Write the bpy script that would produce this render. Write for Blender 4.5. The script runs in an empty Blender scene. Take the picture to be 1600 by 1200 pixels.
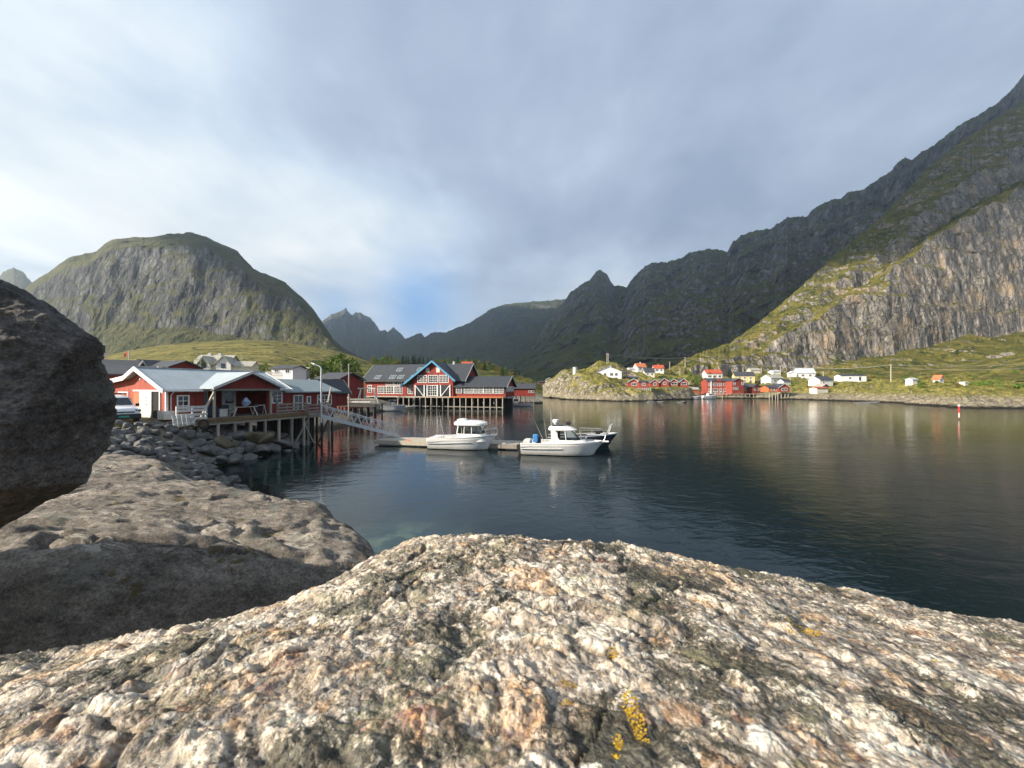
import bpy, bmesh, math, random
import numpy as np
from mathutils import Vector, Matrix
R = math.radians
scene = bpy.context.scene
C = scene.collection
random.seed(7)
CAMZ = 5.45
FPX = 600.0            # focal length in photo pixels
HOR = 605.0            # horizon row of the photo

# ---------------------------------------------------------------- camera
cd = bpy.data.cameras.new('camera'); cam = bpy.data.objects.new('camera', cd); C.objects.link(cam)
cam.location = (0, 0, CAMZ); cam.rotation_euler = (R(90), 0, 0)
cd.sensor_width = 36; cd.lens = 13.5; cd.shift_y = 5 / 1600
cd.clip_start = 0.02; cd.clip_end = 20000
cd.dof.use_dof = True; cd.dof.focus_distance = 12.0; cd.dof.aperture_fstop = 7.0
scene.camera = cam
# ---------------------------------------------------------------- light
SUN_AZ, SUN_EL = -112.0, 27.0
sdir = Vector((math.sin(R(SUN_AZ)) * math.cos(R(SUN_EL)), math.cos(R(SUN_AZ)) * math.cos(R(SUN_EL)), math.sin(R(SUN_EL))))
sl = bpy.data.lights.new('sun', 'SUN'); sl.energy = 5.0; sl.angle = R(0.5); sl.color = (1.0, 0.9, 0.76)
so = bpy.data.objects.new('sun', sl); C.objects.link(so)
so.rotation_euler = (-sdir).to_track_quat('-Z', 'Y').to_euler(); so.location = (-30, -10, 40)
scene.view_settings.view_transform = 'Standard'; scene.view_settings.look = 'None'
scene.view_settings.gamma = 1.0; scene.view_settings.exposure = 0.95
scene.cycles.use_denoising = True
scene.cycles.max_bounces = 6; scene.cycles.diffuse_bounces = 2; scene.cycles.glossy_bounces = 3
scene.cycles.transmission_bounces = 4; scene.cycles.volume_bounces = 0; scene.cycles.transparent_max_bounces = 8
scene.cycles.caustics_reflective = False; scene.cycles.caustics_refractive = False
scene.cycles.sample_clamp_indirect = 4.0


class G:                                   # tiny node-graph helper
    def __init__(s, nt): s.nt = nt
    def n(s, t, ins=None, **props):
        nd = s.nt.nodes.new('ShaderNode' + t)
        for k, v in props.items(): setattr(nd, k, v)
        for k, v in (ins or {}).items():
            if isinstance(v, bpy.types.NodeSocket): s.nt.links.new(v, nd.inputs[k])
            else:
                if isinstance(v, tuple) and len(v) == 3 and nd.inputs[k].type == 'RGBA': v = v + (1,)
                nd.inputs[k].default_value = v
        return nd
    def math(s, op, a, b=0.0, c=0.0, clamp=False):
        return s.n('Math', {0: a, 1: b, 2: c}, operation=op, use_clamp=clamp).outputs[0]
    def ramp(s, fac, stops, interp='LINEAR'):
        nd = s.n('ValToRGB', {'Fac': fac}); cr = nd.color_ramp; cr.interpolation = interp
        while len(cr.elements) < len(stops): cr.elements.new(0.5)
        for e, (p, c) in zip(cr.elements, stops):
            e.position = p; e.color = (c, c, c, 1) if isinstance(c, (int, float)) else tuple(c) + (1,)
        return nd.outputs['Color']
    def step(s, v, a, b):
        return s.n('MapRange', {'Value': v, 'From Min': a, 'From Max': b, 'To Min': 0.0, 'To Max': 1.0}, interpolation_type='SMOOTHSTEP').outputs[0]
    def mix(s, f, a, b, mode='MIX'):
        nd = s.n('Mix', None, data_type='RGBA', blend_type=mode)
        for i, v in ((0, f), (6, a), (7, b)):
            if isinstance(v, bpy.types.NodeSocket): s.nt.links.new(v, nd.inputs[i])
            else: nd.inputs[i].default_value = (tuple(v) + (1,) if isinstance(v, tuple) and len(v) == 3 else v)
        return nd.outputs[2]
    def noise(s, vec, scale, detail=4.0, rough=0.55, dist=0.0):
        return s.n('TexNoise', {'Vector': vec, 'Scale': scale, 'Detail': detail, 'Roughness': rough, 'Distortion': dist}).outputs['Fac']
    def noisec(s, vec, scale, detail=3.0):
        return s.n('TexNoise', {'Vector': vec, 'Scale': scale, 'Detail': detail}).outputs['Color']
    def map(s, vec, scale=(1, 1, 1), rot=(0, 0, 0)):
        return s.n('Mapping', {'Vector': vec, 'Scale': scale, 'Rotation': rot}).outputs[0]
    def obj(s): return s.n('TexCoord').outputs['Object']
    def bump(s, h, strength, dist, normal=None):
        ins = {'Height': h, 'Strength': strength, 'Distance': dist}
        if normal is not None: ins['Normal'] = normal
        return s.n('Bump', ins).outputs[0]


def newmat(name):
    m = bpy.data.materials.new(name); m.use_nodes = True
    nt = m.node_tree; b = nt.nodes['Principled BSDF']
    return m, G(nt), b
def setc(g, b, col, rough=0.7, normal=None, metal=0.0, spec=None):
    for k, v in (('Base Color', col), ('Roughness', rough), ('Normal', normal), ('Metallic', metal), ('Specular IOR Level', spec)):
        if v is None: continue
        if isinstance(v, bpy.types.NodeSocket): g.nt.links.new(v, b.inputs[k])
        else: b.inputs[k].default_value = tuple(v) + (1,) if k == 'Base Color' else v

# ---------------------------------------------------------------- sky
w = bpy.data.worlds.new('World'); scene.world = w; w.use_nodes = True
g = G(w.node_tree); bg = w.node_tree.nodes['Background']
sky = g.n('TexSky', None, sky_type='NISHITA', sun_disc=False, sun_elevation=R(SUN_EL), sun_rotation=R(SUN_AZ))
skyc = g.mix(1.0, sky.outputs[0], (0.105, 0.105, 0.105), 'MULTIPLY')
dv = g.n('TexCoord').outputs['Generated']
sep = g.n('SeparateXYZ', {0: dv})
# project the direction on a cloud ceiling so that the cloud banks foreshorten towards the horizon
zz = g.math('MAXIMUM', g.math('ADD', sep.outputs[2], 0.16), 0.05)
cv = g.n('CombineXYZ', {0: g.math('DIVIDE', sep.outputs[0], zz), 1: g.math('DIVIDE', sep.outputs[1], zz), 2: 3.1}).outputs[0]
warp = g.n('VectorMath', {0: cv, 1: g.n('VectorMath', {0: g.noisec(cv, 0.7, 2), 'Scale': 0.9}, operation='SCALE').outputs[0]}, operation='ADD').outputs[0]
n1 = g.noise(warp, 0.42, 5, 0.50)
n2 = g.noise(g.map(cv, (1, 1, 1), (0, 0, 0.6)), 1.3, 5, 0.55, 0.3)
def lobe(d, pw):
    v = Vector(d).normalized()
    dp = g.n('VectorMath', {0: dv, 1: tuple(v)}, operation='DOT_PRODUCT').outputs['Value']
    return g.math('POWER', g.math('MAXIMUM', dp, 0.0), pw)
n3 = g.noise(g.map(cv, (1.6, 0.8, 1), (0, 0, -0.9)), 2.6, 6, 0.6, 0.4)
lit = g.math('ADD', 0.555, g.math('ADD', g.math('MULTIPLY', g.math('SUBTRACT', n1, 0.5), 1.25), g.math('ADD', g.math('MULTIPLY', g.math('SUBTRACT', n2, 0.5), 0.75), g.math('MULTIPLY', g.math('SUBTRACT', n3, 0.5), 0.30))))
lit = g.math('ADD', lit, g.math('MULTIPLY', lobe((-1.25, 1, 0.42), 5), 0.37))
lit = g.math('ADD', lit, g.math('MULTIPLY', lobe((-0.30, 1, 0.36), 9), 0.10))
lit = g.math('ADD', lit, g.math('MULTIPLY', lobe((0.30, 1, 0.28), 60), 0.13))
lit = g.math('SUBTRACT', lit, g.math('MULTIPLY', lobe((0.55, 1, 1.0), 6), 0.10))
cl = g.ramp(lit, [(0.32, (0.235, 0.29, 0.385)), (0.50, (0.315, 0.38, 0.475)), (0.66, (0.42, 0.50, 0.60)), (0.84, (0.60, 0.655, 0.69)), (1.0, (0.76, 0.78, 0.775))])
gap = g.math('MULTIPLY', g.math('ADD', lobe((-0.245, 1, 0.205), 190), g.math('MULTIPLY', lobe((-0.46, 1, 0.20), 700), 0.6)), g.step(n3, 0.22, 0.42), clamp=True)
gap = g.math('MULTIPLY', gap, 0.95)
col = g.mix(gap, cl, g.mix(0.75, skyc, (0.16, 0.40, 0.80)))
w.node_tree.links.new(col, bg.inputs['Color']); bg.inputs['Strength'].default_value = 0.83

# ---------------------------------------------------------------- numpy noise
_rng = np.random.RandomState(11)
_perm = np.concatenate([_rng.permutation(256)] * 3)
_grad = _rng.normal(size=(256, 3)); _grad /= np.linalg.norm(_grad, axis=1)[:, None]
def perlin(x, y, z):
    x = np.asarray(x, float); y = np.asarray(y, float) + 0 * x; z = np.asarray(z, float) + 0 * x
    xi, yi, zi = np.floor(x).astype(int), np.floor(y).astype(int), np.floor(z).astype(int)
    xf, yf, zf = x - xi, y - yi, z - zi
    xi &= 255; yi &= 255; zi &= 255
    f = lambda t: t * t * t * (t * (t * 6 - 15) + 10)
    u, v, w_ = f(xf), f(yf), f(zf)
    def gr(a, b, c):
        h = _perm[_perm[_perm[(xi + a) & 255] + ((yi + b) & 255)] + ((zi + c) & 255)]
        q = _grad[h]
        return q[..., 0] * (xf - a) + q[..., 1] * (yf - b) + q[..., 2] * (zf - c)
    l = lambda a, b, t: a + (b - a) * t
    return 1.5 * l(l(l(gr(0, 0, 0), gr(1, 0, 0), u), l(gr(0, 1, 0), gr(1, 1, 0), u), v),
                   l(l(gr(0, 0, 1), gr(1, 0, 1), u), l(gr(0, 1, 1), gr(1, 1, 1), u), v), w_)
def fbm(x, y, z, o=5, lac=2.03, gain=0.5, ridged=False):
    s = 0; a = 1; t = 0
    for i in range(o):
        p = perlin(x + 17.3 * i, y - 9.1 * i, z + 5.7 * i)
        if ridged: p = 1 - 2 * np.abs(p)
        s = s + a * p; t += a
        x = x * lac; y = y * lac; z = z * lac; a *= gain
    return s / t
def worley(x, y, seed=0):
    """2-D cellular noise: nearest distance, second distance and four random numbers of the nearest cell"""
    xi, yi = np.floor(x).astype(int), np.floor(y).astype(int)
    rs = np.random.RandomState(seed + 5); T = rs.rand(512, 6); P = np.concatenate([rs.permutation(512)] * 3)
    d1 = np.full(x.shape, 9.0); d2 = np.full(x.shape, 9.0); idx = np.zeros(x.shape, int)
    for i in (-1, 0, 1):
        for j in (-1, 0, 1):
            h = P[P[(xi + i) & 511] + ((yi + j) & 511)] & 511
            d = np.hypot(xi + i + T[h, 0] - x, yi + j + T[h, 1] - y)
            near = d < d1
            d2 = np.where(near, d1, np.minimum(d2, d)); idx = np.where(near, h, idx); d1 = np.where(near, d, d1)
    return d1, d2, T[idx, 2], T[idx, 3], T[idx, 4], T[idx, 5]
def sstep(a, b, x):
    t = np.clip((x - a) / (b - a), 0, 1); return t * t * (3 - 2 * t)
def rbf(ctrl):
    """thin-plate surface through (x, y, z) points"""
    c = np.array(ctrl, float); n = len(c); sc = np.abs(c[:, :2]).max()
    X = c[:, :2] / sc
    def k(d2): return np.where(d2 > 1e-14, 0.5 * d2 * np.log(np.maximum(d2, 1e-14)), 0)
    D = ((X[:, None] - X[None]) ** 2).sum(-1)
    A = np.zeros((n + 3, n + 3)); A[:n, :n] = k(D) + 1e-5 * np.eye(n); A[:n, n] = 1; A[:n, n + 1:] = X; A[n, :n] = 1; A[n + 1:, :n] = X.T
    s = np.linalg.solve(A, np.concatenate([c[:, 2], np.zeros(3)]))
    def f(x, y):
        sh = np.shape(x); x = np.ravel(x) / sc; y = np.ravel(y) / sc
        out = s[n] + s[n + 1] * x + s[n + 2] * y
        for i in range(n): out = out + s[i] * k((x - X[i, 0]) ** 2 + (y - X[i, 1]) ** 2)
        return out.reshape(sh)
    return f
def W(px, py, Y):
    """photo pixel + depth -> world point"""
    return Vector(((px - 800) / FPX * Y, Y, CAMZ - (py - HOR) / FPX * Y))

# ---------------------------------------------------------------- object helpers
def tag(o, label=None, cat=None, group=None, kind=None):
    for k, v in (('label', label), ('category', cat), ('group', group), ('kind', kind)):
        if v: o[k] = v
    return o
def empty(name, loc=(0, 0, 0), rz=0.0, label=None, cat=None, group=None):
    o = bpy.data.objects.new(name, None); C.objects.link(o); o.location = loc; o.rotation_euler = (0, 0, rz); o.empty_display_size = 0.3
    return tag(o, label, cat, group)
def from_arrays(name, V, F, mat, parent=None, smooth=True, col=None):
    V = np.asarray(V, np.float32); F = np.asarray(F, np.int32)
    me = bpy.data.meshes.new(name); me.vertices.add(len(V)); me.vertices.foreach_set('co', V.ravel())
    k = F.shape[1]; me.loops.add(F.size); me.loops.foreach_set('vertex_index', F.ravel())
    me.polygons.add(len(F)); me.polygons.foreach_set('loop_start', np.arange(0, F.size, k, dtype=np.int32))
    me.polygons.foreach_set('loop_total', np.full(len(F), k, np.int32))
    me.polygons.foreach_set('use_smooth', np.full(len(F), smooth))
    if col is not None:
        at = me.color_attributes.new('tone', 'FLOAT_COLOR', 'POINT'); at.data.foreach_set('color', np.asarray(col, np.float32).ravel())
    me.update(); me.validate()
    me.materials.append(mat)
    o = bpy.data.objects.new(name, me); C.objects.link(o); o.parent = parent
    return o
def grid_faces(nu, nv, wrap=False):
    i = np.arange(nv - 1)[:, None] * nu; j = np.arange(nu if wrap else nu - 1)[None]
    j2 = (j + 1) % nu
    return np.stack([i + j, i + j2, i + nu + j2, i + nu + j], -1).reshape(-1, 4)

class MB:                                   # mesh builder: everything added becomes ONE mesh
    def __init__(s): s.v = []; s.f = []
    def add(s, vs, fs):
        k = len(s.v); s.v += [tuple(p) for p in vs]; s.f += [tuple(i + k for i in f) for f in fs]; return s
    def box(s, x0, x1, y0, y1, z0, z1):
        return s.add([(x0, y0, z0), (x1, y0, z0), (x1, y1, z0), (x0, y1, z0), (x0, y0, z1), (x1, y0, z1), (x1, y1, z1), (x0, y1, z1)],
                     [(0, 3, 2, 1), (4, 5, 6, 7), (0, 1, 5, 4), (1, 2, 6, 5), (2, 3, 7, 6), (3, 0, 4, 7)])
    def bar(s, a, b, w, h=None, up=(0, 0, 1)):
        a, b = Vector(a), Vector(b); h = h or w; d = (b - a).normalized(); u = Vector(up)
        if abs(d.dot(u)) > 0.98: u = Vector((0, 1, 0))
        x = d.cross(u).normalized(); y = x.cross(d).normalized()
        c = [(-1, -1), (1, -1), (1, 1), (-1, 1)]
        return s.add([p + x * (i * w / 2) + y * (j * h / 2) for p in (a, b) for i, j in c],
                     [(0, 3, 2, 1), (4, 5, 6, 7), (0, 1, 5, 4), (1, 2, 6, 5), (2, 3, 7, 6), (3, 0, 4, 7)])
    def tube(s, pts, r, n=8, cap=True):
        pts = [Vector(p) for p in pts]; rs = r if isinstance(r, (list, tuple)) else [r] * len(pts); k = len(s.v); ref = None
        for i, p in enumerate(pts):
            d = (pts[min(i + 1, len(pts) - 1)] - pts[max(i - 1, 0)]).normalized()
            if ref is None: ref = Vector((0, 0, 1)) if abs(d.z) < 0.9 else Vector((1, 0, 0))
            x = d.cross(ref).normalized(); y = x.cross(d); ref = y
            for j in range(n):
                a = 2 * math.pi * j / n; s.v.append(tuple(p + (x * math.cos(a) + y * math.sin(a)) * rs[i]))
        for i in range(len(pts) - 1):
            for j in range(n):
                s.f.append((k + i * n + j, k + (i + 1) * n + j, k + (i + 1) * n + (j + 1) % n, k + i * n + (j + 1) % n))
        if cap:
            s.f.append(tuple(k + j for j in range(n))); s.f.append(tuple(k + (len(pts) - 1) * n + j for j in reversed(range(n))))
        return s
    def extr(s, prof, a, b, axis='y'):
        """extrude a 2-D outline from a to b; axis y: outline in x,z; axis x: outline in y,z; axis z: outline in x,y"""
        n = len(prof)
        def pt(p, t): return (p[0], t, p[1]) if axis == 'y' else ((t, p[0], p[1]) if axis == 'x' else (p[0], p[1], t))
        return s.add([pt(p, a) for p in prof] + [pt(p, b) for p in prof],
                     [tuple(reversed(range(n))), tuple(range(n, 2 * n))] + [(i, (i + 1) % n, n + (i + 1) % n, n + i) for i in range(n)])
    def build(s, name, mat, parent=None, smooth=False, bevel=0.0, loc=None):
        me = bpy.data.meshes.new(name); me.from_pydata(s.v, [], s.f); me.materials.append(mat)
        bm = bmesh.new(); bm.from_mesh(me); bmesh.ops.recalc_face_normals(bm, faces=bm.faces); bm.to_mesh(me); bm.free()
        if smooth:
            for p in me.polygons: p.use_smooth = True
            try: me.set_sharp_from_angle(angle=R(40))
            except Exception: pass
        o = bpy.data.objects.new(name, me); C.objects.link(o); o.parent = parent
        if loc: o.location = loc
        if bevel:
            md = o.modifiers.new('bevel', 'BEVEL'); md.width = bevel; md.segments = 2; md.limit_method = 'ANGLE'
        return o
def copy_tree(o, parent=None):
    c = o.copy(); C.objects.link(c); c.parent = parent
    for ch in list(o.children): copy_tree(ch, c)
    return c
# ---------------------------------------------------------------- materials
def solid(name, col, rough=0.6, var=0.12, scale=3.0, bump=0.0, metal=0.0, spec=None, streak=None):
    """weathered paint / timber / metal: a base colour with grime and grain"""
    m, g, b = newmat(name); v = g.obj()
    vec = g.map(v, streak) if streak else v
    n = g.noise(vec, scale, 5, 0.6); n2 = g.noise(vec, scale * 7, 3, 0.6)
    f = g.math('ADD', g.math('MULTIPLY', n, 0.65), g.math('MULTIPLY', n2, 0.35))
    lo = tuple(c * (1 - var * 2.2) for c in col); hi = tuple(min(1, c * (1 + var * 1.4)) for c in col)
    c = g.ramp(f, [(0.28, lo), (0.5, col), (0.74, hi)])
    setc(g, b, c, rough, g.bump(f, bump, 0.02) if bump else None, metal, spec)
    return m
def boards(name, col, pitch, var=0.14, rough=0.75, axis=(1, 1, 0)):
    """vertical timber cladding"""
    m, g, b = newmat(name); v = g.obj()
    d = g.n('VectorMath', {0: v, 1: tuple(a / pitch for a in axis)}, operation='DOT_PRODUCT').outputs['Value']
    fr = g.math('FRACT', d); cell = g.math('FLOOR', d)
    groove = g.math('SUBTRACT', 1.0, g.math('MULTIPLY', g.step(fr, 0.0, 0.10), g.step(g.math('SUBTRACT', 1.0, fr), 0.0, 0.10)))
    rnd = g.n('TexWhiteNoise', {'W': cell}, noise_dimensions='1D').outputs['Value']
    n = g.noise(g.map(v, (3, 3, 0.6)), 3, 4, 0.6)
    f = g.math('ADD', g.math('MULTIPLY', rnd, 0.4), g.math('MULTIPLY', n, 0.6))
    c = g.ramp(f, [(0.2, tuple(x * (1 - 2.0 * var) for x in col)), (0.5, col), (0.8, tuple(x * (1 + 1.2 * var) for x in col))])
    c = g.mix(g.math('MULTIPLY', groove, 0.55), c, tuple(x * 0.35 for x in col))
    setc(g, b, c, rough, g.bump(g.math('SUBTRACT', 1.0, groove), 0.8, 0.02))
    return m
def sheet_roof(name, col, pitch, axis, rough=0.4, metal=0.0, var=0.10):
    m, g, b = newmat(name); v = g.obj()
    d = g.n('VectorMath', {0: v, 1: tuple(a / pitch for a in axis)}, operation='DOT_PRODUCT').outputs['Value']
    fr = g.math('FRACT', d); rib = g.math('MULTIPLY', g.step(fr, 0.0, 0.12), g.step(g.math('SUBTRACT', 1.0, fr), 0.0, 0.12))
    n = g.noise(v, 0.9, 5, 0.65); n2 = g.noise(v, 14, 3, 0.6)
    f = g.math('ADD', g.math('MULTIPLY', n, 0.7), g.math('MULTIPLY', n2, 0.3))
    c = g.ramp(f, [(0.3, tuple(x * (1 - 2 * var) for x in col)), (0.55, col), (0.75, tuple(min(1, x * (1 + var)) for x in col))])
    c = g.mix(g.math('MULTIPLY', g.math('SUBTRACT', 1.0, rib), 0.35), c, tuple(x * 0.55 for x in col))
    setc(g, b, c, rough, g.bump(rib, 0.7, 0.03), metal)
    return m
M = {}
M['red_near'] = boards('red_board_cladding', (0.235, 0.030, 0.020), 0.14)
M['red_lodge'] = boards('red_lodge_cladding', (0.27, 0.029, 0.018), 0.3)
M['red_far'] = solid('red_paint', (0.32, 0.062, 0.040), 0.75, 0.14, 0.8)
M['orange_far'] = solid('orange_paint', (0.46, 0.14, 0.045), 0.75, 0.12, 0.8)
M['orange_red'] = boards('sunlit_red_cladding', (0.38, 0.072, 0.038), 0.14)  # lighter red: sunlight on the gable put into the colour
M['white'] = solid('white_paint', (0.74, 0.73, 0.70), 0.55, 0.07, 1.5)
M['white_old'] = solid('weathered_white_paint', (0.58, 0.57, 0.53), 0.75, 0.18, 4, 0.3)
M['cream'] = solid('cream_paint', (0.66, 0.62, 0.50), 0.7, 0.08, 1.0)
M['yellow'] = solid('yellow_paint', (0.64, 0.53, 0.24), 0.7, 0.08, 1.0)
M['blue_trim'] = solid('blue_trim_paint', (0.06, 0.27, 0.43), 0.5, 0.1, 2)
M['dark_panel'] = solid('dark_grey_panel', (0.035, 0.045, 0.06), 0.6, 0.15, 1.2)
M['roof_metal'] = sheet_roof('blue_grey_sheet_roof', (0.36, 0.41, 0.435), 0.42, (1, 0, 0), 0.42)
M['roof_metal_y'] = sheet_roof('blue_grey_cross_roof', (0.40, 0.45, 0.475), 0.42, (0, 1, 0), 0.42)
M['roof_grey'] = sheet_roof('grey_sheet_roof', (0.20, 0.245, 0.26), 0.5, (1, 0, 0), 0.55)
M['roof_dark'] = sheet_roof('slate_roof', (0.042, 0.048, 0.056), 0.6, (1, 0, 0), 0.6, 0, 0.18)
M['roof_far'] = solid('dark_roof', (0.05, 0.053, 0.06), 0.65, 0.15, 1)
M['roof_red'] = solid('red_tile_roof', (0.44, 0.085, 0.04), 0.7, 0.12, 2)
M['roof_orange'] = solid('orange_tile_roof', (0.48, 0.15, 0.06), 0.7, 0.12, 2)
M['roof_pale'] = solid('pale_stone_roof', (0.36, 0.34, 0.28), 0.7, 0.14, 1.2)
M['roof_white'] = solid('pale_sheet_roof', (0.50, 0.53, 0.54), 0.5, 0.1, 1.2)
M['timber'] = solid('grey_weathered_timber', (0.25, 0.225, 0.19), 0.85, 0.22, 3, 0.5, streak=(4, 4, 0.5))
M['timber_pale'] = solid('pale_timber', (0.42, 0.37, 0.29), 0.85, 0.18, 3, 0.5, streak=(4, 4, 0.5))
M['timber_dark'] = solid('wet_and_shaded_timber', (0.055, 0.048, 0.04), 0.8, 0.25, 3, 0.4, streak=(4, 4, 0.6))  # wet timber, and the painted shade under the grey-roofed shed
M['plank'] = boards('deck_planks', (0.34, 0.29, 0.22), 0.16, 0.2, 0.85, (1, 0, 0))
M['beam_stain'] = solid('stained_deck_beam', (0.16, 0.105, 0.05), 0.85, 0.35, 1.6, 0.4, streak=(1, 1, 4))
M['alu'] = solid('aluminium', (0.55, 0.56, 0.56), 0.4, 0.08, 3, 0, 0.6)
M['steel'] = solid('galvanised_steel', (0.42, 0.43, 0.43), 0.5, 0.1, 3, 0, 0.4)
M['gelcoat'] = solid('white_gelcoat', (0.80, 0.79, 0.76), 0.22, 0.03, 1.2)
def gelcoat():
    m, g, b = newmat('white_gelcoat_hull'); v = g.obj(); z = g.n('SeparateXYZ', {0: v}).outputs[2]; n = g.noise(g.map(v, (1, 1, 4)), 2.5, 5, 0.6)
    c = g.ramp(n, [(0.3, (0.70, 0.69, 0.65)), (0.6, (0.82, 0.81, 0.78))]); zz = g.math('ADD', z, g.math('MULTIPLY', g.math('SUBTRACT', n, 0.5), 0.10))
    c = g.mix(g.math('MULTIPLY', g.math('SUBTRACT', 1.0, g.step(zz, 0.06, 0.34)), 0.35), c, (0.45, 0.41, 0.29)); c = g.mix(g.math('SUBTRACT', 1.0, g.step(zz, 0.03, 0.07)), c, (0.05, 0.055, 0.05))
    setc(g, b, c, 0.22); return m
M['gelcoat'] = gelcoat()
M['gel_grey'] = solid('grey_gelcoat', (0.42, 0.43, 0.43), 0.4, 0.06, 1.2)
M['antifoul'] = solid('dark_antifouling', (0.03, 0.035, 0.04), 0.6, 0.2, 2)
M['rubber'] = solid('black_rubber', (0.018, 0.018, 0.02), 0.6, 0.15, 4)
M['navy'] = solid('dark_blue_cloth', (0.03, 0.04, 0.07), 0.85, 0.15, 4)
M['blue_cloth'] = solid('pale_blue_cloth', (0.30, 0.40, 0.52), 0.85, 0.15, 5, 0.3)
M['blue'] = solid('blue_plastic', (0.05, 0.22, 0.48), 0.5, 0.1, 3)
M['red_plain'] = solid('signal_red', (0.55, 0.03, 0.025), 0.5, 0.08, 3)
M['orange'] = solid('orange_plastic', (0.65, 0.16, 0.04), 0.5, 0.08, 3)
M['green_plate'] = solid('green_plate', (0.05, 0.30, 0.20), 0.5, 0.05, 3)
M['car_white'] = solid('white_car_paint', (0.78, 0.78, 0.78), 0.25, 0.02, 1)
M['car_black'] = solid('black_trim', (0.02, 0.02, 0.022), 0.45, 0.1, 3)
M['chrome'] = solid('chrome', (0.7, 0.7, 0.7), 0.2, 0.03, 3, 0, 0.9)
M['grey_door'] = solid('grey_door_paint', (0.42, 0.46, 0.45), 0.6, 0.08, 2)
M['wire'] = solid('grey_wire', (0.35, 0.34, 0.32), 0.6, 0.05, 2)
M['dark_in'] = solid('interior_shade', (0.012, 0.011, 0.010), 0.9, 0.2, 2)
M['brown'] = solid('brown_wood', (0.12, 0.07, 0.04), 0.8, 0.2, 3)
def glassmat(name, col, rough=0.06):
    m, g, b = newmat(name); setc(g, b, col, rough, None, 0.0, 0.9)
    n = g.noise(g.obj(), 0.8, 2); g.nt.links.new(g.bump(n, 0.12, 0.05), b.inputs['Normal']); return m
M['glass'] = glassmat('window_glass', (0.022, 0.026, 0.03))
M['glass_sky'] = glassmat('roof_window_glass', (0.10, 0.12, 0.13), 0.03)
def clearglass(name):
    m, g, b = newmat(name); nt = g.nt
    tr = g.n('BsdfTransparent', {'Color': (0.72, 0.76, 0.76, 1)}); gl = g.n('BsdfGlossy', {'Roughness': 0.04})
    fr = g.n('Fresnel', {'IOR': 1.6}); mx = g.n('MixShader', {0: fr.outputs[0], 1: tr.outputs[0], 2: gl.outputs[0]})
    nt.links.new(mx.outputs[0], nt.nodes['Material Output'].inputs['Surface']); return m
M['clear'] = clearglass('clear_boat_glass')
def leafmat(name, cols):
    m, g, b = newmat(name); v = g.obj()
    n = g.noise(v, 0.9, 4, 0.6); n2 = g.noise(v, 6.0, 2)
    c = g.ramp(g.math('ADD', g.math('MULTIPLY', n, 0.6), g.math('MULTIPLY', n2, 0.4)), [(0.32, cols[0]), (0.5, cols[1]), (0.68, cols[2])])
    setc(g, b, c, 0.75, None, 0, 0.2); return m
M['leaf'] = leafmat('birch_leaves', [(0.04, 0.075, 0.014), (0.11, 0.175, 0.028), (0.20, 0.26, 0.045)])
M['leaf_yel'] = leafmat('autumn_leaves', [(0.06, 0.055, 0.012), (0.16, 0.135, 0.024), (0.25, 0.19, 0.04)])
M['needle'] = leafmat('spruce_needles', [(0.012, 0.026, 0.012), (0.026, 0.05, 0.02), (0.05, 0.075, 0.026)])
M['bark'] = solid('bark', (0.13, 0.11, 0.09), 0.9, 0.25, 5, 0.5)

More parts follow.
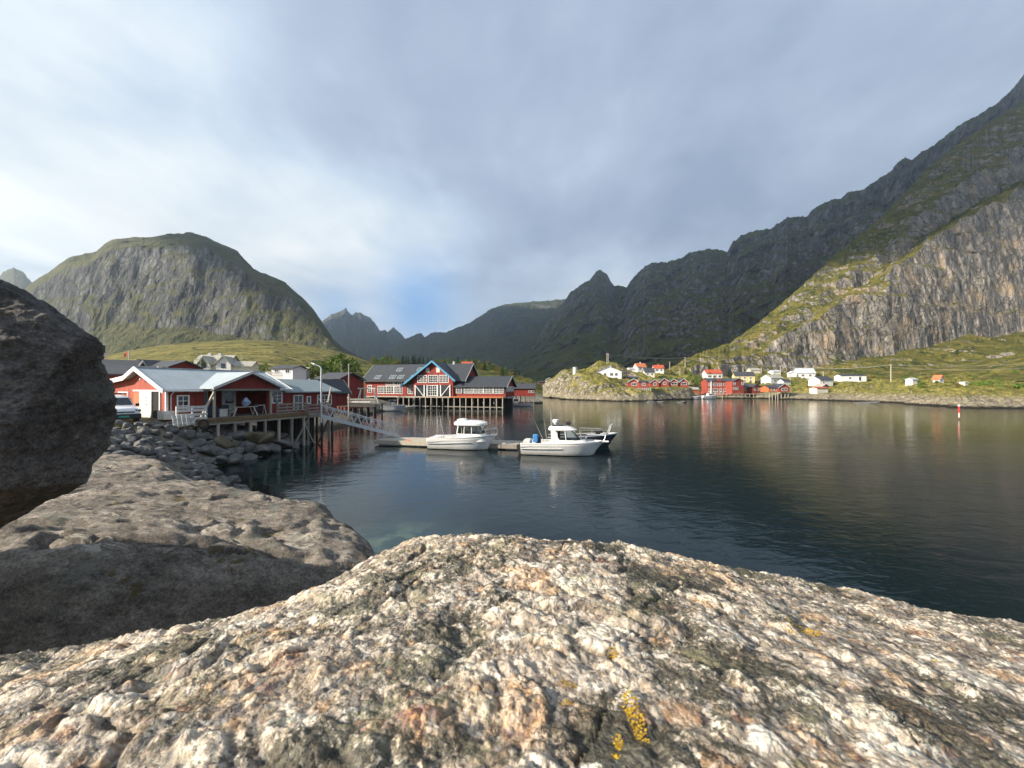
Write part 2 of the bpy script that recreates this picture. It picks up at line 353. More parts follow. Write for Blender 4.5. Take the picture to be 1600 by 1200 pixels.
def terrain_mat(name, rock=((0.07, 0.068, 0.066), (0.17, 0.165, 0.155), (0.33, 0.31, 0.28)), grass=((0.045, 0.055, 0.014), (0.10, 0.098, 0.024), (0.19, 0.155, 0.045)),
                feat=0.02, slope=(0.52, 0.74), wet=False, stain=None, scrub=0.0, scree=None, streak=0.28, rockiness=0.0, spotted=0.0, ck=0.07, ckf=0.6):
    """heath and bare rock: grass holds where the ground is gentle, rock shows where it is steep; feat = feature frequency in 1/m"""
    m, g, b = newmat(name); v = g.obj()
    geo = g.n('NewGeometry'); nz = g.n('SeparateXYZ', {0: geo.outputs['Normal']}).outputs[2]
    big = g.noise(v, feat * 0.35, 5, 0.6); mid = g.noise(v, feat * 2.2, 6, 0.62); fine = g.noise(v, feat * 11, 5, 0.65)
    sv = g.map(v, (1, 1, streak)); st = g.noise(sv, feat * 7, 6, 0.68, 0.4); st2 = g.noise(sv, feat * 24, 4, 0.65)
    rf = g.math('ADD', g.math('MULTIPLY', st, 0.55), g.math('ADD', g.math('MULTIPLY', st2, 0.30), g.math('MULTIPLY', big, 0.15)))
    rc = g.ramp(rf, [(0.34, rock[0]), (0.50, rock[1]), (0.64, rock[2])])
    cr = g.n('TexVoronoi', {'Vector': g.n('VectorMath', {0: sv, 1: g.n('VectorMath', {0: g.noisec(v, feat * 5), 'Scale': 0.25 / feat}, operation='SCALE').outputs[0]}, operation='ADD').outputs[0], 'Scale': feat * 6}, feature='DISTANCE_TO_EDGE').outputs['Distance']
    crack = g.math('SUBTRACT', 1.0, g.step(cr, 0.0, ck))
    rc = g.mix(g.math('MULTIPLY', crack, ckf), rc, tuple(q * 0.6 for q in rock[0]))
    if stain: rc = g.mix(g.math('MULTIPLY', g.step(g.noise(v, feat * 1.6, 4, 0.6), 0.5, 0.66), 0.75), rc, stain)
    gf = g.math('ADD', g.math('MULTIPLY', mid, 0.55), g.math('MULTIPLY', fine, 0.45))
    gc = g.ramp(gf, [(0.33, grass[0]), (0.5, grass[1]), (0.67, grass[2])])
    if scrub: gc = g.mix(g.math('MULTIPLY', g.step(g.noise(v, feat * 4.5, 6, 0.65), 0.53, 0.60), scrub), gc, (0.022, 0.042, 0.012))
    if scree: gc = g.mix(g.math('MULTIPLY', g.step(g.noise(g.map(v, (1, 1, 0.5)), feat * 1.3, 4, 0.5), 0.53, 0.60), 0.8), gc, scree)
    f = g.math('ADD', nz, g.math('MULTIPLY', g.math('SUBTRACT', g.math('ADD', g.math('MULTIPLY', mid, 0.6), g.math('MULTIPLY', fine, 0.4)), 0.5), 0.85))
    f = g.step(g.math('SUBTRACT', f, rockiness), slope[0], slope[1])
    c = g.mix(f, rc, gc)
    if spotted: c = g.mix(g.math('MULTIPLY', g.step(g.noise(v, feat * 14, 3, 0.5), 0.64, 0.70), spotted), c, rock[2])
    if wet:
        z = g.n('SeparateXYZ', {0: geo.outputs['Position']}).outputs[2]
        zj = g.math('ADD', z, g.math('MULTIPLY', g.math('SUBTRACT', fine, 0.5), 1.2))
        c = g.mix(g.math('SUBTRACT', 1.0, g.step(zj, 1.6, 4.0)), c, g.mix(0.35, rc, (0.30, 0.255, 0.17)))
        c = g.mix(g.math('SUBTRACT', 1.0, g.step(zj, 0.25, 0.75)), c, (0.020, 0.018, 0.012))
    h = g.math('ADD', g.math('MULTIPLY', rf, 1.0), g.math('SUBTRACT', g.math('MULTIPLY', fine, 0.5), g.math('MULTIPLY', crack, 0.25)))
    setc(g, b, c, 0.9, g.bump(h, 0.9, 0.11 / feat * 0.5), 0, 0.15)
    return m
M['mesa'] = terrain_mat('left_mountain_ground', feat=0.011, slope=(0.20, 0.46), rock=((0.028, 0.03, 0.031), (0.082, 0.083, 0.080), (0.28, 0.268, 0.245)), grass=((0.036, 0.042, 0.018), (0.088, 0.088, 0.036), (0.155, 0.14, 0.062)), scrub=0.6)
M['valley'] = terrain_mat('valley_mountain_ground', feat=0.006, slope=(0.48, 0.70), rock=((0.05, 0.055, 0.06), (0.10, 0.105, 0.105), (0.17, 0.17, 0.165)), grass=((0.03, 0.04, 0.014), (0.06, 0.066, 0.02), (0.10, 0.09, 0.03)))
M['ridge'] = terrain_mat('shaded_ridge_ground', feat=0.010, slope=(0.50, 0.74), rock=((0.04, 0.04, 0.04), (0.15, 0.14, 0.128), (0.34, 0.315, 0.285)), grass=((0.034, 0.05, 0.014), (0.078, 0.088, 0.022), (0.15, 0.135, 0.04)), scrub=0.6)
M['cliff'] = terrain_mat('cliff_ground', feat=0.026, slope=(0.42, 0.62), rock=((0.075, 0.07, 0.064), (0.20, 0.182, 0.16), (0.42, 0.375, 0.315)), grass=((0.045, 0.056, 0.014), (0.125, 0.115, 0.028), (0.23, 0.18, 0.055)), stain=(0.36, 0.275, 0.185), scrub=0.75, streak=0.42)
M['heath'] = terrain_mat('heath_hill_ground', feat=0.05, slope=(0.35, 0.6), grass=((0.055, 0.068, 0.018), (0.185, 0.16, 0.045), (0.35, 0.275, 0.10)), scrub=0.9, streak=1.0)
M['shore'] = terrain_mat('far_shore_ground', feat=0.085, slope=(0.54, 0.78), rock=((0.065, 0.057, 0.042), (0.235, 0.205, 0.145), (0.46, 0.41, 0.31)), grass=((0.06, 0.07, 0.018), (0.18, 0.165, 0.04), (0.34, 0.265, 0.075)), wet=True, scrub=0.55, streak=0.8, rockiness=0.03, ck=0.13, ckf=0.8)  # wide dark cracks hold crevice shade as well as rock colour
M['wood_hill'] = terrain_mat('wooded_hill_ground', feat=0.07, slope=(0.5, 0.75), wet=True, scrub=0.8, streak=0.9)
M['bank'] = terrain_mat('shore_bank_ground', feat=0.6, slope=(0.55, 0.8), rock=((0.05, 0.047, 0.043), (0.11, 0.10, 0.09), (0.2, 0.185, 0.165)), grass=((0.08, 0.07, 0.03), (0.19, 0.16, 0.075), (0.30, 0.25, 0.13)), wet=True, streak=0.9)

def water_mat():
    m, g, b = newmat('sea_water'); v = g.obj()
    wind = g.step(g.noise(g.map(v, (0.4, 1.0, 1)), 0.035, 3, 0.5), 0.36, 0.66)
    a = g.noise(g.map(v, (0.75, 1.25, 1), (0, 0, 0.35)), 1.15, 3, 0.5, 0.6)
    c = g.noise(g.map(v, (0.8, 1.3, 1), (0, 0, -0.45)), 4.2, 3, 0.55, 0.5)
    d = g.noise(g.map(v, (0.6, 1.0, 1), (0, 0, 0.15)), 0.32, 2, 0.5)
    h = g.math('ADD', g.math('MULTIPLY', a, 0.036), g.math('ADD', g.math('MULTIPLY', c, g.math('ADD', 0.006, g.math('MULTIPLY', wind, 0.018))), g.math('MULTIPLY', d, 0.05)))
    nrm = g.bump(h, 0.62, 1.0)
    # shallow sand and weed showing through close to the bank
    pos = g.n('SeparateXYZ', {0: g.n('NewGeometry').outputs['Position']})
    dx = g.math('MULTIPLY', g.math('ADD', pos.outputs[0], 4.0), 0.30); dy = g.math('MULTIPLY', g.math('SUBTRACT', pos.outputs[1], 12.0), 0.22)
    near = g.math('SUBTRACT', 1.0, g.step(g.math('SQRT', g.math('ADD', g.math('MULTIPLY', dx, dx), g.math('MULTIPLY', dy, dy))), 0.2, 1.2))
    weed = g.step(g.noise(v, 0.9, 5, 0.65), 0.46, 0.62)
    deep = (0.0035, 0.010, 0.012)
    col = g.mix(near, deep, g.mix(weed, (0.012, 0.035, 0.040), (0.055, 0.085, 0.065)))
    setc(g, b, col, 0.03, nrm, 0.0, 0.5); b.inputs['IOR'].default_value = 1.333
    return m
M['water'] = water_mat()
# ---------------------------------------------------------------- sea
bpy_w = MB().add([(-2250, -140, 0), (1650, -140, 0), (1650, 3550, 0), (-2250, 3550, 0)], [(0, 1, 2, 3)]).build('water', M['water'])
tag(bpy_w, 'calm dark blue sea water of the harbour inlet', None, None, 'structure')
sb = MB().add([(-2250, -140, -6), (1650, -140, -6), (1650, 3550, -6), (-2250, 3550, -6)], [(0, 1, 2, 3)]).build('seabed', M['timber_dark'])
tag(sb, 'dark sea floor under the harbour', None, None, 'structure')

# ---------------------------------------------------------------- mountains
def mountain(name, ridge, base, prof, nu, nv, mat, label, amp, L, seed, ribs=1.0, jag=1.0, back=0.5, win0=0.06, vwarp=0.0, ledge=0.30):
    r = np.array(ridge, float); b = np.array(base, float)
    px = np.linspace(r[0, 0], r[-1, 0], nu)
    py = np.interp(px, r[:, 0], r[:, 1]); Y = np.interp(px, r[:, 0], r[:, 2])
    py = py + jag * (2.0 * perlin(px * 0.11, seed + 0.3, 0) + 1.3 * perlin(px * 0.31, seed + 7.3, 0) + 0.8 * perlin(px * 0.8, seed + 9.3, 0))
    Rg = np.stack([(px - 800) / FPX * Y, Y, CAMZ - (py - HOR) / FPX * Y], -1)
    bY = np.interp(px, b[:, 0], b[:, 1]); bz = np.interp(px, b[:, 0], b[:, 2])
    Bs = np.stack([(px - 800) / FPX * bY, bY, bz], -1)
    p = np.array(prof, float); ln = np.concatenate([[0], np.cumsum(np.hypot(np.diff(p[:, 0]) * 1.2, np.diff(p[:, 1])))]); ln /= ln[-1]
    v = np.linspace(0, 1, nv)[:, None] + np.zeros(nu)[None]
    if vwarp:
        q = vwarp * (fbm(px * 0.012, seed + 1.7, 0, 4)[None] + 0.5 * fbm(px[None] * 0.03, seed + v * 3, 2.0, 4))
        v = np.clip(v + q * np.sin(np.pi * np.clip(v, 0, 1)), 0, 1)
    a = np.interp(v, ln, p[:, 0])[..., None]; hh = np.interp(v, ln, p[:, 1])[..., None]
    P = np.concatenate([Bs[None, :, :2] * (1 - a) + Rg[None, :, :2] * a, Bs[None, :, 2:] * (1 - hh) + Rg[None, :, 2:] * hh], -1)
    x, y, z = P[..., 0], P[..., 1], P[..., 2]
    lin = np.linspace(0, 1, nv)[:, None]
    win = sstep(0, 0.10, lin) * sstep(0, win0, 1 - lin)
    er = np.stack([px - 800, np.full(nu, FPX)], -1); er /= np.linalg.norm(er, axis=1)[:, None]
    et = np.stack([er[:, 1], -er[:, 0]], -1)
    s_t = x * et[None, :, 0] + y * et[None, :, 1]
    rib = fbm(x / L, y / L + seed, z / (L * 2.6), 6, ridged=True)
    big = fbm(x / (L * 2.7) + seed, y / (L * 2.7), z / (L * 4), 4)
    fine = fbm(x / (L * 0.22), y / (L * 0.22), z / (L * 0.36) + seed, 5)
    d = (ribs * rib * 0.6 + big * 0.8 + fine * 0.22) * amp * win
    P[..., 0] -= er[None, :, 0] * d; P[..., 1] -= er[None, :, 1] * d
    led = fbm(x / (L * 1.6), y / (L * 1.6) + 2 * seed, z / (L * 0.35), 4) * amp * ledge * win
    P[..., 2] += led
    # the far side falls away behind the ridge line
    k = 14; t = np.linspace(0, 1, k)[1:, None, None]
    Bk = np.repeat(Rg[None], k - 1, 0).copy(); reach = np.maximum(Rg[:, 2], 20)[None, :, None] * 1.5 + 30
    Bk[..., :2] += er[None] * reach * t; Bk[..., 2:] = Rg[None, :, 2:] * (1 - t ** 1.3) - 5 * t
    V = np.concatenate([P, Bk], 0)
    o = from_arrays(name, V.reshape(-1, 3), grid_faces(nu, V.shape[0]), M[mat])
    tag(o, label, None, None, 'structure'); return o

mountain('mountain', [(-160, 500, 900), (-60, 470, 900), (0, 470, 900), (30, 456, 890), (50, 441, 880), (75, 426, 870), (95, 411, 865), (110, 401, 860), (150, 394, 850), (163, 381, 850), (175, 374, 850), (205, 371, 850), (235, 371, 840), (262, 366, 830), (300, 365, 820), (322, 370, 810), (350, 383, 790), (372, 394, 780), (384, 408, 770), (395, 420, 765), (420, 430, 750), (440, 438, 740), (460, 454, 725), (478, 470, 710), (490, 484, 700), (499, 497, 690), (508, 510, 680), (520, 529, 660), (538, 545, 640), (558, 555, 620), (590, 570, 600)],
         [(-160, 500, 3), (200, 420, 3), (400, 400, 3), (590, 480, 3)], [(0, 0), (0.30, 0.10), (0.47, 0.29), (0.57, 0.73), (0.72, 0.84), (1, 1)], 620, 330, 'mesa',
         'flat topped grassy mountain with grey cliffs in sunlit haze behind the village', 36, 105, 3.1, vwarp=0.14, jag=0.4, ribs=0.7, win0=0.12)
mountain('mountain', [(-60, 470, 1500), (-10, 445, 1500), (5, 425, 1500), (20, 419, 1500), (36, 424, 1500), (46, 437, 1500), (70, 460, 1500), (120, 500, 1500)], [(-60, 1100, 3), (120, 1100, 3)], [(0, 0), (0.5, 0.4), (1, 1)], 90, 60, 'mesa',
         'small rounded hazy knob left of the flat topped mountain', 30, 90, 8.2)
mountain('mountain', [(440, 540, 3000), (480, 520, 3000), (506, 500, 3000), (518, 491, 3000), (530, 487, 3000), (536, 484, 3000), (540, 481, 3000), (544, 487, 3000), (551, 493, 3000), (555, 488, 3000), (563, 489, 3000), (576, 495, 3000), (585, 503, 3000), (594, 518, 3000), (602, 515, 3000), (606, 518, 3000), (615, 511, 3000), (623, 518, 3000), (632, 528, 3000), (650, 545, 3000), (690, 575, 3000)],
         [(440, 1700, 3), (690, 1700, 3)], [(0, 0), (0.4, 0.22), (0.7, 0.52), (1, 1)], 330, 160, 'valley', 'jagged far peaks at the head of the valley, brushed by cloud', 120, 260, 5.5, jag=0.7)
mountain('mountain', [(560, 575, 2450), (600, 552, 2450), (635, 528, 2450), (658, 520, 2450), (664, 527, 2450), (673, 520, 2450), (697, 519, 2450), (715, 512, 2450), (735, 503, 2450), (752, 493, 2450), (768, 482, 2450), (790, 475, 2450), (820, 472, 2450), (850, 470, 2450), (870, 468, 2450), (890, 468, 2450), (930, 480, 2450)],
         [(560, 1000, 3), (930, 900, 3)], [(0, 0), (0.4, 0.2), (0.7, 0.5), (1, 1)], 320, 190, 'valley', 'broad green blue mountain in cloud shadow at the back of the valley', 110, 280, 12.4, jag=0.7)
mountain('mountain', [(740, 606, 1050), (790, 586, 1150), (805, 566, 1250), (832, 543, 1350), (851, 510, 1450), (870, 484, 1500), (882, 469, 1500), (896, 454, 1500), (906, 446, 1500), (921, 437, 1500), (931, 425, 1500), (939, 420.5, 1500), (947, 427, 1500), (954, 440, 1500), (962, 446, 1490), (976, 448, 1470), (1000, 455, 1450), (1060, 480, 1400)],
         [(740, 430, 0), (800, 430, 0), (1060, 560, 3)], [(0, 0), (0.35, 0.16), (0.65, 0.48), (1, 1)], 380, 300, 'ridge', 'dark pointed mountain peak with cloud at its tip, beyond the headland', 75, 170, 21.0, ribs=1.2)
mountain('mountain', [(900, 520, 1480), (950, 480, 1450), (974, 458, 1420), (984, 441, 1400), (995, 428, 1380), (1008, 415, 1350), (1020, 411, 1330), (1045, 408, 1280), (1062, 404, 1250), (1076, 395, 1230), (1090, 391, 1200), (1115, 389, 1160), (1130, 391, 1140), (1136, 394, 1130), (1145, 378, 1120), (1156, 370, 1100), (1170, 363, 1080), (1186, 359, 1060), (1204, 358, 1040), (1215, 350, 1030), (1230, 341, 1010), (1246, 338, 995), (1260, 338, 980), (1268, 329, 975), (1285, 318, 960), (1300, 311, 945), (1314, 310, 935), (1324, 300, 930), (1340, 297, 915), (1352, 294, 905), (1366, 287, 895), (1376, 280, 890), (1396, 264, 870), (1405, 251, 865), (1414, 247, 860), (1426, 248, 850), (1440, 238, 840), (1460, 225, 820), (1480, 210, 800), (1500, 195, 785), (1530, 178, 760), (1560, 160, 740), (1590, 130, 720), (1600, 115, 715), (1680, 50, 680), (1800, -20, 660)],
         [(900, 560, 3), (1000, 470, 4), (1200, 420, 8), (1500, 420, 20), (1800, 420, 30)], [(0, 0), (0.30, 0.14), (0.6, 0.44), (0.85, 0.80), (1, 1)], 860, 420, 'ridge', 'long dark rocky ridge in cloud shadow rising to the right', 62, 120, 31.0, ribs=1.4, vwarp=0.05)
mountain('mountain', [(1010, 592, 262), (1040, 578, 280), (1065, 565, 290), (1090, 552, 300), (1112, 545, 306), (1140, 536, 315), (1180, 508, 330), (1220, 475, 345), (1260, 440, 360), (1300, 402, 380), (1350, 362, 405), (1380, 338, 420), (1420, 295, 440), (1450, 262, 460), (1500, 222, 490), (1560, 182, 520), (1620, 145, 550), (1700, 95, 580), (1800, 40, 600), (1900, 10, 600)],
         [(1010, 235, 5), (1060, 225, 6), (1150, 228, 8), (1300, 218, 9), (1400, 190, 8), (1500, 170, 8), (1600, 150, 8), (1750, 140, 8), (1900, 140, 8)],
         [(0, 0), (0.30, 0.045), (0.49, 0.12), (0.545, 0.32), (0.60, 0.49), (0.70, 0.56), (0.75, 0.68), (0.87, 0.83), (1, 1)], 1000, 520, 'cliff', 'steep sunlit cliff with bands of grass above the far shore', 17, 42, 44.0, ribs=1.1, jag=0.8, vwarp=0.13, ledge=0.5)
mountain('hill', [(-120, 585, 150), (60, 572, 190), (150, 560, 215), (200, 548, 222), (250, 540, 228), (300, 535, 230), (340, 533, 230), (380, 531, 230), (430, 533, 232), (480, 540, 238), (520, 547, 243), (556, 557, 248), (590, 570, 252), (640, 590, 255)],
         [(-120, 60, 3), (300, 62, 3), (420, 70, 3), (520, 95, 2.5), (640, 125, 1)], [(0, 0), (0.45, 0.35), (0.8, 0.78), (1, 1)], 420, 220, 'heath', 'low heath covered hill glowing yellow green behind the red houses', 4.0, 30, 51.0, jag=0.04)
mountain('hill', [(440, 590, 150), (480, 578, 170), (540, 572, 178), (600, 569, 182), (660, 571, 182), (720, 573, 180), (760, 577, 176), (800, 583, 170), (830, 592, 162), (848, 604, 155)],
         [(440, 112, 1), (560, 118, 0.5), (700, 122, 0.5), (800, 124, 0.2), (848, 130, -0.5)], [(0, 0), (0.4, 0.45), (0.8, 0.85), (1, 1)], 300, 130, 'wood_hill', 'low wooded rise behind the red lodge', 2.6, 16, 57.0, jag=0.05)

# ---------------------------------------------------------------- far shore (headland, harbour edge, road bank)
fs = []
for px, py, Y, dz in [(838, 618, 218, 0), (868, 622, 190, 0), (900, 625, 163, 0), (930, 626, 156, 0), (960, 627, 149, 0), (1000, 627, 149, 0), (1035, 626, 157, 0), (1052, 624.5, 168, 0), (1076, 623, 182, 0), (1100, 622, 192, 0), (1150, 622, 192, 0), (1200, 623.5, 178, 0), (1240, 624.5, 170, 0), (1290, 626, 156, 0), (1350, 627.5, 145, 0), (1420, 632, 121, 0), (1480, 637, 102, 0), (1540, 638, 99, 0), (1600, 639, 96, 0), (1750, 641, 91, 0), (1950, 646, 80, 0)]:
    p = W(px, py, Y); fs.append((p.x, p.y, 0.0))
    q = W(px, py, Y - 14); fs.append((q.x, q.y, -4.5))
for px, py, Y in [(846, 606, 206), (858, 598, 203), (870, 601, 214), (880, 599, 225), (892, 594, 215), (850, 609, 225), (900, 597, 236), (930, 589, 238), (860, 612, 240), (866, 598, 197), (874, 593.5, 192), (888, 590, 190), (882, 604, 178), (868, 607, 192), (900, 584, 188), (905, 602, 170), (925, 604, 163), (950, 606, 158), (920, 583, 195), (947, 567, 204), (960, 569, 206), (934, 590, 184), (972, 592, 184), (985, 584, 208), (955, 592, 180), (970, 605, 164), (985, 606, 166), (1000, 609, 165), (1020, 604, 177), (1045, 604, 180), (1072, 604, 182), (1030, 609, 170), (1052, 610, 173), (1072, 611, 176),
                  (990, 580, 236), (1010, 585, 226), (1030, 583, 232), (1055, 583, 240), (1085, 590, 228), (1085, 606, 204), (1105, 614, 197), (1150, 614, 197), (1120, 592, 228), (1160, 597, 224), (1190, 604, 205), (1200, 600, 222), (1225, 597, 222), (1250, 591, 230), (1240, 609, 190), (1270, 607, 190), (1300, 608, 176), (1320, 597, 200), (1350, 594, 206), (1340, 612, 165), (1370, 600, 185), (1390, 610, 150), (1410, 600, 168), (1430, 612, 138), (1455, 598, 160), (1470, 618, 122), (1500, 601, 150), (1500, 622, 112), (1540, 606, 140), (1545, 625, 108), (1580, 612, 128), (1620, 611, 128), (1620, 626, 104), (1750, 612, 125), (1750, 628, 100), (1950, 630, 92)]:
    p = W(px, py, Y); fs.append(tuple(p))
for px, z, Y in [(780, -7, 230), (800, -7, 300), (830, -5, 260), (860, -2, 330), (950, 4, 300), (1000, 6, 300), (1080, 12, 300), (1200, 12, 300), (1300, 13, 290), (1450, 12, 260), (1600, 11, 230), (1900, 10, 200), (780, -7, 180), (860, -6, 150)]:
    p = W(px, 605, Y); fs.append((p.x, p.y, z))
fsurf = rbf(fs)
def far_z(x, y):
    z = fsurf(x, y)
    e = sstep(-0.5, 2.5, z)
    n = fbm(x / 13, y / 13, 3.3, 5) * 2.8 + fbm(x / 6.5, y / 6.5, 1.3, 5, ridged=True) * 2.2 + fbm(x / 2.2, y / 2.2, 8.3, 4, ridged=True) * 0.7 - 1.3
    return z + n * (0.35 + 0.65 * e) * np.clip(1 - (y - 215) / 60, 0.25, 1)
gy = np.concatenate([np.linspace(70, 215, 330), np.linspace(216, 320, 90)])
gu = np.linspace(-0.06, 2.0, 760)
YY, UU = np.meshgrid(gy, gu, indexing='ij'); XX = UU * YY - 2
ZZ = far_z(XX, YY)
far = from_arrays('terrain', np.stack([XX, YY, ZZ], -1).reshape(-1, 3), grid_faces(len(gu), len(gy)), M['shore'])
tag(far, 'rocky grassy far shore with the village houses', None, None, 'structure')
def FZ(x, y): return float(far_z(np.array([x]), np.array([y]))[0])

# ---------------------------------------------------------------- near shore ground
ns = [(0, -6, 4.1), (-6, -6, 4.3), (6, -6, 3.6), (3, 0, 3.8), (0, 0.5, 3.8), (-1.5, 0.3, 3.7), (0, 1.6, 3.0), (1.5, 1.5, 3.2), (3, 2, 2.0), (8, -4, 1.0), (8, 3, -1.5), (14, -6, -2), (0, 3, 2.2), (1, 6, -0.6), (0, 9, -1.8), (6, 8, -3),
      (-3.4, 0.9, 4.2), (-4.5, 0, 4.6), (-2, 1.7, 3.0), (-2.6, 2.3, 2.9), (-4, 3, 3.2), (-4, 6, 3.2), (-1.5, 4.2, 2.5), (-2.2, 6, 0.8), (-3, 9, -0.6), (-8, 3, 3.9), (-9, 9, 2.7), (-6, 10, 1.2), (-5, 12, -0.5), (-14, 8, 3.6), (-12, 14, 1.7), (-15.5, 14, 2.6), (-9, 15, 0.1), (-7, 17, -1.2),
      (-17, 16, 2.95), (-13.5, 17, 1.2), (-11.8, 17.5, -0.1), (-23, 21, 2.95), (-21, 21.5, 2.5), (-18.5, 21.5, 1.3), (-16, 22, 0), (-25.5, 24.5, 3.0), (-23.0, 25.2, 2.5), (-21.2, 25, 1.3), (-19.5, 25, 0), (-24, 28, 2.55), (-22, 28.7, 1.3), (-20, 29.5, -0.1), (-23, 31, 2.2), (-21.3, 31.7, 1.0), (-19.7, 32.2, -0.15), (-21.8, 34.5, 1.2), (-20.4, 35, 0.4), (-19.6, 35.5, -0.3), (-21.5, 37.5, 0.2), (-20.5, 38.5, -0.8),
      (-24, 38, 0.5), (-26, 42, 0.4), (-22, 44, -1), (-18, 42, -2.5), (-28, 32, 3.0), (-30, 27, 3.1), (-34, 22, 3.1), (-40, 30, 3.1), (-45, 15, 3.5), (-30, 12, 3.6), (-36, 42, 3.0), (-30, 52, 2.4), (-26, 60, 1), (-20, 60, -1), (-50, 60, 3.2), (-36, 72, 2.6), (-28, 78, 0.3), (-60, 30, 3.4), (-62, 80, 4),
      (-14, 25, -2.5), (-14, 32, -3), (-10, 22, -3), (-5, 25, -4), (5, 20, -4.5), (-10, 45, -4.5), (-20, 75, -3), (-35, 95, 2.0), (-28, 98, 0.0), (-60, 110, 5), (-18, 92, -4), (10, 60, -5), (10, -20, -4), (-20, -20, 4.5), (-45, -10, 4.5)]
nsurf = rbf(ns)
def near_z(x, y):
    z = nsurf(x, y)
    return z + 0.10 * fbm(x / 1.6, y / 1.6, 0.7, 5) + 0.03 * fbm(x / 0.3, y / 0.3, 4.7, 3)
gx = np.linspace(-62, 12, 420); gyy = np.linspace(-14, 112, 520)
XX, YY = np.meshgrid(gx, gyy); ZZ = near_z(XX, YY)
ng = from_arrays('ground', np.stack([XX, YY, ZZ], -1).reshape(-1, 3), grid_faces(420, 520), M['bank'])
tag(ng, 'gravel and grass shore ground by the red fishing sheds', None, None, 'structure')
def NZ(x, y): return float(near_z(np.array([x]), np.array([y]))[0])

# ---------------------------------------------------------------- unseen cloud bank added to the sunward side, outlined to shade the valley mountains
cp = np.array([(-1450, -420), (-2000, -720), (-2500, -865), (-2700, -932), (-3000, -1010), (-3350, -1015), (-3740, -990), (-3790, -400), (-4050, 150), (-4700, 800), (-5060, 1690), (-3460, 1840), (-2860, 1290), (-1450, 500)], float)
def sdf(poly, x, y):
    d = np.full(x.shape, 1e9); ins = np.zeros(x.shape, bool); n = len(poly)
    for i in range(n):
        (ax, ay), (bx, by) = poly[i][:2], poly[(i + 1) % n][:2]
        t = np.clip(((x - ax) * (bx - ax) + (y - ay) * (by - ay)) / ((bx - ax) ** 2 + (by - ay) ** 2), 0, 1)
        d = np.minimum(d, np.hypot(x - ax - t * (bx - ax), y - ay - t * (by - ay)))
        ins ^= ((ay > y) != (by > y)) & (x < (bx - ax) * (y - ay) / ((by - ay) + 1e-12) + ax)
    return np.where(ins, d, -d)
X, Yc = np.meshgrid(np.linspace(-5400, -1350, 150), np.linspace(-1150, 2100, 130))
d = sdf(cp, X, Yc) + 45 * fbm(X / 500, Yc / 500, 1.0, 4)
th = np.sqrt(np.clip(d, 0, 400) / 400)
top = 2000 + th * (150 + 120 * fbm(X / 300, Yc / 300, 5.0, 4)); bot = 2000 - th * (60 + 40 * fbm(X / 300, Yc / 300, 9.0, 3))
idx = grid_faces(150, 130); keep = (d.ravel()[idx] > 0).any(1)
mc, gc_, bc_ = newmat('cloud_white'); setc(gc_, bc_, (0.85, 0.86, 0.88), 1.0, None, 0, 0.0)
Vc = np.concatenate([np.stack([X, Yc, top], -1).reshape(-1, 3), np.stack([X, Yc, bot], -1).reshape(-1, 3)])
Fc = np.concatenate([idx[keep], idx[keep][:, ::-1] + 150 * 130])
tag(from_arrays('clouds', Vc, Fc, mc), 'unseen cloud bank beyond the left of the view, added to shade the valley mountains', None, None, 'stuff')

# ---------------------------------------------------------------- boulders of the foreground
def rock_granite():
    m, g, b = newmat('pale_pegmatite_granite'); v = g.obj()
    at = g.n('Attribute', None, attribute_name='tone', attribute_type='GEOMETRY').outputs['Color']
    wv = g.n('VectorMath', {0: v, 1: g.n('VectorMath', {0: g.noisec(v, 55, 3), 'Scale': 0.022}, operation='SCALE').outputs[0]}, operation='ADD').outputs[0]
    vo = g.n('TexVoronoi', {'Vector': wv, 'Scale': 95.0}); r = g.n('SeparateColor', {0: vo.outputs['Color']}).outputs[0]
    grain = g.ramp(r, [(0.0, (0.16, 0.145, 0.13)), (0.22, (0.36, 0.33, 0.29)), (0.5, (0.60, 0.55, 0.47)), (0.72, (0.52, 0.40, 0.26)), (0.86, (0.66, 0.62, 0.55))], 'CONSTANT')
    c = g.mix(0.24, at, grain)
    n1 = g.noise(v, 26, 6, 0.7); n2 = g.noise(v, 150, 4, 0.7)
    c = g.mix(g.math('MULTIPLY', g.step(n2, 0.56, 0.68), 0.42), c, (0.14, 0.115, 0.09))
    c = g.mix(g.math('MULTIPLY', g.step(g.noise(v, 60, 3, 0.6), 0.60, 0.68), 0.5), c, (0.70, 0.66, 0.58))
    # black crusty lichen: broad patches broken into specks
    pat = g.math('ADD', g.math('MULTIPLY', g.noise(v, 5.2, 4, 0.6), 0.75), g.math('MULTIPLY', g.noise(v, 21, 4, 0.65), 0.25))
    spk = g.noise(v, 130, 4, 0.75)
    lf = g.step(g.math('ADD', g.math('MULTIPLY', g.math('SUBTRACT', pat, 0.548), 2.6), g.math('SUBTRACT', spk, 0.42)), 0.0, 0.10)
    c = g.mix(g.math('MULTIPLY', lf, 0.88), c, g.ramp(g.noise(v, 240, 2), [(0.42, (0.018, 0.018, 0.014)), (0.6, (0.075, 0.072, 0.045))]))
    # olive grey-green lichen film
    c = g.mix(g.math('MULTIPLY', g.step(g.math('ADD', g.noise(v, 9, 5, 0.65), g.math('MULTIPLY', g.math('SUBTRACT', spk, 0.5), 0.35)), 0.56, 0.63), 0.55), c, (0.20, 0.185, 0.105))
    h = g.math('ADD', g.math('MULTIPLY', n1, 0.6), g.math('ADD', g.math('MULTIPLY', n2, 0.30), g.math('MULTIPLY', vo.outputs['Distance'], -0.45)))
    rough = g.ramp(g.noise(v, 70, 3), [(0.4, 0.75), (0.62, 0.36)])
    setc(g, b, c, rough, g.bump(h, 0.85, 0.014), 0, 0.4); return m
M['granite'] = rock_granite()
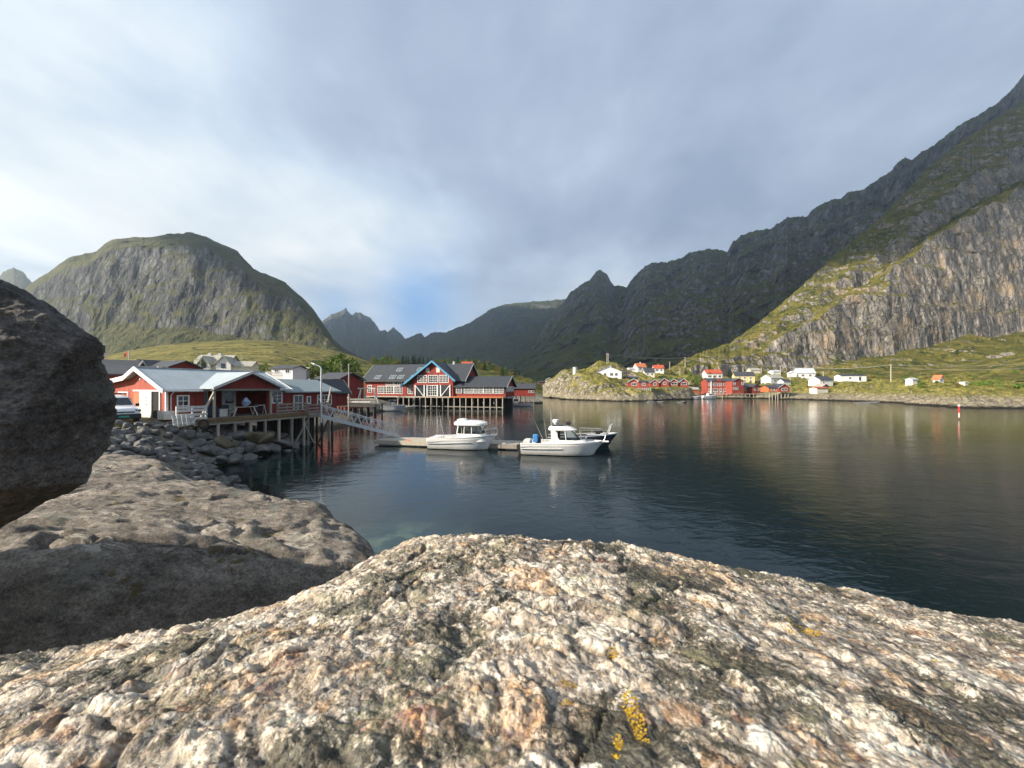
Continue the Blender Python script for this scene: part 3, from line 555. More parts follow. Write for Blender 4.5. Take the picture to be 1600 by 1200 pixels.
def rock_dark(name, cols, feat, lich=0.0, light=None, strat=(1, 1, 1), bd=0.03):
    m, g, b = newmat(name); v = g.obj(); sv = g.map(v, strat)
    n1 = g.noise(sv, feat, 7, 0.68, 0.3); n2 = g.noise(sv, feat * 6, 6, 0.7); n3 = g.noise(v, feat * 30, 5, 0.8)
    f = g.math('ADD', g.math('MULTIPLY', n1, 0.30), g.math('ADD', g.math('MULTIPLY', n2, 0.32), g.math('MULTIPLY', n3, 0.38)))
    c = g.ramp(f, [(0.40, cols[0]), (0.50, cols[1]), (0.60, cols[2])])
    if lich:
        p = g.math('ADD', g.noise(v, feat * 1.1, 5, 0.65), g.math('MULTIPLY', g.math('SUBTRACT', n3, 0.5), 0.3))
        c = g.mix(g.math('MULTIPLY', g.step(p, 0.58, 0.63), lich), c, (0.20, 0.215, 0.175))
        c = g.mix(g.math('MULTIPLY', g.step(g.noise(g.map(v, (1, 1, 1), (0.4, 0.2, 1.0)), feat * 2.3, 5, 0.7), 0.61, 0.66), lich), c, (0.115, 0.085, 0.025))
    if light:
        ve = g.math('ABSOLUTE', g.math('SUBTRACT', g.noise(g.map(v, (0.55, 1.9, 1), (0, 0, 0.5)), feat * 0.9, 5, 0.62, 0.5), 0.5))
        vm = g.math('MULTIPLY', g.math('SUBTRACT', 1.0, g.step(ve, 0.004, 0.016)), g.step(g.noise(v, feat * 0.8, 3), 0.56, 0.66))
        c = g.mix(g.math('MULTIPLY', vm, 0.9), c, light)
        q = g.math('ADD', g.noise(g.map(v, (0.5, 1.5, 1), (0, 0, 0.5)), feat * 1.5, 5, 0.6), g.math('MULTIPLY', g.math('SUBTRACT', n2, 0.5), 0.35))
        c = g.mix(g.math('MULTIPLY', g.step(q, 0.67, 0.73), 0.7), c, light)
    setc(g, b, c, 0.82, g.bump(f, 1.0, bd), 0, 0.3); return m
M['slab'] = rock_dark('brown_grey_gneiss', ((0.070, 0.060, 0.050), (0.23, 0.198, 0.162), (0.50, 0.438, 0.36)), 1.6, 0.8, (0.60, 0.55, 0.46), (0.6, 1.7, 1.5), 0.10)
M['boulder'] = rock_dark('dark_gneiss', ((0.042, 0.038, 0.034), (0.15, 0.135, 0.12), (0.36, 0.325, 0.29)), 3.2, 0.5, None, (0.9, 0.9, 1.5), 0.06)
M['stone'] = rock_dark('grey_shore_stone', ((0.045, 0.044, 0.043), (0.125, 0.120, 0.112), (0.27, 0.26, 0.24)), 1.5, 0.35, None, (1, 1, 1.4), 0.04)
M['stone_tan'] = rock_dark('tan_shore_stone', ((0.075, 0.055, 0.030), (0.145, 0.118, 0.075), (0.23, 0.195, 0.13)), 1.5, 0.3, None, (1, 1, 1.4), 0.04)

def outline_rock(x, y, outline, inner, rnd, slope, low):
    o = np.array(outline, float)
    T = rbf(list(outline) + list(inner))(x, y)
    d = sdf(o, x, y)
    d = d + rnd * 0.35 * fbm(x * 1.3 / rnd * 0.35, y * 1.3 / rnd * 0.35, 2.0, 4)
    din = np.clip(1 - d / rnd, 0, 1); drop = rnd * 0.55 * din ** 2.4
    out = np.clip(-d, 0, None); drop = drop + out * slope
    return np.maximum(T - drop, low), d

# the pale granite boulder under the camera
def L(px, py, Y): p = W(px, py, Y); return (p.x, p.y, p.z)
fo = [L(0, 1012, 0.98), L(110, 990, 1.0), L(200, 978, 1.04), L(300, 966, 1.08), L(380, 950, 1.12), L(440, 936, 1.15), L(490, 920, 1.18), L(530, 897, 1.22), L(565, 872, 1.26), L(605, 851, 1.30), L(650, 842, 1.33), L(700, 838, 1.36), L(800, 842, 1.38), L(870, 850, 1.38), L(960, 853, 1.39), L(1050, 866, 1.40), L(1130, 876, 1.42), L(1220, 891, 1.43), L(1310, 909, 1.43), L(1400, 928, 1.42), L(1500, 943, 1.40), L(1600, 962, 1.37), L(1750, 1000, 1.28),
      (2.5, 0.7, CAMZ - 1.05), (2.4, -0.6, CAMZ - 1.0), (1.2, -1.3, CAMZ - 0.7), (-0.3, -1.4, CAMZ - 0.6), (-1.3, -1.0, CAMZ - 0.62), (-1.75, -0.1, CAMZ - 0.68), (-1.7, 0.6, CAMZ - 0.70)]
fi = [(0, 0, CAMZ - 0.37), (0, 0.4, CAMZ - 0.385), (-0.56, 0.42, CAMZ - 0.425), (0.56, 0.42, CAMZ - 0.425), (0, 0.8, CAMZ - 0.415), (0.7, 0.9, CAMZ - 0.53), (-0.6, 0.8, CAMZ - 0.50), (1.1, 0.5, CAMZ - 0.57), (-1.0, 0.4, CAMZ - 0.53), (0, -0.6, CAMZ - 0.42), (0.25, 1.1, CAMZ - 0.455), (-0.2, 1.1, CAMZ - 0.44)]
def warpax(a, b, c, n, k):
    t = np.linspace(-1, 1, n); s = np.sign(t) * np.abs(t) ** k
    return np.where(s < 0, c + s * (c - a), c + s * (b - c))
ax = warpax(-2.3, 3.1, 0.0, 900, 1.25); ay = np.concatenate([np.linspace(-1.8, 0.22, 120), np.linspace(0.223, 1.75, 640)])
X, Yy = np.meshgrid(ax, ay)
Z, dd = outline_rock(X, Yy, fo, fi, 0.16, 2.6, 3.0)
Z = Z + 0.012 * fbm(X * 2.2, Yy * 2.2, 0.4, 4) + 0.010 * fbm(X * 7, Yy * 7, 3.4, 4, ridged=True)
# feldspar lumps standing proud of a dark matrix, elongated along the foliation
wx = X + 0.02 * perlin(X * 14, Yy * 14, 0.5); wy = Yy + 0.02 * perlin(X * 14, Yy * 14, 7.5)
rx, ry = wx * 0.85 - wy * 0.53, wx * 0.53 + wy * 0.85
d1, d2, ra, rb, rc_, rd = worley(rx * 19, ry * 27, 3)
lump = np.clip(1 - d1 / (0.25 + 0.45 * ra), 0, 1) ** 0.6 * sstep(0.0, 0.22, d2 - d1) * (0.15 + 0.85 * rb)
e1, e2, sa, sb_, sc_, sd_ = worley(rx * 52, ry * 64, 9)
lump2 = np.clip(1 - e1 / 0.62, 0, 1) ** 0.7 * sstep(0, 0.2, e2 - e1) * sa
f1, f2, ta, tb, tc, td = worley(rx * 125, ry * 140, 21)
lump3 = np.clip(1 - f1 / 0.7, 0, 1) * ta
crest = sstep(-0.25, 0.05, dd)
Z = Z + (0.0085 * lump + 0.0050 * lump2 + 0.0030 * lump3 - 0.006) * (0.3 + 0.7 * crest)
pit = fbm(X * 5.5 + 4, Yy * 5.5, 6.0, 4); Z = Z - 0.016 * sstep(0.15, 0.5, pit)
frac = np.minimum(np.abs(fbm(rx * 1.1 + 2, ry * 2.3, 4.4, 4)), np.abs(fbm(rx * 2.4 + 9, ry * 1.0, 8.4, 4)) + 0.006); fcut = 1 - sstep(0.0, 0.020, frac); Z = Z - 0.014 * fcut
def pick(r, stops):
    out = np.zeros(r.shape + (3,)); out[:] = stops[0][1]
    for p, c in stops: out[r >= p] = c
    return out
cA = pick(rc_, [(0, (0.19, 0.165, 0.14)), (0.12, (0.40, 0.36, 0.31)), (0.34, (0.64, 0.59, 0.51)), (0.58, (0.58, 0.42, 0.26)), (0.68, (0.46, 0.29, 0.165)), (0.75, (0.70, 0.66, 0.60)), (0.92, (0.33, 0.30, 0.275))])
cB = pick(sc_, [(0, (0.11, 0.095, 0.08)), (0.20, (0.35, 0.31, 0.26)), (0.5, (0.56, 0.51, 0.44)), (0.70, (0.50, 0.35, 0.21)), (0.82, (0.66, 0.62, 0.56))])
g1, g2, ua, ub, uc, ud = worley(rx * 8.5 + 0.5 * perlin(X * 9, Yy * 9, 3.3), ry * 14 + 0.5 * perlin(X * 9, Yy * 9, 13.3), 33)
bigc = sstep(0.02, 0.20, g2 - g1) * (ua > 0.62)
Z = Z + 0.010 * bigc * (0.3 + ub) * np.clip(1.3 - g1 * 1.4, 0, 1) * (0.3 + 0.7 * crest)
cG = pick(uc, [(0, (0.68, 0.64, 0.57)), (0.3, (0.60, 0.43, 0.26)), (0.42, (0.38, 0.35, 0.32)), (0.58, (0.66, 0.60, 0.51)), (0.86, (0.46, 0.29, 0.16))])
wA = (sstep(0.05, 0.35, lump) * 0.9)[..., None]
tone = cA * wA + cB * (1 - wA)
wG = (bigc * (0.75 + 0.25 * perlin(X * 60, Yy * 60, 1.5)) * 0.85)[..., None]
tone = tone * (1 - wG) + cG * wG
cC = pick(tc, [(0, 0.55), (0.3, 0.85), (0.6, 1.08), (0.85, 1.2)])[..., :1]
tone = np.clip(tone * cC, 0.01, 0.78)
# rusty orange staining and greyer zones
st = sstep(0.1, 0.45, fbm(X * 2.6 + 9, Yy * 2.6, 2.2, 4))[..., None]
tone = tone * (1 - st * np.array([0.10, 0.24, 0.40]))
gr = sstep(0.05, 0.5, fbm(X * 2.0 - 3, Yy * 2.0, 8.2, 4))[..., None]
tone = tone * (1 - 0.22 * gr) * np.array([1.08, 1.0, 0.90])
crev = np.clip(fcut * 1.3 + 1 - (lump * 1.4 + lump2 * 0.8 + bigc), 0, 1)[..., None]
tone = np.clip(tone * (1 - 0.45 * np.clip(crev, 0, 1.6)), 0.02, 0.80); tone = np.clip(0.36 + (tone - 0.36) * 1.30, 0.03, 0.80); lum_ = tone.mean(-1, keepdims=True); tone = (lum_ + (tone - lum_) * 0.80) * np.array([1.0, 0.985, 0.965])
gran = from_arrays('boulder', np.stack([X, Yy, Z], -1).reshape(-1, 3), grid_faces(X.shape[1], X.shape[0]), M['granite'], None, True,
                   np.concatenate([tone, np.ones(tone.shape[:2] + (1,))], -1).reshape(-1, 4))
tag(gran, 'huge pale speckled granite boulder with orange feldspar and yellow lichen filling the foreground', 'boulder')
def gz(x, y):
    i = int(np.clip(np.searchsorted(ax, x), 1, len(ax) - 1)); j = int(np.clip(np.searchsorted(ay, y), 1, len(ay) - 1)); return float(Z[j, i])
def hit(px, py):
    for k in range(2000):
        Yq = 0.25 + k * 0.001; p = W(px, py, Yq)
        if gz(p.x, p.y) >= p.z: return p
    return p
m, g, b = newmat('yellow_lichen'); setc(g, b, g.ramp(g.noise(g.obj(), 160, 4, 0.7), [(0.35, (0.22, 0.125, 0.01)), (0.52, (0.50, 0.30, 0.015)), (0.7, (0.64, 0.45, 0.05))]), 0.9, g.bump(g.noise(g.obj(), 300, 3), 0.8, 0.004))
rl = random.Random(3)
bl = bmesh.new(); bmesh.ops.create_icosphere(bl, subdivisions=1, radius=1); bl.verts.ensure_lookup_table()
bv = [tuple(q.co) for q in bl.verts]; bf = [tuple(q.index for q in f.verts) for f in bl.faces]; bl.free()
for px, py, rad, n, sx, sy in [(1254, 984, 0.026, 110, 1.0, 1.1), (1238, 986, 0.008, 12, 1.2, 0.6), (958, 1025, 0.0085, 30, 0.9, 1.2), (992, 1112, 0.017, 95, 0.6, 2.3), (886, 1070, 0.006, 12, 1, 1), (965, 1158, 0.007, 22, 0.8, 1.3), (962, 1185, 0.005, 10, 1, 1), (897, 1075, 0.004, 7, 1, 1), (1458, 1034, 0.006, 9, 1, 1), (884, 1100, 0.005, 10, 1.3, .8)]:
    p0 = hit(px, py); mb = MB(); n *= 3
    for i in range(n):
        a = rl.random() * 6.283; rr = rad * math.sqrt(rl.random())
        x_ = p0.x + rr * sx * math.cos(a); y_ = p0.y + rr * sy * math.sin(a); s_ = rl.uniform(0.0005, 0.0018) * (0.7 + rad * 25)
        mb.add([(x_ + q[0] * s_, y_ + q[1] * s_, gz(x_, y_) + q[2] * s_ * 0.28 + 0.0002) for q in bv], bf)
    mb.build('lichen_patch', m, gran, True)

# the long dark slab behind it
so_ = [L(-220, 850, 3.0), L(0, 853, 2.75), L(150, 880, 2.72), L(320, 897, 2.95), L(480, 905, 3.2), L(565, 895, 3.38), L(598, 862, 3.6), L(590, 838, 3.85), L(570, 808, 4.15), L(520, 784, 4.6), L(450, 772, 4.95), L(400, 760, 5.3), L(330, 744, 5.9), L(265, 720, 7.0), L(200, 708, 8.2), L(165, 705, 8.8), L(0, 705, 9.0), L(-220, 712, 8.6)]
si = [L(250, 800, 4.0), L(420, 820, 3.9), L(100, 780, 4.6), L(480, 850, 3.6)]
X, Yy = np.meshgrid(np.linspace(-14, 2.6, 720), np.linspace(0.6, 13.5, 620))
Z2, dd = outline_rock(X, Yy, so_, si, 0.34, 2.1, -1.5)
Z2 = Z2 + 0.07 * fbm(X * 0.8, Yy * 1.4, 1.4, 5) + 0.055 * fbm(X * 2.4, Yy * 5, 3.4, 6, ridged=True) + 0.022 * fbm(X * 9, Yy * 15, 5.4, 5, ridged=True)
gx_, gy_ = X * 0.93 + Yy * 0.37, -X * 0.37 + Yy * 0.93
Z2 = Z2 - 0.05 * sstep(0.62, 0.9, 1 - np.abs(fbm(gx_ * 0.35, gy_ * 1.1, 2.2, 4)) * 3.2) * sstep(-0.1, 0.3, dd)
# front face: rough broken steps
Z2 = Z2 - 0.07 * sstep(0.0, 0.25, fbm(X * 1.1 + 3, Yy * 1.1, 4.4, 5)) * sstep(0.75, 0.0, np.abs(dd - 0.1)) - 0.007 * sstep(0.05, 0.15, fbm(X * 3.1 + 3, Yy * 5.1, 7.4, 5))
jt = np.abs(fbm(gx_ * 0.5 + 7, gy_ * 0.9, 3.3, 4)); Z2 = Z2 - 0.06 * (1 - sstep(0.0, 0.035, jt)) * sstep(-0.5, 0.2, dd)
fr_ = np.clip(-dd, 0, 1.2); Z2 = Z2 + 0.12 * fbm(X * 1.8, Yy * 3.0, 9.4, 5, ridged=True) * sstep(0.0, 0.4, fr_)
slab = from_arrays('boulder', np.stack([X, Yy, Z2], -1).reshape(-1, 3), grid_faces(720, 620), M['slab'])
tag(slab, 'long flat brown rock slab with pale veins and a dark shaded front face', 'boulder')

# the dark boulder at the left edge
sd2 = Vector((-0.80, 0.60, 0)).normalized(); tq = Vector((sd2.y, -sd2.x, 0)); P0 = Vector((-2.12, 1.60, CAMZ))
def onplane(px, py):
    dr = Vector(((px - 800) / FPX, 1, -(py - HOR) / FPX)); t = (P0 - Vector((0, 0, CAMZ))).dot(sd2) / dr.dot(sd2)
    p = Vector((0, 0, CAMZ)) + dr * t; return ((p - P0).dot(tq), p.z - CAMZ)
ol = [onplane(*q) for q in [(0, 449), (40, 461), (80, 484), (107, 513), (133, 528), (148, 570), (160, 620), (166, 660), (155, 690), (130, 720), (88, 762), (40, 802), (0, 824), (-70, 850), (-200, 870), (-380, 850), (-480, 740), (-500, 600), (-400, 480), (-250, 430), (-100, 432)]]
ol = np.array(ol); cc = ol.mean(0); ang = np.arctan2(ol[:, 1] - cc[1], ol[:, 0] - cc[0]); rad = np.hypot(*(ol - cc).T); od = np.argsort(ang)
nth, nph = 420, 300
th_ = np.linspace(-np.pi, np.pi, nth, endpoint=False); ph = np.linspace(-np.pi / 2, np.pi / 2, nph)
rr = np.interp(th_, ang[od], rad[od], period=2 * np.pi)
cph = np.sign(np.cos(ph)) * np.abs(np.cos(ph)) ** 0.62; sph = np.sign(np.sin(ph)) * np.abs(np.sin(ph)) ** 0.8
A = cc[0] + (rr * np.cos(th_))[None] * cph[:, None]; Zb = cc[1] + (rr * np.sin(th_))[None] * cph[:, None]; Dp = 0.62 * sph[:, None] + 0.05 * np.sin(th_ * 3)[None]
Pb = np.stack([P0.x + tq.x * A + sd2.x * Dp, P0.y + tq.y * A + sd2.y * Dp, CAMZ + Zb], -1)
rf_ = np.random.RandomState(4); c3 = np.array([P0.x + tq.x * cc[0], P0.y + tq.y * cc[0], CAMZ + cc[1]])
for i in range(16):
    n_ = rf_.normal(size=3); n_ /= np.linalg.norm(n_); n_ = n_ * 0.9 - np.array(sd2) * 0.75; n_ /= np.linalg.norm(n_)
    q_ = (Pb - c3) @ n_; lim = q_.max() * rf_.uniform(0.72, 0.88); Pb = Pb - n_ * (np.maximum(q_ - lim, 0) * 0.9)[..., None]
nrm = Pb - np.array([P0.x + tq.x * cc[0], P0.y + tq.y * cc[0], CAMZ + cc[1]]); nrm /= np.linalg.norm(nrm, axis=-1)[..., None] + 1e-9
x_, y_, z_ = Pb[..., 0], Pb[..., 1], Pb[..., 2]
dsp = 0.05 * fbm(x_ * 2.2, y_ * 2.2, z_ * 3.5, 5) + 0.030 * fbm(x_ * 5, y_ * 5, z_ * 7, 5, ridged=True) + 0.010 * fbm(x_ * 22, y_ * 22, z_ * 30, 5, ridged=True)
Pb = Pb + nrm * dsp[..., None]
bo = from_arrays('boulder', Pb.reshape(-1, 3), grid_faces(nth, nph, True), M['boulder'])
tag(bo, 'rounded dark brown boulder looming at the left edge of the picture', 'boulder')

# ---------------------------------------------------------------- stones heaped on the bank under the deck
def stone_mesh(seed, flat=0.7):
    rs = np.random.RandomState(seed); bm = bmesh.new(); bmesh.ops.create_icosphere(bm, subdivisions=4, radius=1)
    V = np.array([v.co[:] for v in bm.verts]); F = np.array([[v.index for v in f.verts] for f in bm.faces]); bm.free()
    n = rs.normal(size=(13, 3)); n /= np.linalg.norm(n, axis=1)[:, None]; dd_ = rs.uniform(0.62, 0.98, 13)
    q = V @ n.T; r = np.where(q > 0.05, dd_[None] / np.maximum(q, 0.05), 9); r = -np.log(np.exp(-9 * np.minimum(r, 3)).sum(1)) / 9
    r = np.minimum(r, 1.1) * (1 + 0.06 * fbm(V[:, 0] * 2 + seed, V[:, 1] * 2, V[:, 2] * 2, 4))
    V = V * r[:, None] * np.array([1.15, 0.9, flat]); return V, F
protos = [from_arrays('stone', *stone_mesh(40 + i, 0.55 + 0.06 * (i % 4)), M['stone']) for i in range(8)]
protan = from_arrays('stone', *stone_mesh(70, 0.6), M['stone_tan'])
nbv, nbf = stone_mesh(91, 1.0); shade_boulder = from_arrays('boulder', nbv * 1.18, nbf, M['boulder']); shade_boulder.location = (-4.35, 1.55, CAMZ - 0.45); tag(shade_boulder, 'unseen dark boulder added beyond the left edge to shade the slab front', 'boulder')  # added out of view so its shadow darkens the slab's front face
rs_ = random.Random(19); placed = []; used = set(); SL = 'smaller grey stone among those heaped on the bank below the fishing shed'; BL = 'large grey boulder at the water edge under the timber deck'
def lerp_line(tab, y):
    ys = [t[0] for t in tab]; return float(np.interp(y, ys, [t[1] for t in tab]))
TOPX = [(13, -15.5), (17, -19.5), (21, -23.6), (24, -26.0), (26.5, -25.0), (28, -24.0), (31, -23.0), (35, -22.3), (38, -21.8)]
WATX = [(13, -9.3), (17, -11.6), (21, -15.4), (25, -19.0), (29.5, -19.7), (32, -19.5), (35.5, -19.4), (38, -20.2)]
def put_stone(x, y, s, tan=None, label=None, sink=0.25):
    i = rs_.randrange(8); src = protan if tan else protos[i]; key = 'tan' if tan else i
    if key in used: o = src.copy(); C.objects.link(o)
    else: o = src; used.add(key)
    o.location = (x, y, NZ(x, y) + s * (0.5 - sink)); o.scale = (s * rs_.uniform(0.85, 1.15), s * rs_.uniform(0.85, 1.15), s * rs_.uniform(0.8, 1.15))
    o.rotation_euler = (rs_.uniform(-0.35, 0.35), rs_.uniform(-0.35, 0.35), rs_.uniform(0, 6.28))
    return tag(o, label or SL, 'stone', 'stones heaped on the shore bank')
for px, Y_, s, lab in [(395, 31.6, 1.0, 'long yellowish brown boulder at the water edge under the deck'), (414, 32.6, 0.85, 'ochre boulder on the bank, uppermost of the tan ones under the deck'), (348, 28.6, 0.75, 'low brownish boulder at the water left of the long yellowish one')]:
    x = (px - 800) / FPX * Y_; put_stone(x, Y_, s, True, lab, 0.2); placed.append((x, Y_, s * 0.8))
for big in (True, False):
    tries = 0; cnt = 0
    while cnt < (32 if big else 255) and tries < 9000:
        tries += 1
        y = rs_.uniform(26.5, 37.5) if big else rs_.uniform(13.0, 33.5)
        f = rs_.uniform(0.35, 1.08) if big else rs_.uniform(-0.05, 1.08)
        if not big and y > 27 and f > 0.55: continue
        x = lerp_line(TOPX, y) * (1 - f) + lerp_line(WATX, y) * f
        s = rs_.uniform(0.45, 0.85) if big else rs_.uniform(0.20, 0.40) * (1.1 if y > 24 else 1.0)
        if any((x - a) ** 2 + (y - b_) ** 2 < (0.60 * (s + c_)) ** 2 for a, b_, c_ in placed): continue
        placed.append((x, y, s)); cnt += 1
        o = put_stone(x, y, s, None, BL if big else None)
# ---------------------------------------------------------------- building kit (local axes: x along the front, -y is the front, z up)
def window(parent, face, L, Wd, u, z, w, h, cols=2, rows=2, framem='white', glass='glass', fw=0.09, name='window', off=0.0, depth=0.07, center=True):
    """a window on face f/b/l/r of a body L x Wd: frame with glazing bars, and its panes as a child"""
    fr, pn = MB(), MB()
    def bx(mb, a0, a1, z0, z1, d0, d1):
        if face == 'f': mb.box(a0, a1, -Wd / 2 - off - d1, -Wd / 2 - off - d0, z0, z1)
        elif face == 'b': mb.box(a0, a1, Wd / 2 + off + d0, Wd / 2 + off + d1, z0, z1)
        elif face == 'l': mb.box(-L / 2 - off - d1, -L / 2 - off - d0, a0, a1, z0, z1)
        else: mb.box(L / 2 + off + d0, L / 2 + off + d1, a0, a1, z0, z1)
    a0, a1 = u - w / 2, u + w / 2
    bx(fr, a0 - fw, a0, z - fw, z + h + fw, 0.0, depth); bx(fr, a1, a1 + fw, z - fw, z + h + fw, 0.0, depth)
    bx(fr, a0, a1, z - fw, z, 0.0, depth); bx(fr, a0, a1, z + h, z + h + fw, 0.0, depth)
    t = max(0.035, fw * 0.45)
    for i in range(1, cols): x = a0 + w * i / cols; tt = t * (1.5 if cols >= 4 and i % 2 == 0 else 1); bx(fr, x - tt / 2, x + tt / 2, z, z + h, 0.012, depth * 0.85)
    for i in range(1, rows): y = z + h * i / rows; bx(fr, a0, a1, y - t / 2, y + t / 2, 0.012, depth * 0.80)
    o = fr.build(name, M[framem], parent)
    bx(pn, a0, a1, z, z + h, 0.004, 0.010); pn.build('pane', M[glass], o)
    return o
def door(parent, face, L, Wd, u, z, w, h, m='white', glass=False, framem='white', off=0.0, name='door'):
    fr, dr = MB(), MB()
    def bx(mb, a0, a1, z0, z1, d0, d1):
        if face == 'f': mb.box(a0, a1, -Wd / 2 - off - d1, -Wd / 2 - off - d0, z0, z1)
        elif face == 'l': mb.box(-L / 2 - off - d1, -L / 2 - off - d0, a0, a1, z0, z1)
        else: mb.box(L / 2 + off + d0, L / 2 + off + d1, a0, a1, z0, z1)
    a0, a1 = u - w / 2, u + w / 2
    bx(dr, a0, a1, z, z + h, 0.005, 0.045); o = dr.build(name, M[m], parent)
    bx(fr, a0 - .09, a0, z, z + h + .09, 0.0, 0.07); bx(fr, a1, a1 + .09, z, z + h + .09, 0.0, 0.07); bx(fr, a0, a1, z + h, z + h + .09, 0.0, 0.07)
    fr.build('frame', M[framem], o)
    hd = MB(); bx(hd, a1 - 0.16, a1 - 0.05, z + 1.0, z + 1.05, 0.045, 0.09); hd.build('handle', M['car_black'], o)
    if glass:
        g_ = MB(); bx(g_, a0 + .15, a1 - .15, z + h * 0.45, z + h - .15, 0.045, 0.052); g_.build('pane', M['glass'], o)
    return o
def gable_body(L, Wd, H, Rh, ridge, z0=0.0):
    mb = MB()
    if ridge == 'x': mb.extr([(-Wd / 2, z0), (Wd / 2, z0), (Wd / 2, H), (0, H + Rh), (-Wd / 2, H)], -L / 2, L / 2, 'x')
    else: mb.extr([(-L / 2, z0), (L / 2, z0), (L / 2, H), (0, H + Rh), (-L / 2, H)], -Wd / 2, Wd / 2, 'y')
    return mb
def gable_roof(L, Wd, H, Rh, ridge, ov=0.35, th=0.12, oe=0.35):
    """two pitched slabs with an overhang"""
    mb = MB(); span = Wd if ridge == 'x' else L; ln = L if ridge == 'x' else Wd
    k = Rh / (span / 2); e = span / 2 + ov; ze = H - ov * k; pr = [(-e, ze), (0, H + Rh), (e, ze), (e, ze + th), (0, H + Rh + th), (-e, ze + th)]
    pr = [(a, z + 0.012) for a, z in pr]
    mb.extr(pr, -ln / 2 - oe, ln / 2 + oe, 'x' if ridge == 'x' else 'y'); return mb
def bargeboards(L, Wd, H, Rh, ridge, ov=0.35, oe=0.35, hgt=0.2, th=0.05, ends=(-1, 1), up=0.13):
    mb = MB(); span = Wd if ridge == 'x' else L; ln = L if ridge == 'x' else Wd
    k = Rh / (span / 2); e = span / 2 + ov; ze = H - ov * k
    for s in ends:
        p = s * (ln / 2 + oe + 0.004)
        for sg in (-1, 1):
            pr = [(0, H + Rh + up), (sg * e, ze + up), (sg * e, ze + up - hgt), (0, H + Rh + up - hgt * 1.05)]
            mb.extr(pr, min(p, p + s * th), max(p, p + s * th), 'x' if ridge == 'x' else 'y')
    return mb
def house(name, label, loc, rz, L, Wd, H, Rh, wall, roof, ridge='x', wins=(), doors=(), chim=(), group=None, base=0.0, trim=None, cat='house', ov=0.35, fw=0.09, glass='glass', th=0.12, corner=None):
    t = empty(name, loc, rz, label, cat, group)
    gable_body(L, Wd, H, Rh, ridge, -base).build('wall', M[wall], t)
    r = gable_roof(L, Wd, H, Rh, ridge, ov, th, ov).build('roof', M[roof], t)
    for cx, cy, hh, m in chim:
        MB().box(cx - .3, cx + .3, cy - .3, cy + .3, H + Rh * 0.4, H + Rh + hh).build('chimney', M[m], r)
    if trim:
        for s_ in (-1, 1): bargeboards(L, Wd, H, Rh, ridge, ov, ov, ends=(s_,)).build('bargeboard', M[trim], r)
    if corner:
        c_ = MB()
        for sx in (-1, 1):
            for sy in (-1, 1): c_.box(sx * L / 2 - .09, sx * L / 2 + .09, sy * Wd / 2 - .09, sy * Wd / 2 + .09, 0, H - 0.02)
        c_.build('corner_board', M[corner], t)
    for f, u, z, w, h, c, rw in wins: window(t, f, L, Wd, u, z, w, h, c, rw, fw=fw, glass=glass)
    for f, u, z, w, h, m in doors: door(t, f, L, Wd, u, z, w, h, m)
    return t

# ---------------------------------------------------------------- the near red fishing shed
GX, GY, GZ = -25.1, 28.0, 3.1
rzA = math.atan2(0.908, 0.42)                    # local +x runs along the front, away from the camera
DV, NV = Vector((0.42, 0.908, 0)).normalized(), Vector((0.908, -0.42, 0)).normalized()
def A(t, p, z=GZ): q = Vector((GX, GY, 0)) + DV * t + NV * p; return Vector((q.x, q.y, z))
shed = empty('fishing_shed', (GX, GY, GZ), rzA, 'red timber shed with blue grey metal roof and a porch over the deck', 'shed')
# local: x = t, y = -p
LA = 8.9
wl = MB(); wl.extr([(0, -.6), (11.5, -.6), (11.5, 2.30), (5.4, 2.95), (3.7, 3.66), (0, 2.18)], 0.0, LA, 'x')
# porch recess is cut by building the front wall in two pieces: the body above starts behind the porch
wl = MB()
wl.extr([(0.0, -.6), (11.5, -.6), (11.5, 2.34), (5.4, 3.0), (3.7, 3.70), (0.0, 2.22)], 0.0, 2.3, 'x')
wl.extr([(2.6, -.6), (11.5, -.6), (11.5, 2.33), (5.4, 2.99), (3.7, 3.69), (2.6, 3.26)], 2.302, 7.2, 'x')
wl.extr([(0.0, -.6), (11.5, -.6), (11.5, 2.34), (5.4, 3.0), (3.7, 3.70), (0.0, 2.22)], 7.202, LA, 'x')
wl.build('wall', M['red_near'], shed)
# the gable boarding, its sunlight painted in as lighter red, 12 mm proud of the frame
gb = MB(); gb.extr([(0.0, 0.0), (11.5, 0.0), (11.5, 2.30), (5.4, 2.94), (3.7, 3.64), (0.0, 2.18)], -0.03, -0.004, 'x'); tag(gb.build('gable_cladding', M['orange_red'], shed), 'orange red boarding with sunlight painted into its colour')
rf = MB()
rf.extr([(-0.45, 2.03), (3.7, 3.72), (3.7, 3.86), (-0.45, 2.17)], -0.45, LA + 0.4, 'x')
rf.extr([(3.702, 3.72), (5.4, 3.02), (11.9, 2.32), (11.9, 2.46), (5.4, 3.17), (3.702, 3.86)], -0.45, LA + 0.4, 'x')
roofA = rf.build('roof', M['roof_metal'], shed)
MB().box(-0.45, LA + 0.4, 3.6, 3.8, 3.862, 3.90).build('ridge_cap', M['roof_white'], roofA)
bb = MB(); bb.extr([(-0.5, 2.20), (3.7, 3.93), (5.4, 3.23), (12.0, 2.52), (12.0, 2.20), (5.4, 2.88), (3.7, 3.60), (-0.5, 1.90)], -0.53, -0.455, 'x')
bb.build('bargeboard', M['white'], shed); bb = MB(); bb.extr([(-0.5, 2.19), (3.7, 3.91), (3.7, 3.68), (-0.5, 1.98)], LA + 0.405, LA + 0.46, 'x'); bb.build('bargeboard', M['white'], shed)
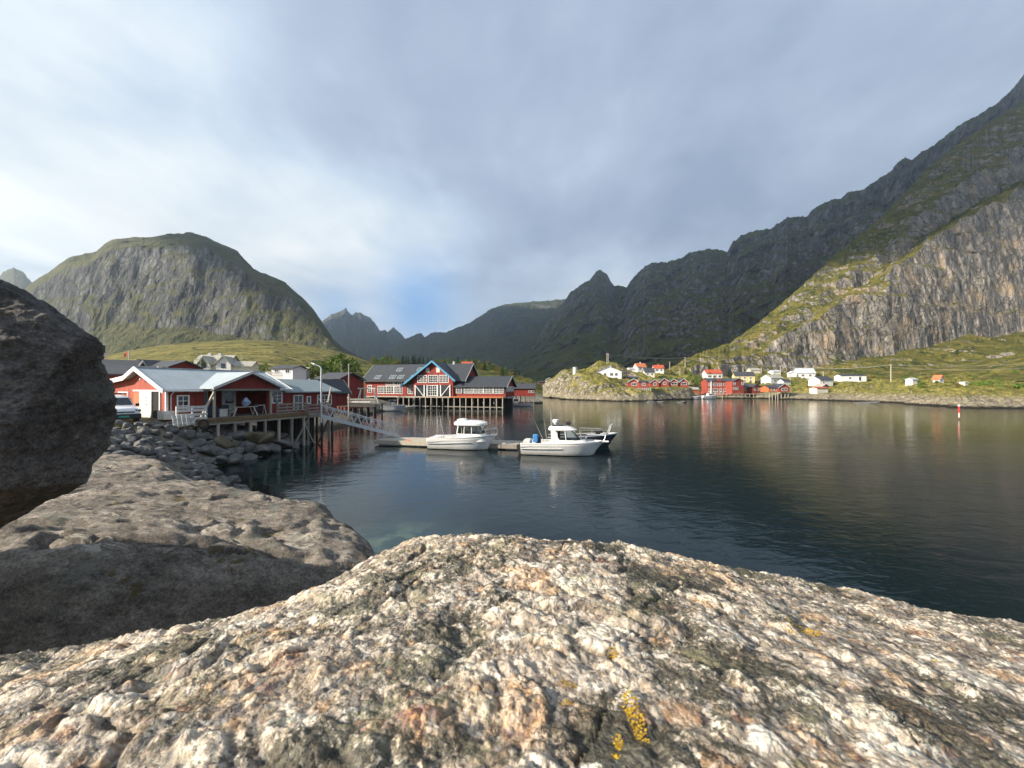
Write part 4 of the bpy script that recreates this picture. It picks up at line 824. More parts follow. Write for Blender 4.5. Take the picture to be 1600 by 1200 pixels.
mb = MB(); mb.tube([(-.45, -.52, 2.07), (2.0, -.52, 2.05)], .06, 8); mb.build('gutter', M['white_old'], roofA); mb = MB(); mb.tube([(.16, -.5, 2.03), (.16, -.08, 1.75), (.16, -.08, .1)], .04, 8); mb.build('downpipe', M['white_old'], shed)
MB().box(-0.12, 0.02, -0.02, 0.13, 0.0, 2.0).build('corner_board', M['white'], shed)
# cross gable over the porch: ridge along local y (towards the water)
xg0, xg1, xm, pf = 2.16, 7.35, 4.80, 1.5
cg = MB(); cg.extr([(xg0, 2.24), (xg1, 2.24), (xm, 3.46)], -pf, -pf + 0.08, 'y'); cg.build('porch_gable', M['red_near'], shed)
cr_ = MB(); kx = (3.57 - 2.30) / (xm - xg0)
cr_.extr([(xg0 - .2, 2.22), (xm, 3.50), (xg1 + .2, 2.22), (xg1 + .2, 2.34), (xm, 3.62), (xg0 - .2, 2.34)], -pf - 0.45, 3.2, 'y'); cr_.build('porch_roof', M['roof_metal_y'], shed)
pb = MB(); pb.extr([(xg0 - .25, 2.36), (xm, 3.68), (xg1 + .25, 2.36), (xg1 + .25, 2.14), (xm, 3.46), (xg0 - .25, 2.14)], -pf - 0.52, -pf - 0.455, 'y'); pb.build('porch_bargeboard', M['white_old'], shed)
MB().box(xg0 - .1, xg1 + .1, -pf - .02, -pf + .12, 2.08, 2.225).build('porch_beam', M['timber'], shed)
for tx in (xg0 + .1, xg1 - 0.7):
    MB().box(tx - .07, tx + .07, -pf - .01, -pf + .13, 0.0, 2.07).build('post', M['timber_pale'], shed)
MB().bar((xg0 + .1, -pf + .02, 2.0), (xg0 - 0.9, -pf - .1, 0.02), 0.12).build('brace', M['timber_pale'], shed)
MB().bar((xg1 - .7, -pf + .02, 2.0), (xg1 + 0.3, -pf + .4, 0.5), 0.10).build('brace', M['timber'], shed)
# openings
def wfront(t0, z, w, h, c, r, p=0.0, **k): return window(shed, 'f', 0, -2 * p, t0, z, w, h, c, r, **k)
wfront(0.92, 0.62, 0.62, 1.05, 2, 3)
wfront(8.15, 0.95, 0.80, 0.95, 2, 3)
door(shed, 'f', 0, -5.2, 3.35, 0.02, 0.85, 2.0, 'grey_door'); door(shed, 'f', 0, -5.2, 5.5, 0.02, 0.95, 2.0, 'white', True)
# gable: wide white sliding door half open, the shade inside painted as a near-black panel, small orange door
gd = MB(); gd.box(-0.12, -0.05, 2.05, 3.75, 0.02, 2.02); dr_ = gd.build('sliding_door', M['white_old'], shed)
hl = MB()
for zz_ in (1.55, 1.28, 1.0): hl.box(-0.128, -0.121, 2.72, 2.86, zz_, zz_ + .07)
hl.build('peephole', M['car_black'], dr_)
MB().box(-0.045, -0.032, 1.02, 2.05, 0.02, 2.0).build('doorway_shade', M['dark_in'], shed)
tr_ = MB(); tr_.box(-0.10, -0.035, 0.88, 1.02, 0, 2.12); tr_.box(-0.10, -0.035, 1.02, 4.9, 2.03, 2.15); tr_.box(-0.10, -0.035, 3.78, 3.9, 0, 2.02); tr_.build('door_frame', M['white'], shed)
MB().box(-0.07, -0.034, 4.0, 4.85, 0.02, 1.95).build('door', M['orange_far'], shed)
window(shed, 'l', 0, 0, 6.6, 0.95, 1.5, 0.95, 2, 1)
MB().box(-0.35, 0.3, -0.28, 0.62, 0.0, 0.62).build('plinth', M['white_old'], shed)
lamp = MB(); lamp.tube([(-0.035, 3.35, 3.0), (-0.25, 3.35, 3.0), (-0.28, 3.35, 2.88)], 0.05, 8); lamp.build('wall_lamp', M['white'], shed)
# grey-roofed neighbour in line with it
nb = empty('fishing_shed', A(9.35, -0.6), rzA, 'low dark red shed with a plain grey roof, behind the porch shed', 'shed')
b_ = MB(); b_.extr([(0, -.45), (7.2, -.45), (7.2, 1.9), (3.6, 3.05), (0, 1.9)], 0, 5.9, 'x'); b_.build('wall', M['red_near'], nb)
r_ = MB(); r_.extr([(-.4, 1.80), (3.6, 3.08), (7.6, 1.80), (7.6, 1.92), (3.6, 3.2), (-.4, 1.92)], -0.35, 6.25, 'x'); r_.build('roof', M['roof_grey'], nb)
for i in range(5):
    for y in (.2, 2.6): MB().tube([(.3 + i * 1.3, y, -.46), (.3 + i * 1.3, y, -4.5)], .12, 7).build('pile', M['timber_dark'], nb)
MB().box(0.1, 5.8, 4.2, 4.4, -4.4, -.46).build('shade_backing', M['timber_dark'], nb)  # added dark wall stands for the deep shade under the shed
for u, z, w, h, c, r in [(1.35, 0.15, 0.85, 1.35, 2, 2), (2.5, 0.75, 0.3, 0.6, 1, 1), (4.35, 0.55, 1.6, 0.95, 4, 2)]: window(nb, 'f', 0, 0, u, z, w, h, c, r)
n2 = house('boathouse', 'small dark roofed red boathouse with a white verge beside the grey roofed shed', W(511, 630, 46), -0.55, 2.6, 3.6, 1.45, 1.3, 'red_near', 'roof_far', 'y', [('f', -0.7, 0.4, 0.6, 0.8, 2, 2)], trim='white_old', base=0.3, cat='boathouse')

# ---------------------------------------------------------------- timber deck on posts in front of the shed
deck = empty('timber_deck', A(0.8, 2.0, GZ), rzA, 'weathered timber deck on posts in front of the red porch shed', 'deck')
mb = MB()
for i in range(56): mb.box(0.0 + i * 0.16, 0.152 + i * 0.16, 0.0, 4.55, -0.06, -0.015)
mb.build('decking', M['timber'], deck)
MB().box(-0.02, 9.0, -0.10, -0.012, -0.30, 0.015).build('edge_beam', M['beam_stain'], deck)
MB().box(-0.02, 9.0, 0.05, 0.20, -0.50, -0.30).build('edge_beam', M['timber_pale'], deck)
for i in range(8):
    t = 0.3 + i * 1.2; q = A(0.8 + t, 1.85); zb = NZ(q.x, q.y) - GZ - 0.1
    MB().box(t - .09, t + .09, 0.06, 0.24, min(zb, -1.2), -0.502).build('post', M['timber_pale'] if i % 2 else M['timber'], deck)
for i in range(5):
    t = 0.9 + i * 1.9; q = A(0.8 + t, 0.2); zb = NZ(q.x, q.y) - GZ - 0.1
    MB().box(t - .09, t + .09, 1.9, 2.08, min(zb, -1.0), -0.07).build('post', M['timber_dark'], deck)
mb = MB(); mb.bar((8.6, 0.2, -0.6), (9.4, -0.3, -2.9), 0.08); mb.build('brace', M['timber_pale'], deck)
# railing of the far half of the deck, sideways boards
rl_ = MB()
for z in (0.28, 0.55, 0.85): rl_.box(6.1, 8.9, -0.02, 0.03, z - .07, z + .07)
for t in (6.1, 7.0, 7.95, 8.85): rl_.box(t - .05, t + .05, 0.03, 0.12, 0, 0.92)
rl_.build('railing', M['timber'], deck)
# white slatted railing at the near end
fe = empty('slatted_fence', A(0.62, 2.0, GZ - 0.05), rzA, 'short white slatted fence at the near end of the timber deck', 'fence')
mb = MB()
for z in (0.15, 0.42, 0.72, 0.95): mb.box(-1.0, 0.9, -0.02, 0.02, z - .09, z + .09)
mb.build('slat', M['white_old'], fe)
for t in (-0.95, 0.0, 0.85): MB().box(t - .05, t + .05, 0.021, 0.11, -0.3, 1.05).build('post', M['white_old'], fe)
pc = empty('plank_crate', A(-0.15, 2.55, 2.75), rzA + 0.1, 'pale tilted board crate leaning in front of the white slatted fence', 'crate')
mb = MB()
for k in range(5): mb.bar((-0.55 + k * 0.28, 0, 0.0), (-0.55 + k * 0.28, 0.16, 0.75), 0.24, 0.03, (0, 1, 0))
mb.build('board', M['white_old'], pc); mb = MB(); mb.bar((-0.7, -0.04, 0.5), (0.7, -0.04, 0.5), 0.08, 0.03); mb.bar((-0.7, -0.1, 0.12), (0.7, -0.1, 0.12), 0.08, 0.03); mb.build('batten', M['timber_pale'], pc)
wh = empty('wheel', A(0.9, 2.75, 2.78), rzA, 'old dark wheel lying against the deck below the white fence', 'wheel')
mb = MB(); mb.tube([(0.3 * math.cos(a), 0.0, 0.3 * math.sin(a)) for a in [i * math.pi / 10 for i in range(21)]], 0.07, 8, False); mb.build('tyre', M['rubber'], wh)
mb = MB(); mb.tube([(0, -.03, 0), (0, .03, 0)], 0.2, 12); mb.build('rim', M['brown'], wh)
# things standing on the deck
tb = empty('table', A(4.6, 1.1), rzA, 'light wooden trestle table on the deck before the white door', 'table')
MB().box(-0.95, 0.95, -0.35, 0.35, 0.70, 0.75).build('tabletop', M['timber_pale'], tb)
for sx in (-1, 1):
    for sy in (-1, 1): MB().bar((sx * 0.65, sy * 0.25, 0.70), (sx * 0.95, sy * 0.3, 0.0), 0.06).build('leg', M['white_old'] if sy < 0 else M['timber_pale'], tb)
cv_, cf_ = stone_mesh(123, 0.85); cv_ = cv_ * (1 + 0.25 * fbm(cv_[:, 0] * 3, cv_[:, 1] * 3, cv_[:, 2] * 1.2, 3, ridged=True))[:, None] * np.array([0.30, 0.22, 0.36]); cv_[:, 2] -= cv_[:, 2].min()
pbn = from_arrays('cloth_bundle', cv_, cf_, M['blue_cloth']); pbn.location = A(4.75, 1.1, GZ + 0.75); tag(pbn, 'pale blue cloth bundle heaped on the trestle table', 'cloth')
bx_ = MB(); bx_.box(-.3, .3, -.25, .25, 0, .55); bx_.box(-.34, .34, -.29, .29, .55, .62); ob = bx_.build('storage_box', M['white_old'], None, False, 0.02); ob.location = A(3.25, 0.6); ob.rotation_euler = (0, 0, rzA); tag(ob, 'white lidded storage box left of the trestle table', 'box')
mb = MB(); mb.box(-.4, .4, -.3, .3, 0, .9); mb.box(-.36, .36, -.34, -.302, .1, .8); ob = mb.build('freezer_chest', M['navy'], None, False, 0.04); ob.location = A(2.35, 0.75); ob.rotation_euler = (0, 0, rzA); tag(ob, 'dark blue covered chest beside the porch post', 'chest')
def chair(loc, rz, lab, m):
    c = empty('chair', loc, rz, lab, 'chair'); MB().box(-.22, .22, -.22, .22, .42, .46).build('seat', M[m], c); MB().bar((0, .22, .46), (0, .32, .92), .42, .03, (0, 1, 0)).build('backrest', M[m], c)
    for sx in (-1, 1):
        for sy in (-1, 1): MB().bar((sx * .19, sy * .19, .42), (sx * .22, sy * .24, 0), .035).build('leg', M['car_black'], c)
chair(A(6.0, 1.0), rzA + 0.6, 'dark folding chair at the right end of the trestle table', 'navy')
chair(A(3.75, 0.2), rzA + 2.6, 'dark chair behind the trestle table near the grey door', 'navy')
fr = empty('trestle', A(6.35, 0.4), rzA, 'small white a-frame trestle under the porch, right of the dark chair', 'trestle')
for sx in (-.4, .4): MB().bar((sx, -.25, 0), (sx, 0, .75), .05).build('leg', M['white_old'], fr); MB().bar((sx, .25, 0), (sx, 0, .75), .05).build('leg', M['white_old'], fr)
MB().bar((-.45, 0, .77), (.45, 0, .77), .07).build('rail', M['white_old'], fr)

# ---------------------------------------------------------------- landing platform, lamp post, gangway and pontoon
pl = empty('landing_platform', A(9.85, 1.95, 2.85), rzA, 'small grey timber landing with rails at the head of the gangway', 'platform')
mb = MB()
for i in range(14): mb.box(i * .18, i * .18 + .17, 0.0, 2.6, -.06, 0)
mb.build('decking', M['timber'], pl)
mb = MB(); mb.box(0, 2.5, -.08, 0, -.28, .02); mb.build('edge_beam', M['timber'], pl)
mb = MB()
for z in (.3, .6, .92): mb.box(0.0, 1.9, -.05, 0.0, z - .07, z + .07)
mb.build('railing', M['timber'], pl)
for t in (0.05, 1.0, 1.9): MB().box(t - .05, t + .05, 0.001, .1, -.06, 1.0).build('rail_post', M['timber'], pl)
for t, y in ((0.1, 0.1), (2.4, 0.1), (0.1, 2.4), (2.4, 2.4), (1.3, 1.3)): MB().tube([(t, y, -0.07), (t, y, -4.6)], 0.11, 8).build('pile', M['timber_dark'] if y > 1 else M['timber'], pl)
MB().bar((0.1, .1, -.4), (-1.3, .1, -2.6), .12).build('brace', M['timber'], pl)
MB().bar((2.4, .1, -.5), (1.2, .1, -2.8), .12).build('brace', M['timber_dark'], pl)
xf = MB(); xf.bar((2.2, .3, 0), (3.2, .8, 2.6), .11); xf.bar((3.4, .6, -.2), (2.3, 1.6, 1.6), .11); xf.bar((2.2, .2, 1.2), (3.2, .2, -.1), .1); xf.build('hoist_leg', M['timber_pale'], pl)
lp = W(502, 645, 35.0); lamp_post = empty('street_lamp', (lp.x, lp.y, 2.6), 0, 'tall bent street lamp post by the head of the gangway', 'street lamp')
MB().tube([(0, 0, -0.4), (0, 0, 4.5), (-.1, 0, 4.72), (-.55, 0, 4.92)], [.09, .07, .055, .05], 8).build('pole', M['alu'], lamp_post)
mb = MB(); mb.tube([(-.45, 0, 4.86), (-.62, 0, 4.93), (-.92, 0, 5.05)], [.05, .10, .05], 8); mb.build('lamp_head', M['white_old'], lamp_post)
g0, g1 = W(503, 651, 35.6), W(622, 682, 38.6); g0.z = 2.75; g1.z = 0.58
gw = empty('gangway', g0, 0, 'aluminium lattice gangway sloping from the timber landing down to the pontoon', 'gangway')
d_ = (g1 - g0); dn = Vector((d_.x, d_.y, 0)).normalized(); sd_ = Vector((-dn.y, dn.x, 0)); ln = d_.length
def gp(t, s, z): return d_ * t + sd_ * s + Vector((0, 0, z))
mb = MB(); mb.bar(gp(0, 0, .05), gp(1, 0, .05), .95, .05); mb.build('walkway', M['steel'], gw)
for s in (-.55, .55):
    mb = MB(); mb.bar(gp(0, s, 0), gp(1, s, 0), .07, .26); mb.bar(gp(0.0, s, 1.02), gp(.97, s, 1.02), .05); mb.bar(gp(.97, s, 1.02), gp(.97, s, 0), .045); mb.bar(gp(0.03, s, .86), gp(.93, s, .86), .03)
    n = 9
    for i in range(n):
        t0, t1 = 0.05 + i * .9 / n, 0.05 + (i + 1) * .9 / n
        mb.bar(gp(t0, s, 1.0), gp((t0 + t1) / 2, s, .1), .045); mb.bar(gp((t0 + t1) / 2, s, .1), gp(t1, s, 1.0), .045)
    mb.build('side_truss', M['alu'], gw)
pa, pbq = Vector((-12.6, 37.2, 0)), Vector((5.2, 33.4, 0)); pd = (pbq - pa).normalized(); prz = math.atan2(pd.y, pd.x)
po = empty('pontoon', pa, prz, 'long low floating timber pontoon with the white boats moored to it', 'pontoon')
plen = (pbq - pa).length
for k in range(3):
    x0 = k * plen / 3 + (.06 if k else 0); x1 = (k + 1) * plen / 3
    mb = MB(); n = int((x1 - x0) / .2)
    for i in range(n): mb.box(x0 + i * (x1 - x0) / n, x0 + (i + .93) * (x1 - x0) / n, -1.15, 1.15, .44, .49)
    mb.build('decking', M['timber_pale'], po)
    mb = MB(); mb.box(x0, x1, -1.25, -1.152, .12, .50); mb.box(x0, x1, 1.152, 1.25, .12, .50); mb.box(x0, x0 + .08, -1.15, 1.15, .12, .43); mb.build('fascia', M['timber_pale'] if k < 1 else M['timber'], po)
    MB().box(x0 + .3, x1 - .3, -1.05, 1.05, -.35, .30).build('float', M['gel_grey'], po)
for x in (3.2, 9.5, 12.2): MB().bar((x, -1.1, .55), (x + .35, -1.1, .55), .06, .12).build('cleat', M['orange'] if x < 4 else M['steel'], po)

# far timber pier in front of the lodge with its hoisting frame
pr_ = W(560, 620, 62); pier = empty('timber_pier', (pr_.x - 0.6, pr_.y, 0), -0.08, 'dark timber pier with board railing and piles, in front of the red lodge', 'pier')
mb = MB()
for i in range(34): mb.box(-3.9 + i * .24, -3.9 + i * .24 + .22, -2, 4.5, 2.78, 2.86)
mb.build('decking', M['timber'], pier)
mb = MB(); mb.box(-4, 4.4, -2.1, -2.0, 2.35, 2.88); mb.build('edge_beam', M['timber_dark'], pier)
mb = MB()
for z in (3.15, 3.55): mb.box(-4, 4.4, -2.06, -2.0, z - .14, z + .14)
mb.build('railing', M['timber'], pier); tag(MB().box(0.6, 3.6, -2.11, -2.062, 3.05, 3.25).build('railing_board', M['white_old'], pier), 'pale replacement board')
for i in range(9): MB().box(-4 + i * 1.03, -3.88 + i * 1.03, -1.999, -1.9, 2.86, 3.72).build('rail_post', M['timber'], pier)
for i in range(8):
    for y in (-1.8, 1.2): MB().tube([(-3.8 + i * 1.12, y, 2.75), (-3.75 + i * 1.12, y, -2.5)], .13, 7).build('pile', M['timber_dark'], pier)
hf = empty('hoisting_frame', (pr_.x + 1.6, pr_.y - 0.3, 2.86), -0.05, 'white timber hoisting frame with splayed legs standing on the dark pier', 'frame')
for sx in (-1.15, 1.15):
    for sy in (-.5, .5): MB().bar((sx * .95, 0, 2.3), (sx * 1.35, sy, 0), .12).build('leg', M['white'], hf)
MB().box(-1.6, 1.5, -.09, .09, 2.3, 2.48).build('beam', M['white_old'], hf)
mb = MB(); mb.tube([(0, 0, 2.3), (-.3, 0, 1.4), (-.25, 0, .3)], [.03, .16, .24], 7); ob = mb.build('net_bundle', M['timber_pale'], None, True); ob.location = (pr_.x + 1.4, pr_.y - .2, 2.9); tag(ob, 'tan fishing net bundle hung from the white hoisting frame', 'net')
bb_ = MB(); bb_.box(-1.1, 1.1, -.4, .4, 0, .30); bb_.box(-1.0, 1.0, -.44, -.401, .08, .22); ob = bb_.build('fish_box', M['white'], None, False, .03); ob.location = (pr_.x - 2.0, pr_.y - 1.4, 2.86 + .75); tag(ob, 'long white box lying on the dark pier, left of the hoisting frame', 'box')
mb = MB(); mb.box(-1.0, 1.0, -.35, .35, 0, .74); tag(mb.build('pallet_stack', M['timber'], None), 'grey pallet stack under the long white box on the pier', 'pallets').location = (pr_.x - 2.0, pr_.y - 1.4, 2.86)
fp = W(545, 622, 60); ps = empty('pole', (fp.x, fp.y, 2.5), 0, 'tall grey timber pole standing left of the hoisting frame', 'pole')
MB().tube([(0, 0, -4), (.02, 0, 6.4)], [.15, .10], 8).build('shaft', M['timber_pale'], ps); MB().tube([(.02, 0, 6.4), (.02, 0, 6.55)], .13, 8).build('cap', M['white_old'], ps)

# ---------------------------------------------------------------- the red lodge on piles
lrz = R(-15); lo = W(676, 619, 101); lo.z = 0
lodge = empty('harbour_lodge', lo, lrz, 'long red waterfront lodge on piles with slate roofs, blue gable trim and many white windows', 'lodge')
DZ = 3.05                                        # deck level
# gable hall: local x -5.6..5.9, front y=0
gh = MB(); gh.extr([(-5.7, DZ), (5.8, DZ), (5.8, 7.6), (0.2, 12.0), (-5.7, 7.3)], 0, 14, 'y'); hall = gh.build('hall_wall', M['red_lodge'], lodge)
hr = MB(); hr.extr([(-8.9, 5.55), (0.2, 12.05), (6.6, 6.95), (6.6, 7.2), (0.2, 12.32), (-8.9, 5.80)], -0.8, 14.3, 'y'); hroof = hr.build('hall_roof', M['roof_dark'], lodge)
bt_ = MB(); bt_.extr([(-9.0, 5.35), (0.2, 11.95), (6.7, 6.75), (6.7, 7.32), (0.2, 12.48), (-9.0, 5.92)], -0.92, -0.805, 'y'); bt_.build('bargeboard', M['blue_trim'], hroof)
def lw(u, z, w, h, c, r, **k): return window(lodge, 'f', 0, 0, u, z, w, h, c, r, fw=.14, **k)
for u in (-3.0, 0.1, 3.2): lw(u, 6.75, 2.5, 1.75, 6 if abs(u) > 1 else 4, 4)
for u in (-1.45, 1.55): 
    s_ = MB().box(u - .5, u + .5, -.06, -.004, 9.3, 10.6).build('shutter', M['cream'], lodge)
MB().box(-5.0, 5.0, -.03, -.004, DZ + .05, 6.0).build('porch_opening', M['glass'], lodge)
for u0, u1, z0, z1 in ((-4.9, -2.6, 5.9, 3.2), (4.9, 2.6, 5.9, 3.2)): MB().bar((u0, -.12, z0), (u1, -.12, z1), .32, .16).build('brace', M['white'], lodge)
for u in (-5.0, -2.35, -1.5, 1.5, 2.35, 5.0): MB().box(u - .13, u + .13, -.25, -.035, DZ, 6.05).build('post', M['white'], lodge)
lw(0, 3.35, 2.4, 2.5, 4, 4, off=.04)
# main wing to the left, ridge along x
mw = MB(); mw.extr([(2.0, DZ), (12.0, DZ), (12.0, 7.45), (7.0, 11.6), (2.0, 7.45)], -22.0, 8.2, 'x'); mw.build('main_wall', M['red_lodge'], lodge)
mr = MB(); mr.extr([(1.2, 6.95), (7.0, 11.75), (12.8, 6.95), (12.8, 7.22), (7.0, 12.03), (1.2, 7.22)], -22.6, 8.8, 'x'); mroof = mr.build('main_roof', M['roof_dark'], lodge)
for s in (-22.66, 8.81):
    vb = MB(); vb.extr([(1.1, 6.82), (7.0, 11.72), (12.9, 6.82), (12.9, 7.24), (7.0, 12.12), (1.1, 7.24)], s, s + .06, 'x'); vb.build('verge_board', M['white_old'], mroof)
kx = (12.03 - 7.22) / 5.8; an = math.atan(kx)
def skylight(u, y, w=1.9, l=1.5):
    z = 7.22 + (y - 1.2) * kx; f = MB(); f.box(-w / 2, w / 2, -l / 2, l / 2, 0.0, .14); o = f.build('roof_window', M['gel_grey'], mroof); o.location = (u, y, z); o.rotation_euler = (an, 0, 0)
    p = MB(); p.box(-w / 2 + .1, -.05, -l / 2 + .1, l / 2 - .1, .14, .155); p.box(.05, w / 2 - .1, -l / 2 + .1, l / 2 - .1, .14, .155); p.build('pane', M['glass_sky'], o)
for u, y in [(-18.0, 2.4), (-13.3, 2.4), (-10.8, 2.4), (-6.8, 2.4), (-4.5, 2.4), (-12.7, 5.0), (-6.2, 5.0)]: skylight(u, y)
def mwn(u, z, w, h, c, r): return window(lodge, 'f', 0, 0, u, z, w, h, c, r, fw=.14, off=-2.0)
for u in (-20.4,): mwn(u, 4.0, 1.1, 1.9, 2, 4)
for u, w, c in [(-16.4, 2.6, 6), (-13.9, 2.0, 4), (-11.4, 2.4, 6), (-7.2, 2.3, 6)]: mwn(u, 3.75, w, 1.9, c, 4)
for u, w, c in [(-13.9, 2.4, 4), (-11.6, 2.4, 4), (-7.2, 1.9, 4)]: mwn(u, 6.1, w, .85, c, 1)
door(lodge, 'f', 0, 0, -9.4, DZ, 1.3, 2.6, 'red_lodge', False, 'red_lodge', -2.0)
# low wing to the right with the long row of windows
rwg = MB(); rwg.extr([(0.6, DZ), (9.0, DZ), (9.0, 5.75), (4.8, 8.1), (0.6, 5.75)], 5.82, 19.8, 'x'); rwg.build('wing_wall', M['red_lodge'], lodge)
pn_ = MB(); pn_.box(6.0, 19.6, .52, .598, 3.95, 5.70); pn_.build('window_band', M['dark_panel'], lodge)
rr_ = MB(); rr_.extr([(0.0, 5.45), (4.8, 8.15), (9.6, 5.45), (9.6, 5.68), (4.8, 8.38), (0.0, 5.68)], 5.9, 20.4, 'x'); wroof = rr_.build('wing_roof', M['roof_dark'], lodge)
for u, w, c in [(7.2, 1.3, 2), (9.9, 2.3, 6), (12.6, 2.3, 6), (15.2, 2.3, 6), (17.9, 2.4, 6)]: window(lodge, 'f', 0, 0, u, 4.0, w, 1.6, c, 4, fw=.13, off=-.52)
vw = MB(); vw.extr([(-.1, 5.35), (4.8, 8.1), (9.7, 5.35), (9.7, 5.75), (4.8, 8.45), (-.1, 5.75)], 20.405, 20.5, 'x'); vw.build('verge_board', M['steel'], wroof)
tag(MB().box(19.81, 19.9, 1.2, 8.4, 4.3, 5.7).build('end_panel', M['gel_grey'], lodge), 'grey panel on the end wall')
dkm = MB(); dkm.box(-9.5, 20.0, -2.2, -.01, DZ - .28, DZ - .02); dkm.box(-22.2, -9.505, -.2, 1.95, DZ - .28, DZ - .02); dkm.box(-22, 19.8, 1.96, 9, DZ - .5, DZ - .05); dkm.build('deck', M['timber_pale'], lodge)
tag(MB().box(6.0, 20.0, -2.26, -2.205, DZ - .24, DZ + .12).build('deck_edge', M['orange_far'], lodge), 'orange edge board')
rr2 = MB()
for z in (.45, .9): rr2.bar((-21.5, -.1, DZ + z), (-9.6, -.1, DZ + z), .06)
for i in range(9): rr2.bar((-21.5 + i * 1.48, -.1, DZ), (-21.5 + i * 1.48, -.1, DZ + .95), .07)
rr2.build('railing', M['red_lodge'], lodge)
for i in range(19): MB().tube([(-9.0 + i * 1.6, -2.0, DZ - .28), (-9.0 + i * 1.6 + (i % 3 - 1) * .06, -2.0, -1.5)], .15, 7).build('pile', M['timber_pale'], lodge)
for i in range(14): MB().tube([(-21.5 + i * 2.9, 2.4, DZ - .5), (-21.5 + i * 2.9, 2.4, -1.5)], .17, 7).build('pile', M['timber'], lodge)
for i in range(10): MB().tube([(-8.0 + i * 2.9, 5.5, DZ - .5), (-8.0 + i * 2.9, 5.5, -1.5)], .17, 7).build('pile', M['timber_dark'], lodge)
mb = MB(); mb.bar((-9, -2.05, .55), (20, -2.05, .5), .14, .22); mb.build('waling', M['timber'], lodge)
MB().box(-22, 19.5, 8.2, 8.8, -1, DZ - .5).build('back_wall', M['timber_dark'], lodge)
mb = MB()
for x, z in ((3.0, 13.05), (-3.4, 12.9)): mb.box(x - .25, x + .25, 6.7, 7.3, 11.6, z - .5)
mb.build('chimney', M['steel'], mroof)
# boathouse right of it
bh0 = W(818, 624, 122); bh = house('boathouse', 'dark red boathouse on tall stilts, right of the long lodge', (bh0.x - .3, bh0.y, 2.9), R(-3), 7.6, 7.0, 2.15, 1.5, 'red_lodge', 'roof_far', 'x', [('f', -3.0, .9, .8, .8, 2, 1), ('f', 2.3, .9, .7, .5, 2, 1), ('f', 3.2, .9, .7, .5, 2, 1)], base=.2, cat='boathouse', chim=[(-.2, 0, .6, 'roof_far')])
for i in range(6):
    for y in (-3.2, 3.2): MB().tube([(-3.6 + i * 1.44, y, -.22), (-3.6 + i * 1.44, y, -4.5)], .14, 7).build('pile', M['timber'] if y < 0 else M['timber_dark'], bh)
# ---------------------------------------------------------------- boats
def hull(L, beam, zs, zb, zk=-.35, n=26, full=.72, flare=.72):
    """open-topped planked hull: x from stern 0 to bow L; returns sections for the topsides and the deck line"""
    st = []
    for i in range(n + 1):
        t = i / n; x = L * t
        hb = beam / 2 * (1 - max(0, (t - .45) / .55) ** 2.3) * (0.93 + .07 * min(1, t / .3))
        sh = zs + (zb - zs) * t ** 1.5
        rake = L * .10 * max(0, (t - .55) / .45) ** 2
        hc = hb * (full + (1 - full) * 0) * (1 - .35 * max(0, (t - .5) / .5) ** 2)
        keel = zk + (zs * .45 - zk) * max(0, (t - .78) / .22) ** 2.2
        st.append((x, rake, hb, sh, hc, keel))
    return st
def hull_mesh(st):
    V = []; F = []; m = 9
    for x, rake, hb, sh, hc, k in st:
        zc = k * .25 + .12
        pts = [(0, k), (hc * .55, k * .62 + zc * .2), (hc * .92, zc), (hc * .97, zc + .05), (hc + (hb - hc) * .35, zc + (sh - zc) * .3), (hc + (hb - hc) * .72, zc + (sh - zc) * .58), (hb * 1.0, zc + (sh - zc) * .80), (hb * 1.015, zc + (sh - zc) * .84), (hb, sh)]
        for y, z in pts:
            f = (z - k) / max(1e-3, sh - k); V.append((x - rake * (1 - f), -y, z))
        for y, z in pts[1:]:
            f = (z - k) / max(1e-3, sh - k); V.append((x - rake * (1 - f), y, z))
    w = 2 * m - 1
    for i in range(len(st) - 1):
        a, b = i * w, (i + 1) * w
        for j in range(m - 1):
            F.append((a + j, b + j, b + j + 1, a + j + 1))
            ja, jb = (0 if j == 0 else m + j - 1), m + j
            F.append((a + ja, a + jb, b + jb, b + ja))
    # transom
    F.append(tuple([m + j for j in range(m - 2, -1, -1)] + list(range(0, m))))
    mb = MB(); mb.v = V; mb.f = F; return mb
def deck_mesh(st, dz=-.03, x0=0, x1=99, inset=.02):
    mb = MB(); row = [(x, hb - inset, sh + dz) for x, _, hb, sh, _, _ in st if x0 <= x <= x1]
    vs = []; 
    for x, h, z in row: vs += [(x, -max(h, .01), z), (x, 0, z + .05 * min(1, h)), (x, max(h, .01), z)]
    fs = []
    for i in range(len(row) - 1): a, b = i * 3, i * 3 + 3; fs += [(a, a + 1, b + 1, b), (a + 1, a + 2, b + 2, b + 1)]
    return mb.add(vs, fs)
def gunwale(st, w=.09, h=.07, x0=0, x1=99):
    mb = MB()
    for s in (-1, 1):
        q = [(x, s * hb, sh + .01) for x, _, hb, sh, _, _ in st if x0 <= x <= x1]
        for a, b in zip(q[:-1], q[1:]): mb.bar(a, b, w, h)
    return mb
def shell(secs, n=28, pw=3.0):
    """rounded solid from stacked outlines: (z, x0, x1, half width)"""
    mb = MB(); V = []
    for z, x0, x1, hw in secs:
        cx, rx = (x0 + x1) / 2, (x1 - x0) / 2
        for j in range(n):
            a = 2 * math.pi * j / n; ca, sa = math.cos(a), math.sin(a)
            V.append((cx + rx * math.copysign(abs(ca) ** (2 / pw), ca), hw * math.copysign(abs(sa) ** (2 / pw), sa), z))
    F = [(i * n + j, i * n + (j + 1) % n, (i + 1) * n + (j + 1) % n, (i + 1) * n + j) for i in range(len(secs) - 1) for j in range(n)]
    F += [tuple(reversed(range(n))), tuple((len(secs) - 1) * n + j for j in range(n))]
    mb.v = V; mb.f = F; return mb

